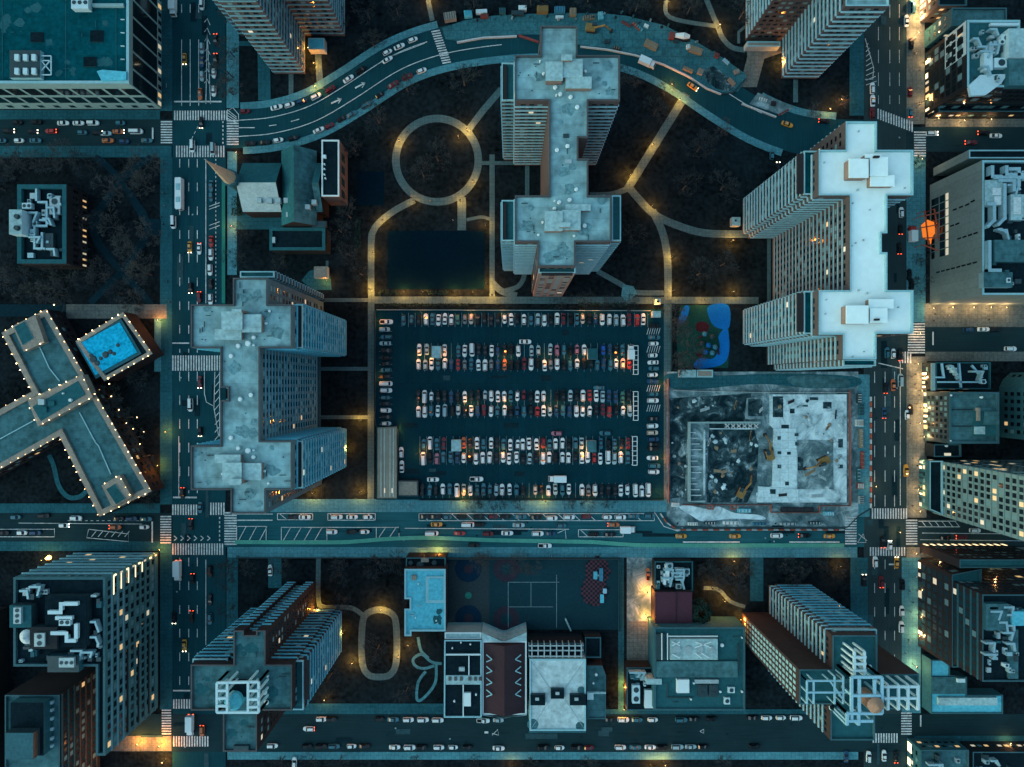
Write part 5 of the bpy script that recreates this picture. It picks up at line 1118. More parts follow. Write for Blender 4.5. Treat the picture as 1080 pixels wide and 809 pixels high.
for x0, y0, lb in ((669.5, 365, 'upper'), (669.5, 413, 'middle'), (668.5, 460, 'lower')):
    rk = tag(empty('loading_rack', (*U(x0, y0 + 15), 0)), f'white ladder-shaped rack at the end of the {lb} double row of cars', 'rack', 'ladder racks in the car park')
    for k in range(6):
        b = MB(); q0 = U(x0 - 2.4, y0 + k * 5); q1 = U(x0 + 2.4, y0 + k * 5 + 5); xa, xb, ya, yb = q0[0], q1[0], q1[1], q0[1]
        for (p_, q_) in (((xa, ya), (xb, ya)), ((xa, yb), (xb, yb)), ((xa, ya), (xa, yb)), ((xb, ya), (xb, yb))): b.beam((*p_, 2.2 + k * .004), (*q_, 2.2 + k * .004), .17)
        for p_ in ((xa, ya), (xb, yb), (xa, yb), (xb, ya)): b.beam((*p_, 0), (*p_, 2.2), .09)
        b.build('rack_bay', 'vent_white', rk, (*U(x0, y0 + 15), 0))
# ---- street vehicles: px, py, colour, kind, angle or None (use the street's), lights
def street(rows, label_tail, group, ang, flip=False):
    cnt = {}
    for r in sorted(rows, key=lambda q: q[1] if 'from the top' in label_tail else q[0]):
        px, py, c = r[0], r[1], r[2]; opt = r[3] if len(r) > 3 else ''
        kind = {'v': 'van', 'y': 'taxi', 'p': 'pickup_truck'}.get(opt[:1] or ' ', None) or rc.choice(KN)
        lights = ''.join(ch for ch in opt if ch in 'ht')
        a = ang(px, py) if callable(ang) else ang
        if 'r' in opt: a += pi
        key = (CARCOL[c][0], kind); cnt.setdefault(key, []).append(1); i = len(cnt[key]) - 1
        n_same = sum(1 for q in rows if q[2] == c)
        lab = f"{ORD[i]} {CARCOL[c][0]} {KW[kind]} {label_tail}"
        vehicle(kind, c, px, py, a + rc.uniform(-.02, .02), lab, group, lights)
D = -pi / 2; UPA = pi / 2
street([(20, 130, 'K'), (40, 129.5, 'K'), (68, 130.5, 'W'), (84, 130.5, 'W'), (99.5, 130.5, 'W'), (128, 130.5, 'T')], 'from the left at the upper kerb below the flat roofed office', 'cars along the upper side street', 0)
street([(11, 139, 'K', 'h'), (36, 139.5, 'K', 'h'), (55, 139, 'R', 'rt'), (88, 140.5, 'T'), (104, 141, 'K', 'h'), (113, 141.5, 'S'), (126, 139.5, 'O', 'h'), (145, 139.5, 'W', 'v')], 'from the left, queuing below the flat roofed office', 'cars along the upper side street', 0)
street([(3, 149, 'T'), (21.5, 149, 'W'), (39, 149, 'T'), (115, 149, 'O'), (132, 150, 'B'), (156, 149, 'T')], 'from the left at the park kerb of the side street', 'cars along the upper side street', 0)
street([(214, 5, 'W', 'v'), (228, 43, 'K', 't'), (228, 63, 'K', 't'), (214, 52, 'S'), (214, 66, 'B'), (195.5, 63, 'Y', 'yh'), (214, 81, 'S'), (226.5, 78, 'W'), (226.5, 97, 'W'), (212, 100, 'O', 'y'), (213, 130, 'K', 'h'), (204, 155, 'W', 'v'), (225.5, 158, 'S', 'v')], 'from the top, on the avenue above the golden spire', 'vehicles on the narrow avenue', D)
street([(223.5, 197, 'T'), (223.5, 208, 'T'), (184, 235, 'W', 'v'), (201, 261, 'Y', 'yh'), (211, 263, 'W', 't'), (223.5, 255, 'R'), (223.5, 269, 'W'), (222.5, 285, 'W'), (223, 300, 'K'), (202, 304, 'K', 'h'), (211, 314, 'D', 't'), (223, 316, 'W')], 'from the top, between the spire and the grey tower', 'vehicles on the narrow avenue', D)
street([(211.6, 403, 'D', 'h'), (202, 427, 'W', 'v'), (212, 455, 'K', 'h'), (193.5, 520, 'K', 't'), (202, 553, 'K', 't'), (212, 535, 'T'), (204, 610, 'K', 't'), (184.5, 651, 'K', 'h'), (203, 650, 'K', 't'), (195.5, 680, 'Y', 'yh'), (214, 770, 'O', 't'), (222.5, 602, 'K'), (222.5, 632, 'K'), (222.5, 652, 'T')], 'from the top, on the avenue beside the grey towers', 'vehicles on the narrow avenue', D)
street([(932.5, 745, 'K'), (941, 700, 'K')], 'from the top, on the avenue beside the pergola tower', 'vehicles on the wide avenue', UPA) if False else None
box_truck(184.7, 9, D, 7.5, 'long white box truck at the top of the avenue by the flat roofed office')
box_truck(191.5, 206, D, 12.5, 'long white bus on the avenue beside the park', bus=True)
box_truck(189.5, 601, D, 8.0, 'white delivery truck on the avenue just below the main street crossing', lights='t')
box_truck(202.5, 763, D, 8.0, 'white delivery truck on the avenue beside the tank topped tower', lights='t')
def tang(px, py):
    i = min(range(len(CURVE) - 1), key=lambda k: hypot(CURVE[k][0] - px, CURVE[k][1] - py))
    a, c = CURVE[max(i - 1, 0)], CURVE[i + 1]; return atan2(-(c[1] - a[1]), c[0] - a[0])
street([(259, 118, 'D'), (292.4, 114, 'W'), (306, 111.5, 'W'), (319, 107.7, 'B'), (334, 102.5, 'W'), (349, 95, 'D'), (368, 84, 'W'), (381, 75, 'K'), (409, 56, 'W'), (421.5, 50, 'W'), (435.6, 43, 'W'), (409, 63.8, 'W')], 'from the avenue on the outer side of the curved road', 'cars parked along the curved road', tang)
street([(265, 152, 'K'), (280, 151, 'K'), (294, 148.7, 'W'), (310, 146.5, 'K'), (336.7, 138, 'W'), (348, 133.6, 'D'), (361, 126, 'K'), (371, 121.5, 'T'), (387, 111.6, 'T'), (401, 101, 'K'), (415, 90, 'D'), (430, 82, 'D'), (445, 75.5, 'W')], 'from the avenue on the inner side of the curved road', 'cars parked along the curved road', tang)
street([(730, 92, 'Y', 'yh'), (829.6, 131.8, 'Y', 'y'), (868.5, 128.5, 'K', 't')], 'driving past the street works', 'cars driving on the curved road', tang)
box_truck(681.7, 68, tang(682, 68), 6.8, 'white box truck on the curved road beside the street works barrier')
street([(955, 23, 'W'), (961, 9, 'T', 'v'), (960, 47, 'K'), (958.5, 98, 'D'), (919, 94, 'W'), (919.5, 107, 'W'), (959, 119, 'T', 't'), (919, 120, 'D')], 'from the top, above the white roofed tower', 'vehicles on the wide avenue', UPA)
street([(949.5, 224.6, 'W'), (948.7, 242, 'K', 't'), (947.5, 262, 'K', 't'), (958, 290, 'K'), (960, 300, 'K')], 'from the top, beside the pale stone block', 'vehicles on the wide avenue', UPA)
box_truck(960, 247.5, UPA, 6.4, 'short white truck with a red cab beside the glowing orange works', cabcol='R')
street([(941, 373, 'W'), (934.5, 372, 'T'), (948, 374, 'K', 't'), (933, 409, 'K', 't'), (941, 406, 'O', 'y'), (948.4, 401, 'S', 'v'), (931.5, 435, 'B', 't'), (955.7, 437.5, 'W'), (954.5, 496, 'Y', 'y'), (959, 432, 'K'), (930, 571, 'K', 't'), (937.5, 575, 'W', 'h')], 'from the top, on the wide avenue beside the building site', 'vehicles on the wide avenue', UPA)
street([(922, 592, 'W'), (944.5, 593, 'Y', 'yh'), (910, 611.5, 'K', 'h'), (928.5, 613, 'D', 't'), (950, 643.8, 'W'), (949.5, 660.5, 'W'), (950.5, 616, 'K'), (915, 797, 'W'), (931.5, 796, 'W'), (891.6, 797, 'B'), (944, 797, 'K', 't')], 'from the top, on the wide avenue below the main street', 'vehicles on the wide avenue', UPA)
street([(981.6, 141.6, 'W', 'h'), (1036, 141, 'K', 't'), (1049, 144, 'W'), (1023, 151, 'D', 't')], 'from the avenue, below the black glass block', 'cars in the upper cross street', 0)
street([(1020, 348, 'B'), (1036, 347.5, 'W'), (1049, 348, 'K'), (1064, 368, 'W')], 'from the avenue, below the pale stone block', 'cars in the middle cross street', 0)
street([(18, 545, 'T'), (48, 543.5, 'K'), (81.7, 546, 'W'), (126, 546.5, 'K'), (140, 546.5, 'B'), (155, 547, 'T')], 'from the left at the hotel kerb of the main street', 'cars along the main street', 0)
street([(68.8, 553.7, 'W', 'h'), (123, 555.5, 'O', 't'), (153, 555.5, 'W'), (24.6, 561.5, 'W'), (39, 561.5, 'B'), (5, 561.5, 'K')], 'from the left, on the main street below the hotel', 'cars along the main street', 0)
street([(311.6, 537.8, 'K'), (322, 538, 'W'), (355.7, 538.7, 'W'), (371.8, 538.7, 'W'), (388, 538.7, 'W')], 'from the avenue, parked beside the lawn on the main street', 'cars along the main street', 0) if False else street([(310, 545, 'K'), (322, 545, 'W'), (355.7, 545, 'W'), (371.8, 545, 'W'), (388, 545, 'W')], 'from the avenue, parked beside the lawn on the main street', 'cars along the main street', 0)
street([(449, 544.5, 'K'), (460, 544.5, 'K'), (472, 545, 'T'), (487, 544.5, 'K'), (505, 544.5, 'K'), (520, 544.5, 'D'), (533, 544.5, 'K'), (549, 544.5, 'T'), (565, 545, 'K'), (582, 546, 'W'), (600, 545, 'W'), (618, 544.5, 'D'), (640, 545, 'W'), (654, 545, 'W'), (668, 544, 'T'), (684.6, 543.5, 'T')], 'from the left at the car park kerb of the main street', 'cars along the main street', 0)
street([(460.8, 552.6, 'Y', 'y'), (493.7, 553, 'W', 'v'), (505.7, 552.8, 'K', 't'), (547, 553.4, 'S'), (592, 554, 'T'), (718, 565, 'Y', 'y'), (774.6, 565, 'Y', 'y'), (818.5, 564.4, 'W'), (847.8, 564.4, 'K', 't'), (874, 565, 'Y', 'y'), (647, 553, 'O', 't')], 'from the left, driving along the main street', 'cars along the main street', 0)
street([(350.5, 560.5, 'W'), (371, 560.5, 'K'), (385, 560.5, 'W'), (455.6, 562, 'W', 'v'), (484.8, 562, 'R'), (514.7, 562.5, 'D'), (535, 561.8, 'W'), (567, 562.3, 'W'), (580.5, 562.3, 'B'), (626, 563, 'K'), (642.7, 563.3, 'K'), (574.6, 575, 'W', 'p'), (499.7, 574.3, 'K')], 'from the left, parked beside the green cycle lane', 'cars along the main street', 0)
box_truck(661.5, 557.6, 0, 6.0, 'white box truck on the main street before the building site')
street([(996, 567, 'K'), (1027, 559, 'W'), (1013, 566, 'D', 't')], 'from the avenue, below the tall apartment slab', 'cars along the main street', 0)
street([(339.6, 757.5, 'W'), (350, 757.5, 'K'), (400.6, 757.5, 'K'), (415, 757.8, 'T'), (431, 758, 'W'), (446.5, 758, 'W'), (462, 758.3, 'W'), (509.7, 759, 'W', 'p'), (525.6, 758.6, 'S'), (642.7, 758, 'K'), (657, 758, 'W'), (671.5, 758, 'T'), (688, 758, 'W'), (718, 758, 'T'), (731, 757.5, 'K'), (749.6, 757, 'K'), (807.8, 756, 'W'), (822.8, 756, 'W'), (838.8, 756, 'W'), (793, 756, 'K')], 'from the left at the upper kerb of the back street', 'cars along the back street', 0)
street([(326.3, 767.5, 'W', 'rt')], 'driving with red tail lights on the back street', 'cars along the back street', 0)
street([(288, 785.5, 'W'), (324.6, 786, 'K'), (339.6, 786, 'K'), (353, 786, 'T'), (371.2, 786, 'W'), (384.5, 786, 'K'), (416.6, 787, 'W'), (432.5, 787, 'W'), (445, 787, 'K'), (463, 787, 'W'), (478, 787, 'W'), (493, 787, 'K'), (526, 788, 'W'), (573, 787, 'K'), (590, 787.5, 'W'), (608, 787, 'K'), (621, 787.5, 'D'), (654, 787, 'W'), (669.8, 787, 'T'), (685.5, 787, 'W'), (698, 787, 'K'), (714, 786.5, 'S'), (728, 786.5, 'S'), (741, 786.5, 'K'), (795, 786, 'K')], 'from the left at the lower kerb of the back street', 'cars along the back street', 0)
street([(285.7, 601, 'W')], 'parked upright in the driveway below the main street', 'cars in driveways', UPA); street([(311.3, 803, 'W')], 'parked upright in the driveway below the back street', 'cars in driveways', UPA)
street([(683, 605, 'O', 'p')], 'parked in the lit alley beside the crowded yard roof', 'cars in driveways', UPA); street([(813.5, 164, 'T'), (820, 178, 'K', 'ht')], 'waiting in the driveway beside the white roofed tower', 'cars in driveways', UPA)

# ------------------------------------------------------------------ lamps
POST = None
def lamp(px, py, e=1.0, label=None, group='lamps beside the paths', hgt=4.6, col=(1, .28, .04), z=0.0):
    global POST
    if POST is None:
        b = MB(); b.cyl(0, 0, .11, 0, 3.1, 6, .06); b.cyl(0, 0, .2, 0, .4, 6); pm = mesh_of(b, 'post', ['metal_dark'])
        b = MB(); b.cyl(0, 0, .12, 3.1, 3.25, 8, .3); b.cyl(0, 0, .34, 3.55, 3.7, 8, .1); hm = mesh_of(b, 'lamp_head', ['metal_dark'])
        b = MB(); b.cyl(0, 0, .25, 3.25, 3.55, 8); gm = mesh_of(b, 'lantern', ['lamp_glow'])
        POST = (pm, hm, gm)
    r = tag(empty('street_lamp', (*U(px, py), z)), label, 'street lamp', group)
    obj('post', POST[0], r); obj('lamp_head', POST[1], r); obj('lantern', POST[2], r)
    k = ('pt', round(e, 2), col)
    if k not in LIGHTS:
        l = bpy.data.lights.new('lamp_light', 'POINT'); l.energy = LAMP_W * e; l.color = col; l.shadow_soft_size = .35; LIGHTS[k] = l
    lo = bpy.data.objects.new('lamp_light', LIGHTS[k]); COL.objects.link(lo); lo.parent = r; lo.location = (0, 0, 2.85)
    return r
LIGHTS = {}
LAMPS = [
 (422, 151, 1.2, 'lamp post on the round path, on its side nearest the avenue'), (493, 139, 1.5, 'lamp post where the slanting path meets the round path'), (484, 146, .6, 'lamp post just inside the round path'),
 (499, 193, .7, 'lamp post at the lower inner edge of the round path'), (486, 213, .9, 'lamp post at the bottom of the round path'), (437, 214, .5, 'lamp post where the side path leaves the round path'),
 (405, 234, 1.1, 'lamp post on the bend of the path above the dark ball court'), (395, 268, 1.0, 'lamp post beside the dark ball court on the lawn path'), (391, 306, 1.8, 'lamp post where the lawn path meets the long cross path'),
 (426, 308, 1.4, 'first of four lamp posts in the hedge below the dark ball court'), (446, 308, .7, 'second of four lamp posts in the hedge below the dark ball court'), (479, 308, 1.4, 'third of four lamp posts in the hedge below the dark ball court'), (499, 308, .9, 'fourth of four lamp posts in the hedge below the dark ball court'),
 (513, 300, 1.4, 'lamp post on the straight path beside the ball court corner'), (512, 238, .8, 'lamp post beside the straight path above the ball court'), (519, 312, .9, 'lamp post where the straight path meets the long cross path'),
 (664, 186, 1.6, 'lamp post at the meeting of three paths beside the central tower'), (687, 155, 1.0, 'lamp post midway along the slanting path'), (715, 108, 1.2, 'lamp post at the top of the slanting path'), (707, 92, .8, 'lamp post on the pavement above the slanting path'),
 (687, 218, .9, 'lamp post where the path forks to the white roofed tower'), (708, 272, 1.3, 'lamp post beside the curving lawn path'), (709, 307, 1.3, 'lamp post at the lower end of the curving lawn path'), (771, 255, 1.3, 'lamp post on the lawn beside the white kiosk'), (772, 308, 1.2, 'lamp post on the lawn above the blue playground'), (740, 317, .6, 'lamp post on the cross path above the blue playground'),
 (690, 321, 1.2, 'lamp post by the kiosks at the car park corner'), (381, 443, 1.3, 'lamp post on the small lawn beside the car park column'), (381, 518, 1.6, 'lamp post on the lawn corner beside the canopy'), (331, 519, 1.8, 'lamp post on the paved corner below the grey tower'), (331, 376, 1.0, 'lamp post by the middle door of the grey tower'), (330, 440, .6, 'lamp post by the lower door of the grey tower'), (338, 345, .7, 'lamp post at the foot of the upper balcony stack of the grey tower'), (367, 472, .9, 'lamp post at the foot of the lower balcony stack of the grey tower'),
 (420, 452, 1.3, 'lamp post at the upper end of the canopy'), (409, 462, 1.6, 'lamp post over the canopy roof'), (346, 296, .5, 'lamp post in the garden forecourt above the grey tower'), (330, 312, .6, 'lamp post at the tip of the grey tower'), (247, 240, .4, 'lamp post on the avenue pavement below the spire'),
 (333, 70, 1.0, 'lamp post on the path to the upper brick tower'), (334, 94, .8, 'lamp post at the road end of the upper brick tower path'), (327, 54, .5, 'lamp post by the canopy of the upper brick tower'), (455, 0, .9, 'lamp post on the path at the top edge'), (706, 2, 1.0, 'lamp post at the top edge above the street works'), (757, 30, 1.1, 'lamp post where two paths meet at the top'), (790, 52, .5, 'first lamp post at the zigzag tower entrance'), (818, 53, .6, 'second lamp post at the zigzag tower entrance'), (822, 68, 1.1, 'third lamp post at the zigzag tower entrance'), (884, 108, .6, 'lamp post on the lawn corner by the wide avenue'), (872, 118, .5, 'lamp post on the curved road near the wide avenue'),
 (787, 221, .8, 'lamp post at the upper foot of the white roofed tower'), (821, 246, .9, 'first of three lamp posts by the white roofed tower doors'), (821, 275, .9, 'second of three lamp posts by the white roofed tower doors'), (821, 304, 1.0, 'third of three lamp posts by the white roofed tower doors'), (786, 338, .8, 'lamp post beside the playground and white roofed tower'), (818, 379, .7, 'lamp post at the lower corner of the white roofed tower'),
 (403, 641, 1.5, 'lamp post at the top of the oval path'), (373, 697, 1.6, 'lamp post on the avenue side of the oval path'), (421, 690, .9, 'lamp post on the school side of the oval path'), (431, 678, .8, 'lamp post behind the pale blue school roof'), (336, 640, 1.0, 'lamp post by the tank tower path'), (363, 665, .6, 'lamp post at the foot of the tank tower balconies'), (344, 735, .5, 'lamp post below the tank tower balconies'),
 (447, 583, 1.4, 'lamp post at the school terrace on the main street'), (463, 582, 1.4, 'second lamp post at the school terrace on the main street'), (681, 622, 1.6, 'upper lamp post along the lit alley'), (681, 648, 1.6, 'middle lamp post along the lit alley'), (672, 700, 1.8, 'lower lamp post along the lit alley'), (657, 722, 1.6, 'lamp post by the low dark wing on the school yard path'), (657, 745, .9, 'lamp post where the school yard path meets the back street'), (687, 690, .8, 'lamp post at the wide teal building corner'),
 (762, 632, 1.2, 'lamp post in the garden with the dark tree'), (779, 651, 1.0, 'lamp post behind the wide teal building'), (772, 590, .8, 'lamp post on the main street by the garden trees'), (812, 636, 1.2, 'lamp post at the pergola tower door'), (883, 595, .7, 'lamp post on the corner lawn below the building site'), (749, 618, .6, 'lamp post on the garden path'),
 (149, 781, 2.2, 'lamp post in the bright yard under the gridded office'), (172, 783, 2.6, 'lamp post on the avenue corner under the gridded office'), (175, 800, 1.6, 'lamp post at the bottom of the avenue'), (700, 803, 1.0, 'lamp post at the bottom edge below the wide teal building'), (686, 806, 1.0, 'second lamp post at the bottom edge below the wide teal building'), (540, 806, .5, 'lamp post at the bottom edge below the white roof'),
 (172, 578, .7, 'lamp post on the corner of avenue and main street'), (170, 490, .5, 'lamp post on the hotel side of the avenue'), (170, 338, .9, 'lamp post at the end of the park plaza'), (178, 455, .6, 'lamp post on the avenue pavement beside the hotel'), (90, 210, .5, 'lamp post beside the library front'),
 (489, 527.5, .5, 'lamp post on the pavement below the bottom car row'), (575, 527.5, .5, 'second lamp post on the pavement below the bottom car row'), (252, 163, .4, 'lamp post on the church lawn')]
for px, py, e, lb in LAMPS: lamp(px, py, e, lb)
AV = [(963, 4, 5.0), (966, 20, 5.0), (964, 38, 4.0), (974, 66, 1.2), (972, 108, 1.3), (985, 128, .9), (1012, 130, 1.6), (1040, 129, .8), (968, 170, .6), (980, 326, 1.4), (1000, 325, 1.4), (1022, 325, 1.3), (1040, 325, 1.3), (1056, 325, 1.3), (966, 352, .8), (964, 384, 1.6), (970, 398, 2.0), (968, 412, 1.7), (971, 430, 2.0), (966, 446, 1.2), (970, 460, 1.3), (968, 486, .9), (964, 515, 1.0), (966, 538, 1.2), (985, 582, .8), (1010, 582, .8), (1045, 583, .7), (962, 582, 1.0), (969, 600, 1.2), (968, 620, 1.1), (967, 648, 1.4), (965, 668, 1.5), (962, 700, 2.0), (970, 780, 1.0), (990, 782, 1.6), (1020, 784, 1.4), (1060, 780, 1.0), (945, 560, .9), (920, 512, .4)]
for i, (px, py, e) in enumerate(sorted(AV, key=lambda q: q[1])):
    lamp(px, py, e * .32, f"{ORD[i]} shop front lamp post, counted down the outer pavement of the wide avenue", 'lamps along the wide avenue', col=(1, .47, .18))
LOT = [(441, 377, .5), (455, 377, .6), (470, 377, .35), (533, 377.5, .7), (575, 378, .5), (600, 378, .4), (616, 378, .4), (650, 379, .5), (658, 384, .5), (441, 426, .25), (492, 425.5, .55), (500, 426, .55), (533, 425, .5), (577, 427, .5), (588, 428, .5), (615, 427, .4), (660, 426.5, .5), (448, 475, .4), (495, 475, .6), (530, 475.5, .4), (572, 474, .6), (615, 474.5, .7), (655, 473, .6), (400, 339, .5), (445, 330, .4), (497, 330, .5), (530, 330, .4), (615, 330, .5), (628, 330, .5), (684, 332, .6), (491, 526, .5), (560, 526, .5), (572, 526, .5), (620, 526, .5), (697, 405, .8), (697, 483, .8), (695, 520, .9), (401, 398, .4), (440, 478, .4), (415, 480, .4)]
for i, (px, py, e) in enumerate(sorted(LOT, key=lambda q: (round(q[1] / 48), q[0]))):
    lamp(px, py, e * .36, f"{ORD[i]} low lamp post between the parked cars, counted row by row", 'lamps in the car park')

# ------------------------------------------------------------------ trees
def grow(b, p, d, L, r, depth, rn, n=3):
    q = tuple(p[i] + d[i] * L for i in range(3)); b.beam(p, q, (max(r, .028), max(r * .6, .022)), None, 3)
    if depth == 0: return
    for k in range(rn.choice((2, 3, 3))):
        a = rn.uniform(0, 2 * pi); t = rn.uniform(.45, .95)
        s = (d[0] + t * cos(a), d[1] + t * sin(a), d[2] * .8 + rn.uniform(-.05, .25)); l = math.sqrt(sum(c * c for c in s)); s = tuple(c / l for c in s)
        m = rn.uniform(.6, 1); grow(b, tuple(p[i] + d[i] * L * m for i in range(3)), s, L * rn.uniform(.60, .86), r * .62, depth - 1, rn)
TM = []
for sd in range(4):
    rn = random.Random(100 + sd)
    t = MB(); t.beam((0, 0, -.1), (.1, .05, 2.8), (.26, .19), None, 7); t.beam((.1, .05, 2.7), (.05, .1, 4.2), (.19, .13), None, 6)
    cr = MB()
    for k in range(6):
        a = k * pi / 3 + rn.uniform(-.4, .4); el = rn.uniform(.35, 1.1); d = (cos(a) * cos(el), sin(a) * cos(el), sin(el))
        grow(cr, (.08, .08, rn.uniform(2.6, 4.0)), d, rn.uniform(1.7, 2.4), .075, 5, rn)
    TM.append((mesh_of(t, 'trunk', ['bark']), mesh_of(cr, 'crown', ['bark']), mesh_of(cr, 'crown', ['bark_dim'])))
TN = [0]
def tree(px, py, s, label, group, bright=False):
    i = TN[0] % 4; TN[0] += 1
    r = tag(empty('bare_tree', (*U(px, py), 0), rc.uniform(0, 6.28)), label, 'tree', group); r.scale = (s, s, s * rc.uniform(.9, 1.15))
    obj('trunk', TM[i][0], r); obj('crown', TM[i][1 if bright else 2], r)
rt = random.Random(5)
park = [(78, 172), (100, 178), (60, 176), (130, 205), (145, 190), (160, 200), (112, 235), (127, 243), (140, 262), (150, 280), (115, 290), (100, 300), (80, 295), (55, 292), (30, 292), (12, 280), (8, 300), (40, 310), (70, 312), (130, 310), (150, 322), (160, 290), (90, 260), (88, 230), (30, 180), (10, 186), (165, 250), (163, 180), (5, 200)]
for i, (x, y) in enumerate(sorted(park, key=lambda q: q[1])): tree(x, y, rt.uniform(1.0, 1.5), f'bare winter tree in the park, {ORD[i]} from the top', 'bare trees in the park', i % 3 != 2)
grp = [('on the pavement by the upper brick tower', [(247, 60), (246, 82), (246, 100), (245, 20)], 1.0, True), ('beside the hotel on the avenue', [(150, 460), (140, 440), (155, 400), (158, 480), (165, 520), (130, 420)], 1.0, False),
       ('along the main street opposite the car park', [(500, 527), (516, 528), (530, 527), (548, 528), (600, 528), (618, 528), (640, 528)], .8, False),
       ('on the lawn beside the tank tower', [(244, 610), (246, 640), (245, 595), (262, 592), (300, 594), (360, 592), (400, 592), (420, 590)], .95, False), ('at the upper edge of the school yard', [(505, 590), (545, 592), (560, 596), (510, 586)], .9, True),
       ('in the garden beside the dark evergreen', [(742, 598), (758, 600), (772, 604), (785, 596), (752, 612), (776, 618)], .8, False), ('on the corner lawn below the building site', [(826, 594), (845, 598), (862, 594), (878, 598), (835, 606)], .8, False),
       ('beside the blue playground', [(713, 350), (722, 372), (716, 384), (709, 338)], 1.1, True), ('on the long path below the central tower', [(616, 317), (640, 320), (660, 322), (592, 321)], .8, False),
       ('on the lawn of the round path', [(462, 170), (447, 186), (430, 96), (490, 90), (400, 130)], 1.1, False), ('on the lawn of the slanting path', [(735, 160), (760, 200), (720, 200), (690, 120), (760, 280), (735, 290), (665, 250), (650, 90), (640, 240)], 1.15, False),
       ('on the lawn above the curved road', [(360, 30), (390, 20), (420, 16), (500, 8), (560, 5), (620, 2), (670, 12), (725, 14), (780, 20), (395, 50)], 1.2, False), ('by the church garden', [(375, 160), (370, 230), (262, 250), (255, 275), (300, 280), (370, 270), (360, 245), (382, 290)], 1.0, False),
       ('around the oval path', [(400, 680), (440, 620), (365, 630), (350, 710), (430, 725), (360, 605)], 1.0, False), ('on the pavement below the back street', [(300, 798), (360, 799), (440, 798), (500, 800), (620, 799), (760, 798), (330, 798), (560, 800)], .8, False), ('beside the pale stone block', [(962, 175), (966, 275), (964, 300)], .7, False), ('on the curved road pavement', [(640, 82), (668, 90), (700, 96), (760, 140), (855, 122), (884, 112)], .7, True)]
for ph, ps, s, br in grp:
    for i, (x, y) in enumerate(sorted(ps)): tree(x, y, s * rt.uniform(.85, 1.2), f'{ORD[i]} bare tree from the left {ph}', 'bare trees ' + ph, br)
et = tag(empty('evergreen_tree', (*U(734, 640), 0)), 'dark dense evergreen tree leaning over the maroon shed roof', 'tree')
b = MB(); b.cyl(0, 0, .35, 0, 7, 8, .12); b.build('trunk', 'bark_dim', et)
b = MB(); rn = random.Random(3)
for k in range(1500):
    th = rn.uniform(0, 2 * pi); zz = rn.uniform(1.5, 9); rmax = 4.6 * (1 - ((zz - 4) / 6.2) ** 2) ** .5 if abs(zz - 4) < 6.1 else .5
    rr = rmax * rn.uniform(.35, 1) ** .6 * (1 + .18 * sin(th * 5 + zz)); x, y = rr * cos(th), rr * sin(th); s = rn.uniform(.25, .55); a = rn.uniform(0, 6.3)
    b.face([(x - s * cos(a), y - s * sin(a), zz + rn.uniform(-.3, .3)), (x + s * sin(a) * .5, y - s * cos(a) * .5, zz + .2), (x + s * cos(a), y + s * sin(a), zz + rn.uniform(-.3, .3)), (x - s * sin(a) * .5, y + s * cos(a) * .5, zz + .15)])
b.build('crown', 'leaf_dark', et)
for i, (x, y, w_, d_) in enumerate([(251, 218, 12, 20), (378, 246, 6, 30), (410, 309, 20, 5), (462, 309, 22, 4), (555, 281, 18, 5), (640, 321, 60, 3), (450, 321.5, 90, 3)]):
    b = MB(); rn = random.Random(i); wx, wy = w_ * S, d_ * S
    for k in range(int(40 + wx * wy * 3)):
        px_, py_, zz = rn.uniform(-wx / 2, wx / 2), rn.uniform(-wy / 2, wy / 2), rn.uniform(.2, 1.3); s = rn.uniform(.2, .4)
        b.face([(px_ - s, py_, zz), (px_, py_ - s, zz + .1), (px_ + s, py_, zz + .2), (px_, py_ + s, zz)])
    o = b.build('hedge', 'leaf_dark'); o.location = (*U(x, y), 0)
    tag(o, ['dark shrubs between the spire and the church nave', 'dark hedge beside the lawn path above the ball court', 'low lit hedge strip below the ball court, nearer the avenue', 'low lit hedge strip below the ball court, nearer the straight path', 'small shrub bed at the foot of the central tower', 'long hedge strip above the top car row, past the central tower', 'long hedge strip above the top car row, near the lawn path'][i], 'hedge')

# ------------------------------------------------------------------ playgrounds
pg = tag(empty('playground_surface', (*U(740, 353), 0)), 'blue and green soft playground surface with a red patch beside the car park', 'playground')
o_ = (*U(740, 353), 0)
def pshape(pts, m, z, name='coloured_patch', root=pg, off=o_):
    b = MB(); b.face([(*p, z) for p in ccw(P(smooth(pts, 5, True)))]); b.build(name, m, root, off)
b = MB(); b.prism(P([(718, 322), (768, 322), (769, 350), (768, 388), (716, 388), (713, 352)]), .0, .05); b.build('base_surface', 'play_green', pg, o_)
pshape([(716, 336), (722, 323), (727, 324), (724, 336), (717, 342)], 'play_blue', .06); pshape([(747, 323), (768, 322), (769, 345), (757, 346), (749, 338)], 'play_blue', .062)
pshape([(767, 346), (769, 370), (762, 384), (740, 389), (731, 386), (738, 378), (752, 378), (759, 366), (758, 354)], 'play_blue', .064); pshape([(734, 342), (740, 339), (748, 343), (745, 350), (735, 349)], 'play_red', .066); pshape([(733, 372), (742, 374), (738, 378)], 'play_red', .068)
pf = tag(empty('climbing_frame', (*U(748, 362), 0)), 'dark blue climbing frame with slides standing on the playground surface', 'climbing frame'); o2 = (*U(748, 362), 0)
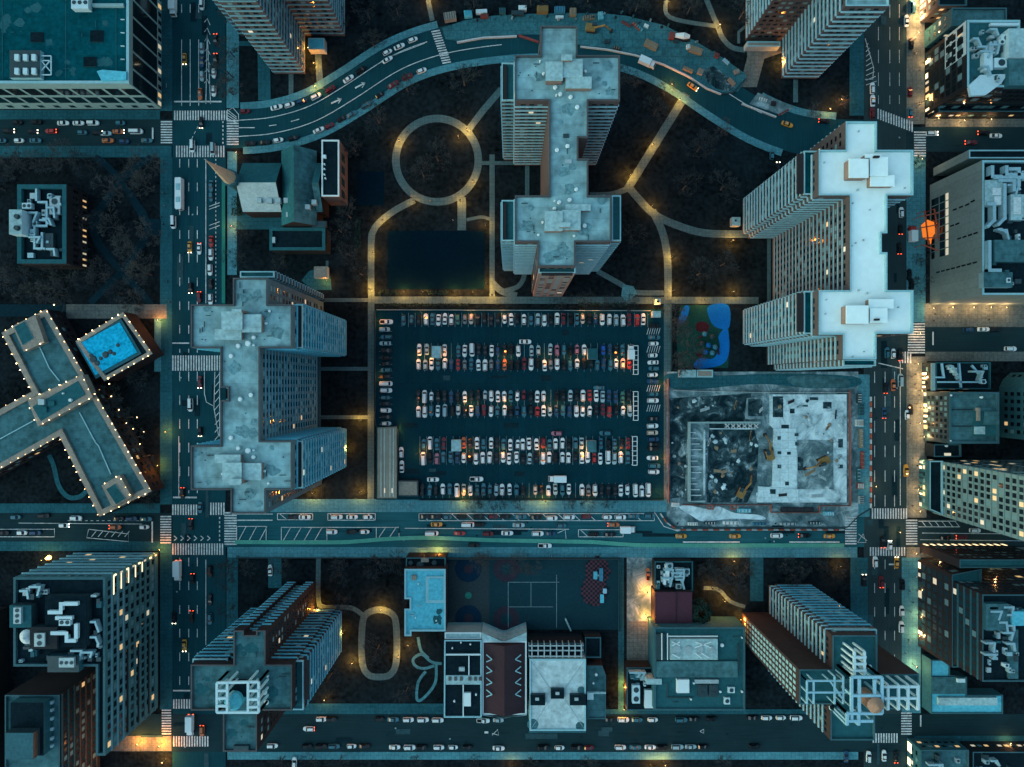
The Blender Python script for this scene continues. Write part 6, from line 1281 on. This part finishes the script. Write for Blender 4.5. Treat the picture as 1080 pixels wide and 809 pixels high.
for k, (x, y) in enumerate(((744, 352), (752, 355), (748, 364), (755, 366), (741, 362), (745, 371), (752, 372))):
    b = MB(); q = U(x, y, 3); b.cyl(*q, 1.1, 2.2, 3.4, 6, .1)
    for s in range(4): b.beam((q[0] + cos(s * pi / 2 + .7), q[1] + sin(s * pi / 2 + .7), 0), (q[0] + cos(s * pi / 2 + .7), q[1] + sin(s * pi / 2 + .7), 2.3), .08)
    b.build('tower', ['container_blue', 'metal_dark', 'play_blue'][k % 3], pf, o2)
for x0, y0, x1, y1 in ((744, 352, 736, 357), (755, 366, 758, 374), (741, 362, 735, 364)):
    b = MB(); b.beam((*U(x0, y0), 2), (*U(x1, y1), .3), .35); b.build('slide', 'play_red', pf, o2)
# chequered mat
mt_ = tag(empty('play_mat', (*U(626, 612), 0)), 'figure-eight red and black chequered play mat in the school yard', 'play mat'); om = (*U(626, 612), 0)
z = nz() + .02
bm1 = MB()
inside = lambda x, y: (hypot((x - 630) / 13, (y - 602) / 15) < 1) or (hypot((x - 627) / 14, (y - 623) / 15.5) < 1)
st = 2.4
for i in range(19):
    for j in range(26):
        x, y = 608 + i * st, 586 + j * st
        if inside(x + st / 2, y + st / 2): bm1.face([(*p, z) for p in ccw(P(R(x, y, x + st, y + st)))], (i + j) % 2)
mt = mat('mat_red', (.075, .032, .045), .8, 0); mat('mat_black', (.008, .014, .020), .8, 0)
bm1.build('mat_surface', ['mat_red', 'mat_black'], mt_, om)
ps = tag(empty('play_tower', (*U(631, 607), 0)), 'pale blue play tower with a bridge on the chequered mat', 'play equipment'); o3 = (*U(631, 607), 0)
for x0, y0, x1, y1, zt, m in ((626, 603, 630, 611, 2.2, 'roof_blue'), (632, 599.5, 636, 613, 2.6, 'container_blue'), (628, 606, 634, 608, 1.8, 'metal'), (633, 627, 637, 636, 1.6, 'roof_blue'), (636, 621, 640, 626, 2, 'steel_blue')):
    b = MB(); q0, q1 = U(x0, y0, zt), U(x1, y1, zt); b.box(q0[0], q1[1], q1[0], q0[1], zt - .25, zt)
    for xx in (q0[0] + .1, q1[0] - .1):
        for yy in (q0[1] - .1, q1[1] + .1): b.beam((xx, yy, 0), (xx, yy, zt), .07)
    b.build('platform', m, ps, o3)
sl = tag(empty('play_slide', (*U(598, 659), 0)), 'pale slanting slide at the lower edge of the school yard', 'slide'); o4 = (*U(598, 659), 0)
b = MB(); b.beam((*U(596, 651), 2), (*U(602, 665), .2), .45); b.build('chute', 'roof_pale', sl, o4); b = MB(); b.beam((*U(596, 651), 0), (*U(596, 651), 2), .12); b.build('ladder', 'metal', sl, o4)

# ------------------------------------------------------------------ building site
sw = tag(empty('foundation_wall', (*U(735, 485), 0)), 'pale C-shaped foundation wall round the muddy pit of the building site', 'wall'); ow = (*U(735, 485), 0)
def wallseg(pts, w_, zt, m, root, off, name='wall_section'):
    b = MB()
    a, c = ribbon_pts(pts, w_)
    for i in range(len(pts) - 1): b.prism([U(*a[i]), U(*a[i + 1]), U(*c[i + 1]), U(*c[i])], 0, zt)
    b.build(name, m, root, off)
wallseg([(800, 445.5), (726, 445.5), (726, 528), (742, 528)], 2.2, 2.2, 'stone_pale', sw, ow); wallseg([(742, 452), (742, 522)], 1.4, 1.6, 'site_concrete', sw, ow); wallseg([(748, 452), (796, 452)], 1.0, 1.6, 'site_concrete', sw, ow)
for y in range(456, 524, 6): wallseg([(727.5, y), (733 + (y * 7) % 8, y)], .9, 1.2, 'concrete_pale', sw, ow, 'footing')
for x in range(764, 800, 6): wallseg([(x, 447), (x + 4, 451)], .8, 1.7, 'concrete_pale', sw, ow, 'footing'); wallseg([(x + 4, 447), (x, 451)], .8, 1.74, 'concrete_pale', sw, ow, 'footing')
def slab(poly, zt, m, label, name='concrete_slab', holes=()):
    r = tag(empty(name, (*U(*poly[0]), 0)), label, 'slab', None); off = (*U(*poly[0]), 0)
    zt += .3; b = MB(); b.prism(P(poly, zt), 0, zt); b.build('slab_top', m, r, off)
    for h in holes:
        b = MB(); q = P(R(*h), zt); b.prism(q, zt - .05, zt + .06); b.build('opening', 'site_mud', r, off)
    return r
slab([(812, 416), (893, 416), (893, 530), (798, 530), (798, 520), (815, 512), (816, 452), (812, 448)], .5, 'site_concrete', 'rough pale concrete floor over most of the building site', holes=[(854, 419, 863, 422), (868, 424, 877, 431), (824, 448, 832, 454), (856, 467, 860, 472), (884, 463, 889, 472), (850, 476, 858, 480), (815, 418, 826, 440), (833, 431, 838, 436), (846, 427, 852, 429), (884, 490, 889, 494)])
slab([(817, 452), (840, 452), (840, 470), (841, 480), (841, 505), (836, 514), (815, 514)], .9, 'site_slab', 'brightest clean white slab in the middle of the building site', holes=[(820, 460, 823.5, 464), (838.6, 466, 842, 470), (830, 476.5, 834, 479.5), (820, 476, 824, 479), (820, 490, 824, 494), (828, 508, 832, 512), (838, 457, 842, 460)])
slab([(841, 464), (879, 464), (879, 516), (841, 516)], .62, 'site_dirt', 'sunken grey work floor beside the clean white slab', holes=[(840.5, 482, 847, 496)])
slab([(800, 513), (842, 516), (842, 528), (800, 528)], .75, 'site_slab', 'lower strip of pale concrete along the site fence', holes=[(812, 516, 818, 521)])
slab([(788, 420), (806, 417), (806, 442), (786, 442)], .4, 'site_dirt', 'small dark walled bay at the top of the muddy pit', holes=[(789, 421, 804, 439)])
def excavator(px, py, ang, label, reach=1.0):
    r = tag(empty('excavator', (*U(px, py), .3), ang), label, 'excavator', 'excavators on the building site')
    for s in (-1, 1): b = MB(); b.box(-2.0, s * 1.3 - .35, 2.0, s * 1.3 + .35, 0, .9); b.build('track', 'machine_dark', r)
    b = MB(); b.prism([(-2.3, -1.4), (1.2, -1.4), (1.2, 1.4), (-2.3, 1.4), (-2.6, .8), (-2.6, -.8)], .95, 2.1, True); b.build('body', 'machine_yellow', r)
    b = MB(); b.box(-.2, .25, 1.5, 1.35, 2.12, 3.2); b.build('cab', 'glass_mid', r)
    b = MB(); b.beam((.8, -.3, 2.0), (4.6 * reach, -.3, 4.6), (.45, .35)); b.beam((4.6 * reach, -.3, 4.6), (7.4 * reach, -.3, 1.6), (.35, .25)); b.build('boom', 'machine_yellow', r)
    b = MB(); b.prism([(7.0 * reach, -.9), (8.2 * reach, -.8), (8.2 * reach, .3), (7.0 * reach, .3)], .4, 1.5, True); b.build('bucket', 'machine_dark', r)
excavator(781, 518, radians(62), 'yellow excavator reaching upward in the muddy pit'); excavator(810, 478, radians(105), 'yellow excavator at the edge of the white slab, beside the pit'); excavator(866, 486, radians(205), 'dusty excavator on the sunken work floor'); 
rs = random.Random(8)
RUB = []
for i in range(90):
    x, y = rs.uniform(744, 798), rs.uniform(456, 522)
    if i > 39: x, y = rs.choice(((rs.uniform(706, 724), rs.uniform(420, 528)), (rs.uniform(820, 890), rs.uniform(418, 448)), (rs.uniform(845, 890), rs.uniform(455, 525)), (rs.uniform(720, 790), rs.uniform(422, 442))))
    RUB.append((x, y))
RC = [0, 0]
for x, y in sorted(RUB):
    pit = int(not (744 <= x <= 798 and 456 <= y <= 522)); i = RC[pit]; RC[pit] += 1
    b = MB(); s = rs.uniform(.4, 1.5); n = rs.randint(5, 7); pl = [(s * rs.uniform(.5, 1.1) * cos(k * 2 * pi / n), s * rs.uniform(.5, 1.1) * sin(k * 2 * pi / n)) for k in range(n)]
    b.frustum(pl, 0, [(a * .55, c * .55) for a, c in pl], s * .5); o = b.build('rubble_heap', rs.choice(['site_concrete', 'site_dirt', 'site_mud', 'site_concrete', 'timber'])); o.location = (*U(x, y), .52 if x > 815 else .02)
    tag(o, f'{(ORD + ["forty-" + o for o in ORD[:9]] + ["fiftieth"] + ["fifty-" + o for o in ORD[:9]])[i]} rubble heap from the left {"in the muddy pit" if not pit else "on the floors round the muddy pit"}', 'rubble', 'rubble on the building site')
def beamthing(name, label, cat, segs, m, group=None, z=.6):
    p0 = segs[0]; off = (*U(p0[0], p0[1]), 0); r = tag(empty(name, off), label, cat, group)
    for x0, y0, x1, y1, rr in segs: b = MB(); b.beam((*U(x0, y0), z), (*U(x1, y1), z), rr); b.build('beam', m, r, off)
for i, (x, y, l, a, m) in enumerate(sorted([(760, 497, 6, .3, 'timber'), (752, 495, 8, -.1, 'timber'), (790, 463, 9, 1.4, 'timber'), (860, 485, 9, .5, 'timber'), (870, 452, 7, .9, 'timber'), (848, 500, 12, .5, 'timber'), (800, 433, 5, .8, 'concrete_pale'), (746, 468, 7, 1.2, 'concrete_pale'), (770, 475, 6, .2, 'timber'), (830, 424, 7, .4, 'machine_dark'), (820, 521, 9, .1, 'machine_dark'), (855, 522, 12, .05, 'metal'), (880, 440, 8, 1.5, 'machine_dark'), (862, 500, 9, -.5, 'metal'), (738, 432, 10, .3, 'metal'), (774, 430, 8, 1.3, 'timber')])):
    beamthing('timber_pile', f'{ORD[i]} bundle of long beams on the building site, from the left', 'beams', [(x, y + k * 1.0, x + l * cos(a), y + k * 1.0 - l * sin(a), .28) for k in range(3)], m, 'beams on the building site', .9)
# fences
def fence(pts, label, m, hgt=2.0, name='site_fence', step=3.0):
    off = (*U(*pts[0]), 0); r = tag(empty(name, off), label, 'fence')
    for i in range(len(pts) - 1):
        p, q = U(*pts[i]), U(*pts[i + 1]); b = MB(); b.obox(p, q, -.06, .06, .1, hgt); b.build('mesh_panel', m, r, off)
        l = hypot(q[0] - p[0], q[1] - p[1]); n = max(1, int(l / 9))
        for k in range(n): b = MB(); t = k / n; b.cyl(p[0] + (q[0] - p[0]) * t, p[1] + (q[1] - p[1]) * t, .12, 0, hgt + .15, 5); b.build('post', m, r, off)
fence([(895, 412), (895.5, 533), (865, 533)], 'orange fence along the avenue side of the building site', 'fence_orange', 1.6)
fence([(704, 400), (704.5, 530)], 'orange fence between the car park column and the building site', 'fence_orange', 1.6)
fence([(720, 532), (812, 532), (812, 540), (863, 540), (863, 533)], 'stepped orange fence at the lower edge of the building site', 'fence_orange', 1.6)
fence([(710, 412), (806, 414), (808, 414), (894, 414)], 'pale fence along the top of the building site', 'concrete_pale', 1.4)
fence([(398, 327), (686, 328)], 'thin fence along the top of the car park', 'metal', 1.2); fence([(396.5, 328), (396.5, 449)], 'thin fence along the lawn side of the car park', 'metal_dark', 1.5); fence([(443, 527), (700, 527)], 'thin dark fence along the bottom of the car park', 'metal_dark', 1.5)
fence([(252, 588), (425, 588)], 'low dark fence along the lawn below the main street', 'metal_dark', 1.1); fence([(471, 588), (653, 588), (653, 665)], 'dark tall fence round the school yard', 'metal_dark', 3)
fence([(708, 322), (708, 390)], 'thin fence along the side of the playground', 'metal_dark', 1.2)
for i, (x, y, w_) in enumerate([(748, 534, 6), (772, 534, 6)]):
    b = MB(); 
    r = tag(empty('site_gate', (*U(x, y), 0)), ['orange framed gate box at the site fence, beside the pit', 'orange framed gate box at the site fence, nearer the white slab'][i], 'gate', 'site gates'); off = (*U(x, y), 0)
    for q in ((-3, -2, 3, -2), (-3, 2, 3, 2), (-3, -2, -3, 2), (3, -2, 3, 2)): b = MB(); b.beam((*U(x + q[0], y + q[1]), 1.8), (*U(x + q[2], y + q[3]), 1.8), .3); b.build('frame_bar', 'fence_orange', r, off)
    b = MB(); b.beam((*U(x, y), 0), (*U(x, y), 1.8), .2); b.build('post', 'fence_orange', r, off)
# traffic barriers
b = MB(); b.prism([(-.9, -.3), (.9, -.3), (.9, .3), (-.9, .3)], 0, .25); b.frustum([(-.9, -.2), (.9, -.2), (.9, .2), (-.9, .2)], .25, [(-.9, -.1), (.9, -.1), (.9, .1), (-.9, .1)], .95); BARM = [mesh_of(b, 'barrier_body', ['barrier_white']), mesh_of(b, 'barrier_body', ['barrier_orange'])]
def barriers(pts, step, where, group, off=0):
    c = 0
    for i in range(len(pts) - 1):
        (x0, y0), (x1, y1) = pts[i], pts[i + 1]; l = hypot(x1 - x0, y1 - y0); n = int(l / step)
        for k in range(n):
            t = (k + .5) / n; o = obj('traffic_barrier', BARM[(c + off) % 2]); o.location = (*U(x0 + (x1 - x0) * t, y0 + (y1 - y0) * t), .05); o.rotation_euler = (0, 0, atan2(-(y1 - y0), x1 - x0))
            tag(o, f"{ORD[min(c // 2, 39)]} {'white' if (c + off) % 2 == 0 else 'orange'} barrier block in the line {where}", 'barrier', group); c += 1
barriers([(712, 558.5), (890, 558.5)], 5.6, 'below the building site', 'barriers below the building site')
barriers([(696, 541), (703, 551), (712, 557)], 5.4, 'curving round the car park corner', 'barriers at the main street corner')
barriers([(918, 418), (918, 536)], 5.6, 'along the wide avenue', 'barriers beside the wide avenue')
# white kerb barrier of the street works
def strip_wall(pts, label, m, w_=1.6, zt=.9, name='kerb_barrier'):
    off = (*U(*pts[0]), 0); b = MB(); a, c = ribbon_pts(pts, w_)
    for i in range(len(pts) - 1): b.prism([U(*a[i]), U(*a[i + 1]), U(*c[i + 1]), U(*c[i])], .02, zt)
    o = b.build(name, m, None, off); o.location = off; tag(o, label, 'barrier')
a_, c_ = ribbon_pts(cut(CURVE, 480, 570), 6); 
strip_wall([(482, 45.5), (510, 40.5), (545, 39)], 'white kerb barrier at the avenue end of the street works', 'barrier_white')
strip_wall([(547, 38), (556, 41), (568, 45)], 'reddish kerb barrier beside the central tower tip', 'container_red')
strip_wall([(612, 50), (640, 53), (670, 59), (700, 69), (725, 81), (745, 94), (760, 100)], 'long white kerb barrier along the street works', 'barrier_white', 1.3)
strip_wall([(760, 100), (773, 98), (780, 90), (786, 84)], 'dark kerb barrier closing the street works deck', 'metal_dark', 1.2)
strip_wall([(782, 110), (800, 117), (818, 124)], 'white kerb barrier below the second street works pit', 'barrier_white', 1.3); strip_wall([(714, 558.5), (716, 559)], 'short kerb block where the main street barriers start', 'barrier_white')
strip_wall([(703, 545), (712, 555), (740, 556), (893, 556), (905, 544), (918, 536)], 'grey kerb barrier round the lower site pavement', 'metal_dark', .9, .6)
deck = [(466, 30), (490, 22), (520, 17), (560, 15), (600, 14), (640, 15), (660, 17), (700, 27), (730, 42), (760, 60), (787, 79), (786, 85), (778, 97), (762, 98), (745, 92), (725, 79), (700, 67), (670, 57), (640, 51), (612, 48), (570, 37), (545, 37), (510, 38.5), (482, 43.5), (470, 42)]
sheet(deck, 'works_deck', 'deck'); sheet([(742, 74), (752, 70), (772, 85), (776, 92), (768, 97), (755, 94), (744, 85)], 'works_pit', 'site_mud'); sheet([(799, 98), (838, 113), (824, 122), (790, 110)], 'works_pit', 'site_dirt')
LONG = ORD + ['forty-' + o for o in ORD[:9]] + ['fiftieth'] + ['fifty-' + o for o in ORD[:9]] + ['sixtieth'] + ['sixty-' + o for o in ORD[:9]]
KINDS_ = [('shipping_container', 'container'), ('material_crate', 'crate'), ('site_skip', 'skip')]
WK = [(480 + k * 9.7 + (k * 7) % 5, 14 + ((k * 13) % 9) + (0 if k < 18 else (k - 18) ** 1.62 * .9), 3 + (k * 5) % 5, 2 + (k * 3) % 3, (k * .7) % 1.5, ('metal_dark', 'metal', 'machine_dark', 'roof_dim', 'wall_teal')[k % 5], .6 + (k % 4) * .3, ('dark', 'grey', 'black', 'small teal', 'dull blue')[k % 5] + ' little') for k in range(29)] + [(475, 20, 15, 9, .15, 'ledge', 2.6, 'pale tan'), (494, 17, 10, 7, .1, 'roof_blue', 2.2, 'pale blue'), (508, 14, 14, 4.5, .05, 'vent_white', 1.6, 'white'), (511, 19, 10, 4, .05, 'container_red', 1.8, 'brown'), (530, 14, 8, 6, 0, 'wall_teal', 2.2, 'dark teal'), (551, 11, 10, 5, 0, 'vent_white', 2.2, 'white'), (546, 16, 16, 5, 0, 'metal_dark', 2, 'dark grey'), (572, 12.5, 14, 8, 0, 'machine_yellow', 2.4, 'dull yellow'), (590, 13, 13, 7, 0, 'container_blue', 2.4, 'blue'), (604, 15, 8, 9, 0, 'timber', 2, 'timber'), (590, 19, 10, 3, 0, 'vent_white', 1, 'long white'), (621, 20, 15, 5, .1, 'timber', 1.4, 'tan'), (633, 19, 6, 9, .1, 'roof_blue', 2, 'narrow blue'), (660, 26, 13, 2.6, -.5, 'container_red', 1, 'slim red'), (671, 29, 14, 3, -.7, 'container_red', 1.2, 'brick red'), (674, 31, 9, 2.5, -.7, 'roof_blue', 1.2, 'slim blue'), (681, 29, 6, 3, -.4, 'vent_white', 1.5, 'small white'),
      (686, 49, 17, 8, -.45, 'timber', 1.8, 'yellow timber'), (733, 55, 16, 7, -.35, 'timber', 2, 'long timber'), (725, 75, 13, 4, -.4, 'timber', 1.5, 'broken timber'), (738, 77, 7, 7, -.4, 'ledge', 1.5, 'square tan'), (755, 60, 6, 5, -.4, 'container_red', 1.6, 'small red'), (765, 66, 9, 3, -.7, 'steel_blue', 1.2, 'slim steel'), (776, 77, 6, 5, .3, 'ledge', 1.6, 'cream'), (725, 51, 4, 5, .1, 'vent_white', 1.8, 'tall white'), (712, 45, 5, 3, -.3, 'metal_dark', 1.6, 'dark'), (650, 52, 9, 3, -.2, 'machine_dark', 1.2, 'black'), (640, 45, 7, 4, 0, 'metal_dark', 1.3, 'grey'), (771, 87, 11, 5, -.8, 'copper_tan', .8, 'rusty'), (826, 119, 14, 2, .5, 'container_red', .9, 'thin rusty'), (804, 106, 10, 4, -.3, 'site_concrete', .9, 'pale broken'), (815, 110, 6, 5, -.2, 'machine_dark', 1, 'black lumpy')]
for i, (x, y, l, w_, a, m, zt, cw) in enumerate(sorted(WK, key=lambda q: q[0])):
    nm, ct = KINDS_[i % 3]; r = tag(empty(nm, (*U(x, y), .05), a), f'{cw} {ct} on the street works deck, {LONG[i]} from the left', ct, 'stores on the street works deck')
    L2, W2 = l * S * .42, w_ * S * .42; b = MB(); b.box(-L2, -W2, L2, W2, 0, zt); b.build('shell', m, r)
    b = MB(); n = max(2, int(L2 * 2 / .9))
    for k in range(n): b.box(-L2 + (k + .3) * 2 * L2 / n, -W2 * .94, -L2 + (k + .55) * 2 * L2 / n, W2 * .94, zt - .02, zt + .07 + (i % 4) * .1)
    b.build('roof_rib' if nm == 'shipping_container' else 'load', m if i % 2 else rs.choice(['metal_dark', 'timber', m]), r)
def tipper(px, py, ang, label):
    r = tag(empty('concrete_truck', (*U(px, py), .06), ang), label, 'truck')
    b = MB(); b.box(2.2, -1.15, 4.2, 1.15, .6, 2.6); b.build('cab', 'container_red', r); b = MB(); b.box(-4.2, -1.1, 2.1, 1.1, .6, 1.1); b.build('chassis', 'machine_dark', r)
    b = MB(); b.beam((-3.6, 0, 2.3), (-1.4, 0, 2.5), (.7, 1.25), None, 12); b.beam((-1.39, 0, 2.5), (1.9, 0, 2.2), (1.25, .8), None, 12); b.build('drum', 'vent_white', r)
    for sx in (-3, -1.8, 3.2):
        for s in (-1, 1): b = MB(); b.beam((sx, s * .8, .5), (sx, s * 1.2, .5), .5, None, 10); b.build('wheel', 'tyre', r)
tipper(716, 41, pi - .1, 'white drummed concrete truck with a red cab on the street works deck'); excavator(826 - 202, 31.5, -.1, 'orange brown excavator on the street works deck above the tower tip')
# glowing orange netted works on the wide avenue pavement
gx = (*U(985, 243), 0); gw = tag(empty('scaffold', gx), 'glowing orange netted scaffold on the pavement by the pale stone block', 'scaffold')
for pts, z1, m in (([(978, 235), (985, 229), (990, 241), (987, 251), (980, 249)], 4.2, 'net_orange_glow'), ([(976, 240), (981, 238), (983, 246), (978, 248)], 2.6, 'barrier_orange'), ([(985, 246), (992, 243), (993, 254), (986, 256)], 3.2, 'net_orange_glow')):
    b = MB(); q = ccw(P(pts, z1)); mx = sum(p_[0] for p_ in q) / len(q); my = sum(p_[1] for p_ in q) / len(q)
    b.frustum(q, .1, [(mx + (x - mx) * .45 + .5 * ((i % 2) - .5), my + (y - my) * .55) for i, (x, y) in enumerate(q)], z1); b.build('orange_net', m, gw, gx)
for x0, y0, x1, y1 in ((972, 228, 992, 224), (972, 240, 994, 236), (974, 251, 995, 250), (976, 222, 980, 258), (986, 220, 992, 258), (974, 258, 990, 264)):
    b = MB(); b.beam((*U(x0, y0, 6), 5.6), (*U(x1, y1, 6), 5.6), .28); b.beam((*U(x0, y0, 6), 0), (*U(x0, y0, 6), 5.6), .12); b.build('pole', 'barrier_orange', gw, gx)
lo = bpy.data.lights.new('work_light', 'POINT'); lo.energy = LAMP_W * 1.8; lo.color = (1, .36, .06); lo.shadow_soft_size = .5; l_ = bpy.data.objects.new('work_light', lo); COL.objects.link(l_); l_.location = (0, 0, 8.2); l_.parent = gw
lo2 = bpy.data.lights.new('work_light', 'POINT'); lo2.energy = LAMP_W * .35; lo2.color = (1, .36, .06); lo2.shadow_soft_size = .5; l_ = bpy.data.objects.new('work_light', lo2); COL.objects.link(l_); l_.location = (4.5, 1, 5); l_.parent = gw
b = MB(); q = U(52, 588); b.cyl(0, 0, .9, 0, 2.2, 8, .3); fl = tag(empty('fire_lamp', (*q, 0)), 'bright orange yard lamp glowing behind the gridded office', 'lamp'); b.build('lantern', 'flame_glow', fl)
lo3 = bpy.data.lights.new('work_light', 'POINT'); lo3.energy = LAMP_W * .7; lo3.color = (1, .40, .08); lo3.shadow_soft_size = .5; l_ = bpy.data.objects.new('yard_light', lo3); COL.objects.link(l_); l_.location = (0, 0, 5); l_.parent = fl
b = MB(); b.cyl(0, 0, .12, 0, 4.6, 6); b.build('post', 'metal_dark', fl)
# stores along the building-site pavement
for i, (x, y, l, w_, m) in enumerate([(905, 420, 4, 10, 'metal_dark'), (907, 432, 5, 12, 'wall_teal'), (905, 446, 8, 7, 'vent_white'), (907, 462, 3, 20, 'timber'), (908, 485, 3, 18, 'container_red'), (906, 512, 6, 6, 'container_red'), (904, 500, 3, 14, 'wall_teal'), (907, 527, 5, 8, 'metal'), (730, 552, 10, 3, 'vent_white'), (748, 551, 12, 3, 'metal_dark'), (770, 551, 16, 3, 'vent_white'), (800, 552, 14, 2.5, 'container_blue'), (830, 552, 16, 2.5, 'metal'), (858, 551, 12, 3, 'metal_dark'), (873, 541, 10, 4, 'roof_blue'), (712, 532, 8, 4, 'vent_white'), (784, 538, 14, 4, 'roof_blue'), (840, 537, 34, 4, 'machine_dark')]):
    r = tag(empty('material_crate', (*U(x, y), .1)), f"{'upright' if w_ > l else 'flat'} material stack, {ORD[i]} in the line of stores round the building site", 'crate', 'stores round the building site')
    L2, W2 = l * S / 2, w_ * S / 2; b = MB(); b.box(-L2, -W2, L2, W2, 0, 1.1 + .07 * (i % 5)); b.build('shell', m, r)
    b = MB()
    for k in range(4): t = -.75 + k * .5; b.box(-L2 * .8, W2 * t - .12, L2 * .8, W2 * t + .12, 1.1, 1.5 + .05 * k) if w_ > l else b.box(L2 * t - .12, -W2 * .8, L2 * t + .12, W2 * .8, 1.1, 1.5 + .05 * k)
    b.build('load', rs.choice(['timber', 'metal', 'machine_dark', 'barrier_white']), r)

# ------------------------------------------------------------------ pedestrians
def person_mesh(stride, name):
    V = [(0, 0, .98), (0, 0, 1.2), (0, 0, 1.42), (0, 0, 1.55), (.02, 0, 1.70), (0, .1, .92), (stride * .35, .1, .52), (stride * .3 - .1 * abs(stride), .1, .06), (stride * .3 + .12, .1, .04),
         (0, -.1, .92), (-stride * .25, -.1, .52), (-stride * .65, -.1, .10), (-stride * .65 + .18, -.1, .04), (0, .2, 1.40), (-stride * .25, .25, 1.14), (-stride * .15 + .08, .24, .90), (0, -.2, 1.40), (stride * .25, -.25, 1.14), (stride * .4 + .05, -.24, .92)]
    E = [(0, 1), (1, 2), (2, 3), (3, 4), (0, 5), (5, 6), (6, 7), (7, 8), (0, 9), (9, 10), (10, 11), (11, 12), (2, 13), (13, 14), (14, 15), (2, 16), (16, 17), (17, 18)]
    RR = [.15, .15, .15, .06, .11, .10, .075, .05, .045, .10, .075, .05, .045, .08, .055, .04, .08, .055, .04]
    me = bpy.data.meshes.new('skeleton'); me.from_pydata(V, E, []); o = bpy.data.objects.new('skeleton', me); COL.objects.link(o)
    md = o.modifiers.new('skin', 'SKIN'); sk = me.skin_vertices[0].data
    for i, r in enumerate(RR): sk[i].radius = (r, r * (1.2 if i < 3 else 1)); sk[i].use_root = (i == 0)
    o.modifiers.new('sub', 'SUBSURF').levels = 1
    dg = bpy.context.evaluated_depsgraph_get(); out = bpy.data.meshes.new_from_object(o.evaluated_get(dg)); out.name = name
    bpy.data.objects.remove(o); bpy.data.meshes.remove(me); return out
mat('skin', (.36, .25, .20), .7, 0); mat('trousers', (.010, .016, .026), .8, 0)
COATS = [('black', (.004, .007, .010)), ('navy', (.008, .02, .06)), ('white', (.26, .31, .32)), ('red', (.22, .03, .03)), ('tan', (.22, .16, .10))]
PM = []
for i, (n, c) in enumerate(COATS):
    mat('coat_' + n, c, .85, 0); me = person_mesh((.55, .3, .7, .45, .6)[i], 'person'); me.materials.clear()
    for m in ('coat_' + n, 'skin', 'trousers'): me.materials.append(MATS[m])
    for f in me.polygons: f.material_index = 1 if f.center.z > 1.53 else (2 if f.center.z < .9 and abs(f.center.y) < .19 else 0)
    PM.append(me)
rw_ = random.Random(4)
WALKS = [('the pavement facing the building site', [(958 + rw_.uniform(0, 13), rw_.uniform(380, 545)) for k in range(16)]), ('the pavement by the black glass block', [(957 + rw_.uniform(0, 12), rw_.uniform(5, 128)) for k in range(8)]),
         ('the pavement under the tall slab', [(953 + rw_.uniform(0, 13), rw_.uniform(592, 745)) for k in range(9)]), ('the pavement below the pale stone block', [(rw_.uniform(980, 1060), rw_.uniform(328, 343)) for k in range(5)]),
         ('the main street pavement by the school', [(rw_.uniform(420, 640), rw_.uniform(579, 586)) for k in range(6)]), ('the avenue pavement beside the park', [(rw_.uniform(171, 180), rw_.uniform(170, 520)) for k in range(8)]),
         ('the round path and the cross path', [(434, 209), (454, 213), (430, 140), (560, 316), (610, 317), (703, 250), (478, 233)]), ('the pavement below the car park', [(rw_.uniform(420, 690), rw_.uniform(529, 538)) for k in range(5)]), ('the corner below the main street', [(rw_.uniform(958, 1050), rw_.uniform(578, 586)) for k in range(6)])]
for wh, ps_ in WALKS:
    cc = {}
    vert = max(q[1] for q in ps_) - min(q[1] for q in ps_) > max(q[0] for q in ps_) - min(q[0] for q in ps_)
    for (x, y) in sorted(ps_, key=lambda q: q[1] if vert else q[0]):
        k = rw_.choice((0, 0, 1, 2, 0, 1, 4)); o = obj('person', PM[k]); o.location = (*U(x, y), .16); o.rotation_euler = (0, 0, rw_.uniform(0, 6.28)); i = cc.get(k, 0); cc[k] = i + 1
        tag(o, f'{ORD[i]} person in {COATS[k][0]}, from the {"top" if vert else "left"}, on {wh}', 'person', 'people on foot')

GL = [(128, 352), (140, 350), (152, 372), (158, 380), (120, 418), (128, 432), (136, 446), (143, 452), (150, 468), (152, 484), (158, 494), (140, 468), (165, 505), (118, 405), (112, 360), (154, 455), (147, 440), (60, 322), (100, 402), (160, 360)]
for i, (x, y) in enumerate(sorted(GL, key=lambda q: q[1])):
    r = tag(empty('garden_light', (*U(x, y), 0)), f'{ORD[i]} small garden light from the top in the hotel garden', 'garden light', 'garden lights round the hotel')
    b = MB(); b.cyl(0, 0, .06, 0, 1.6, 5); b.build('post', 'metal_dark', r); b = MB(); b.ball(0, 0, 1.75, .2, 6); b.build('globe', 'bulb', r)
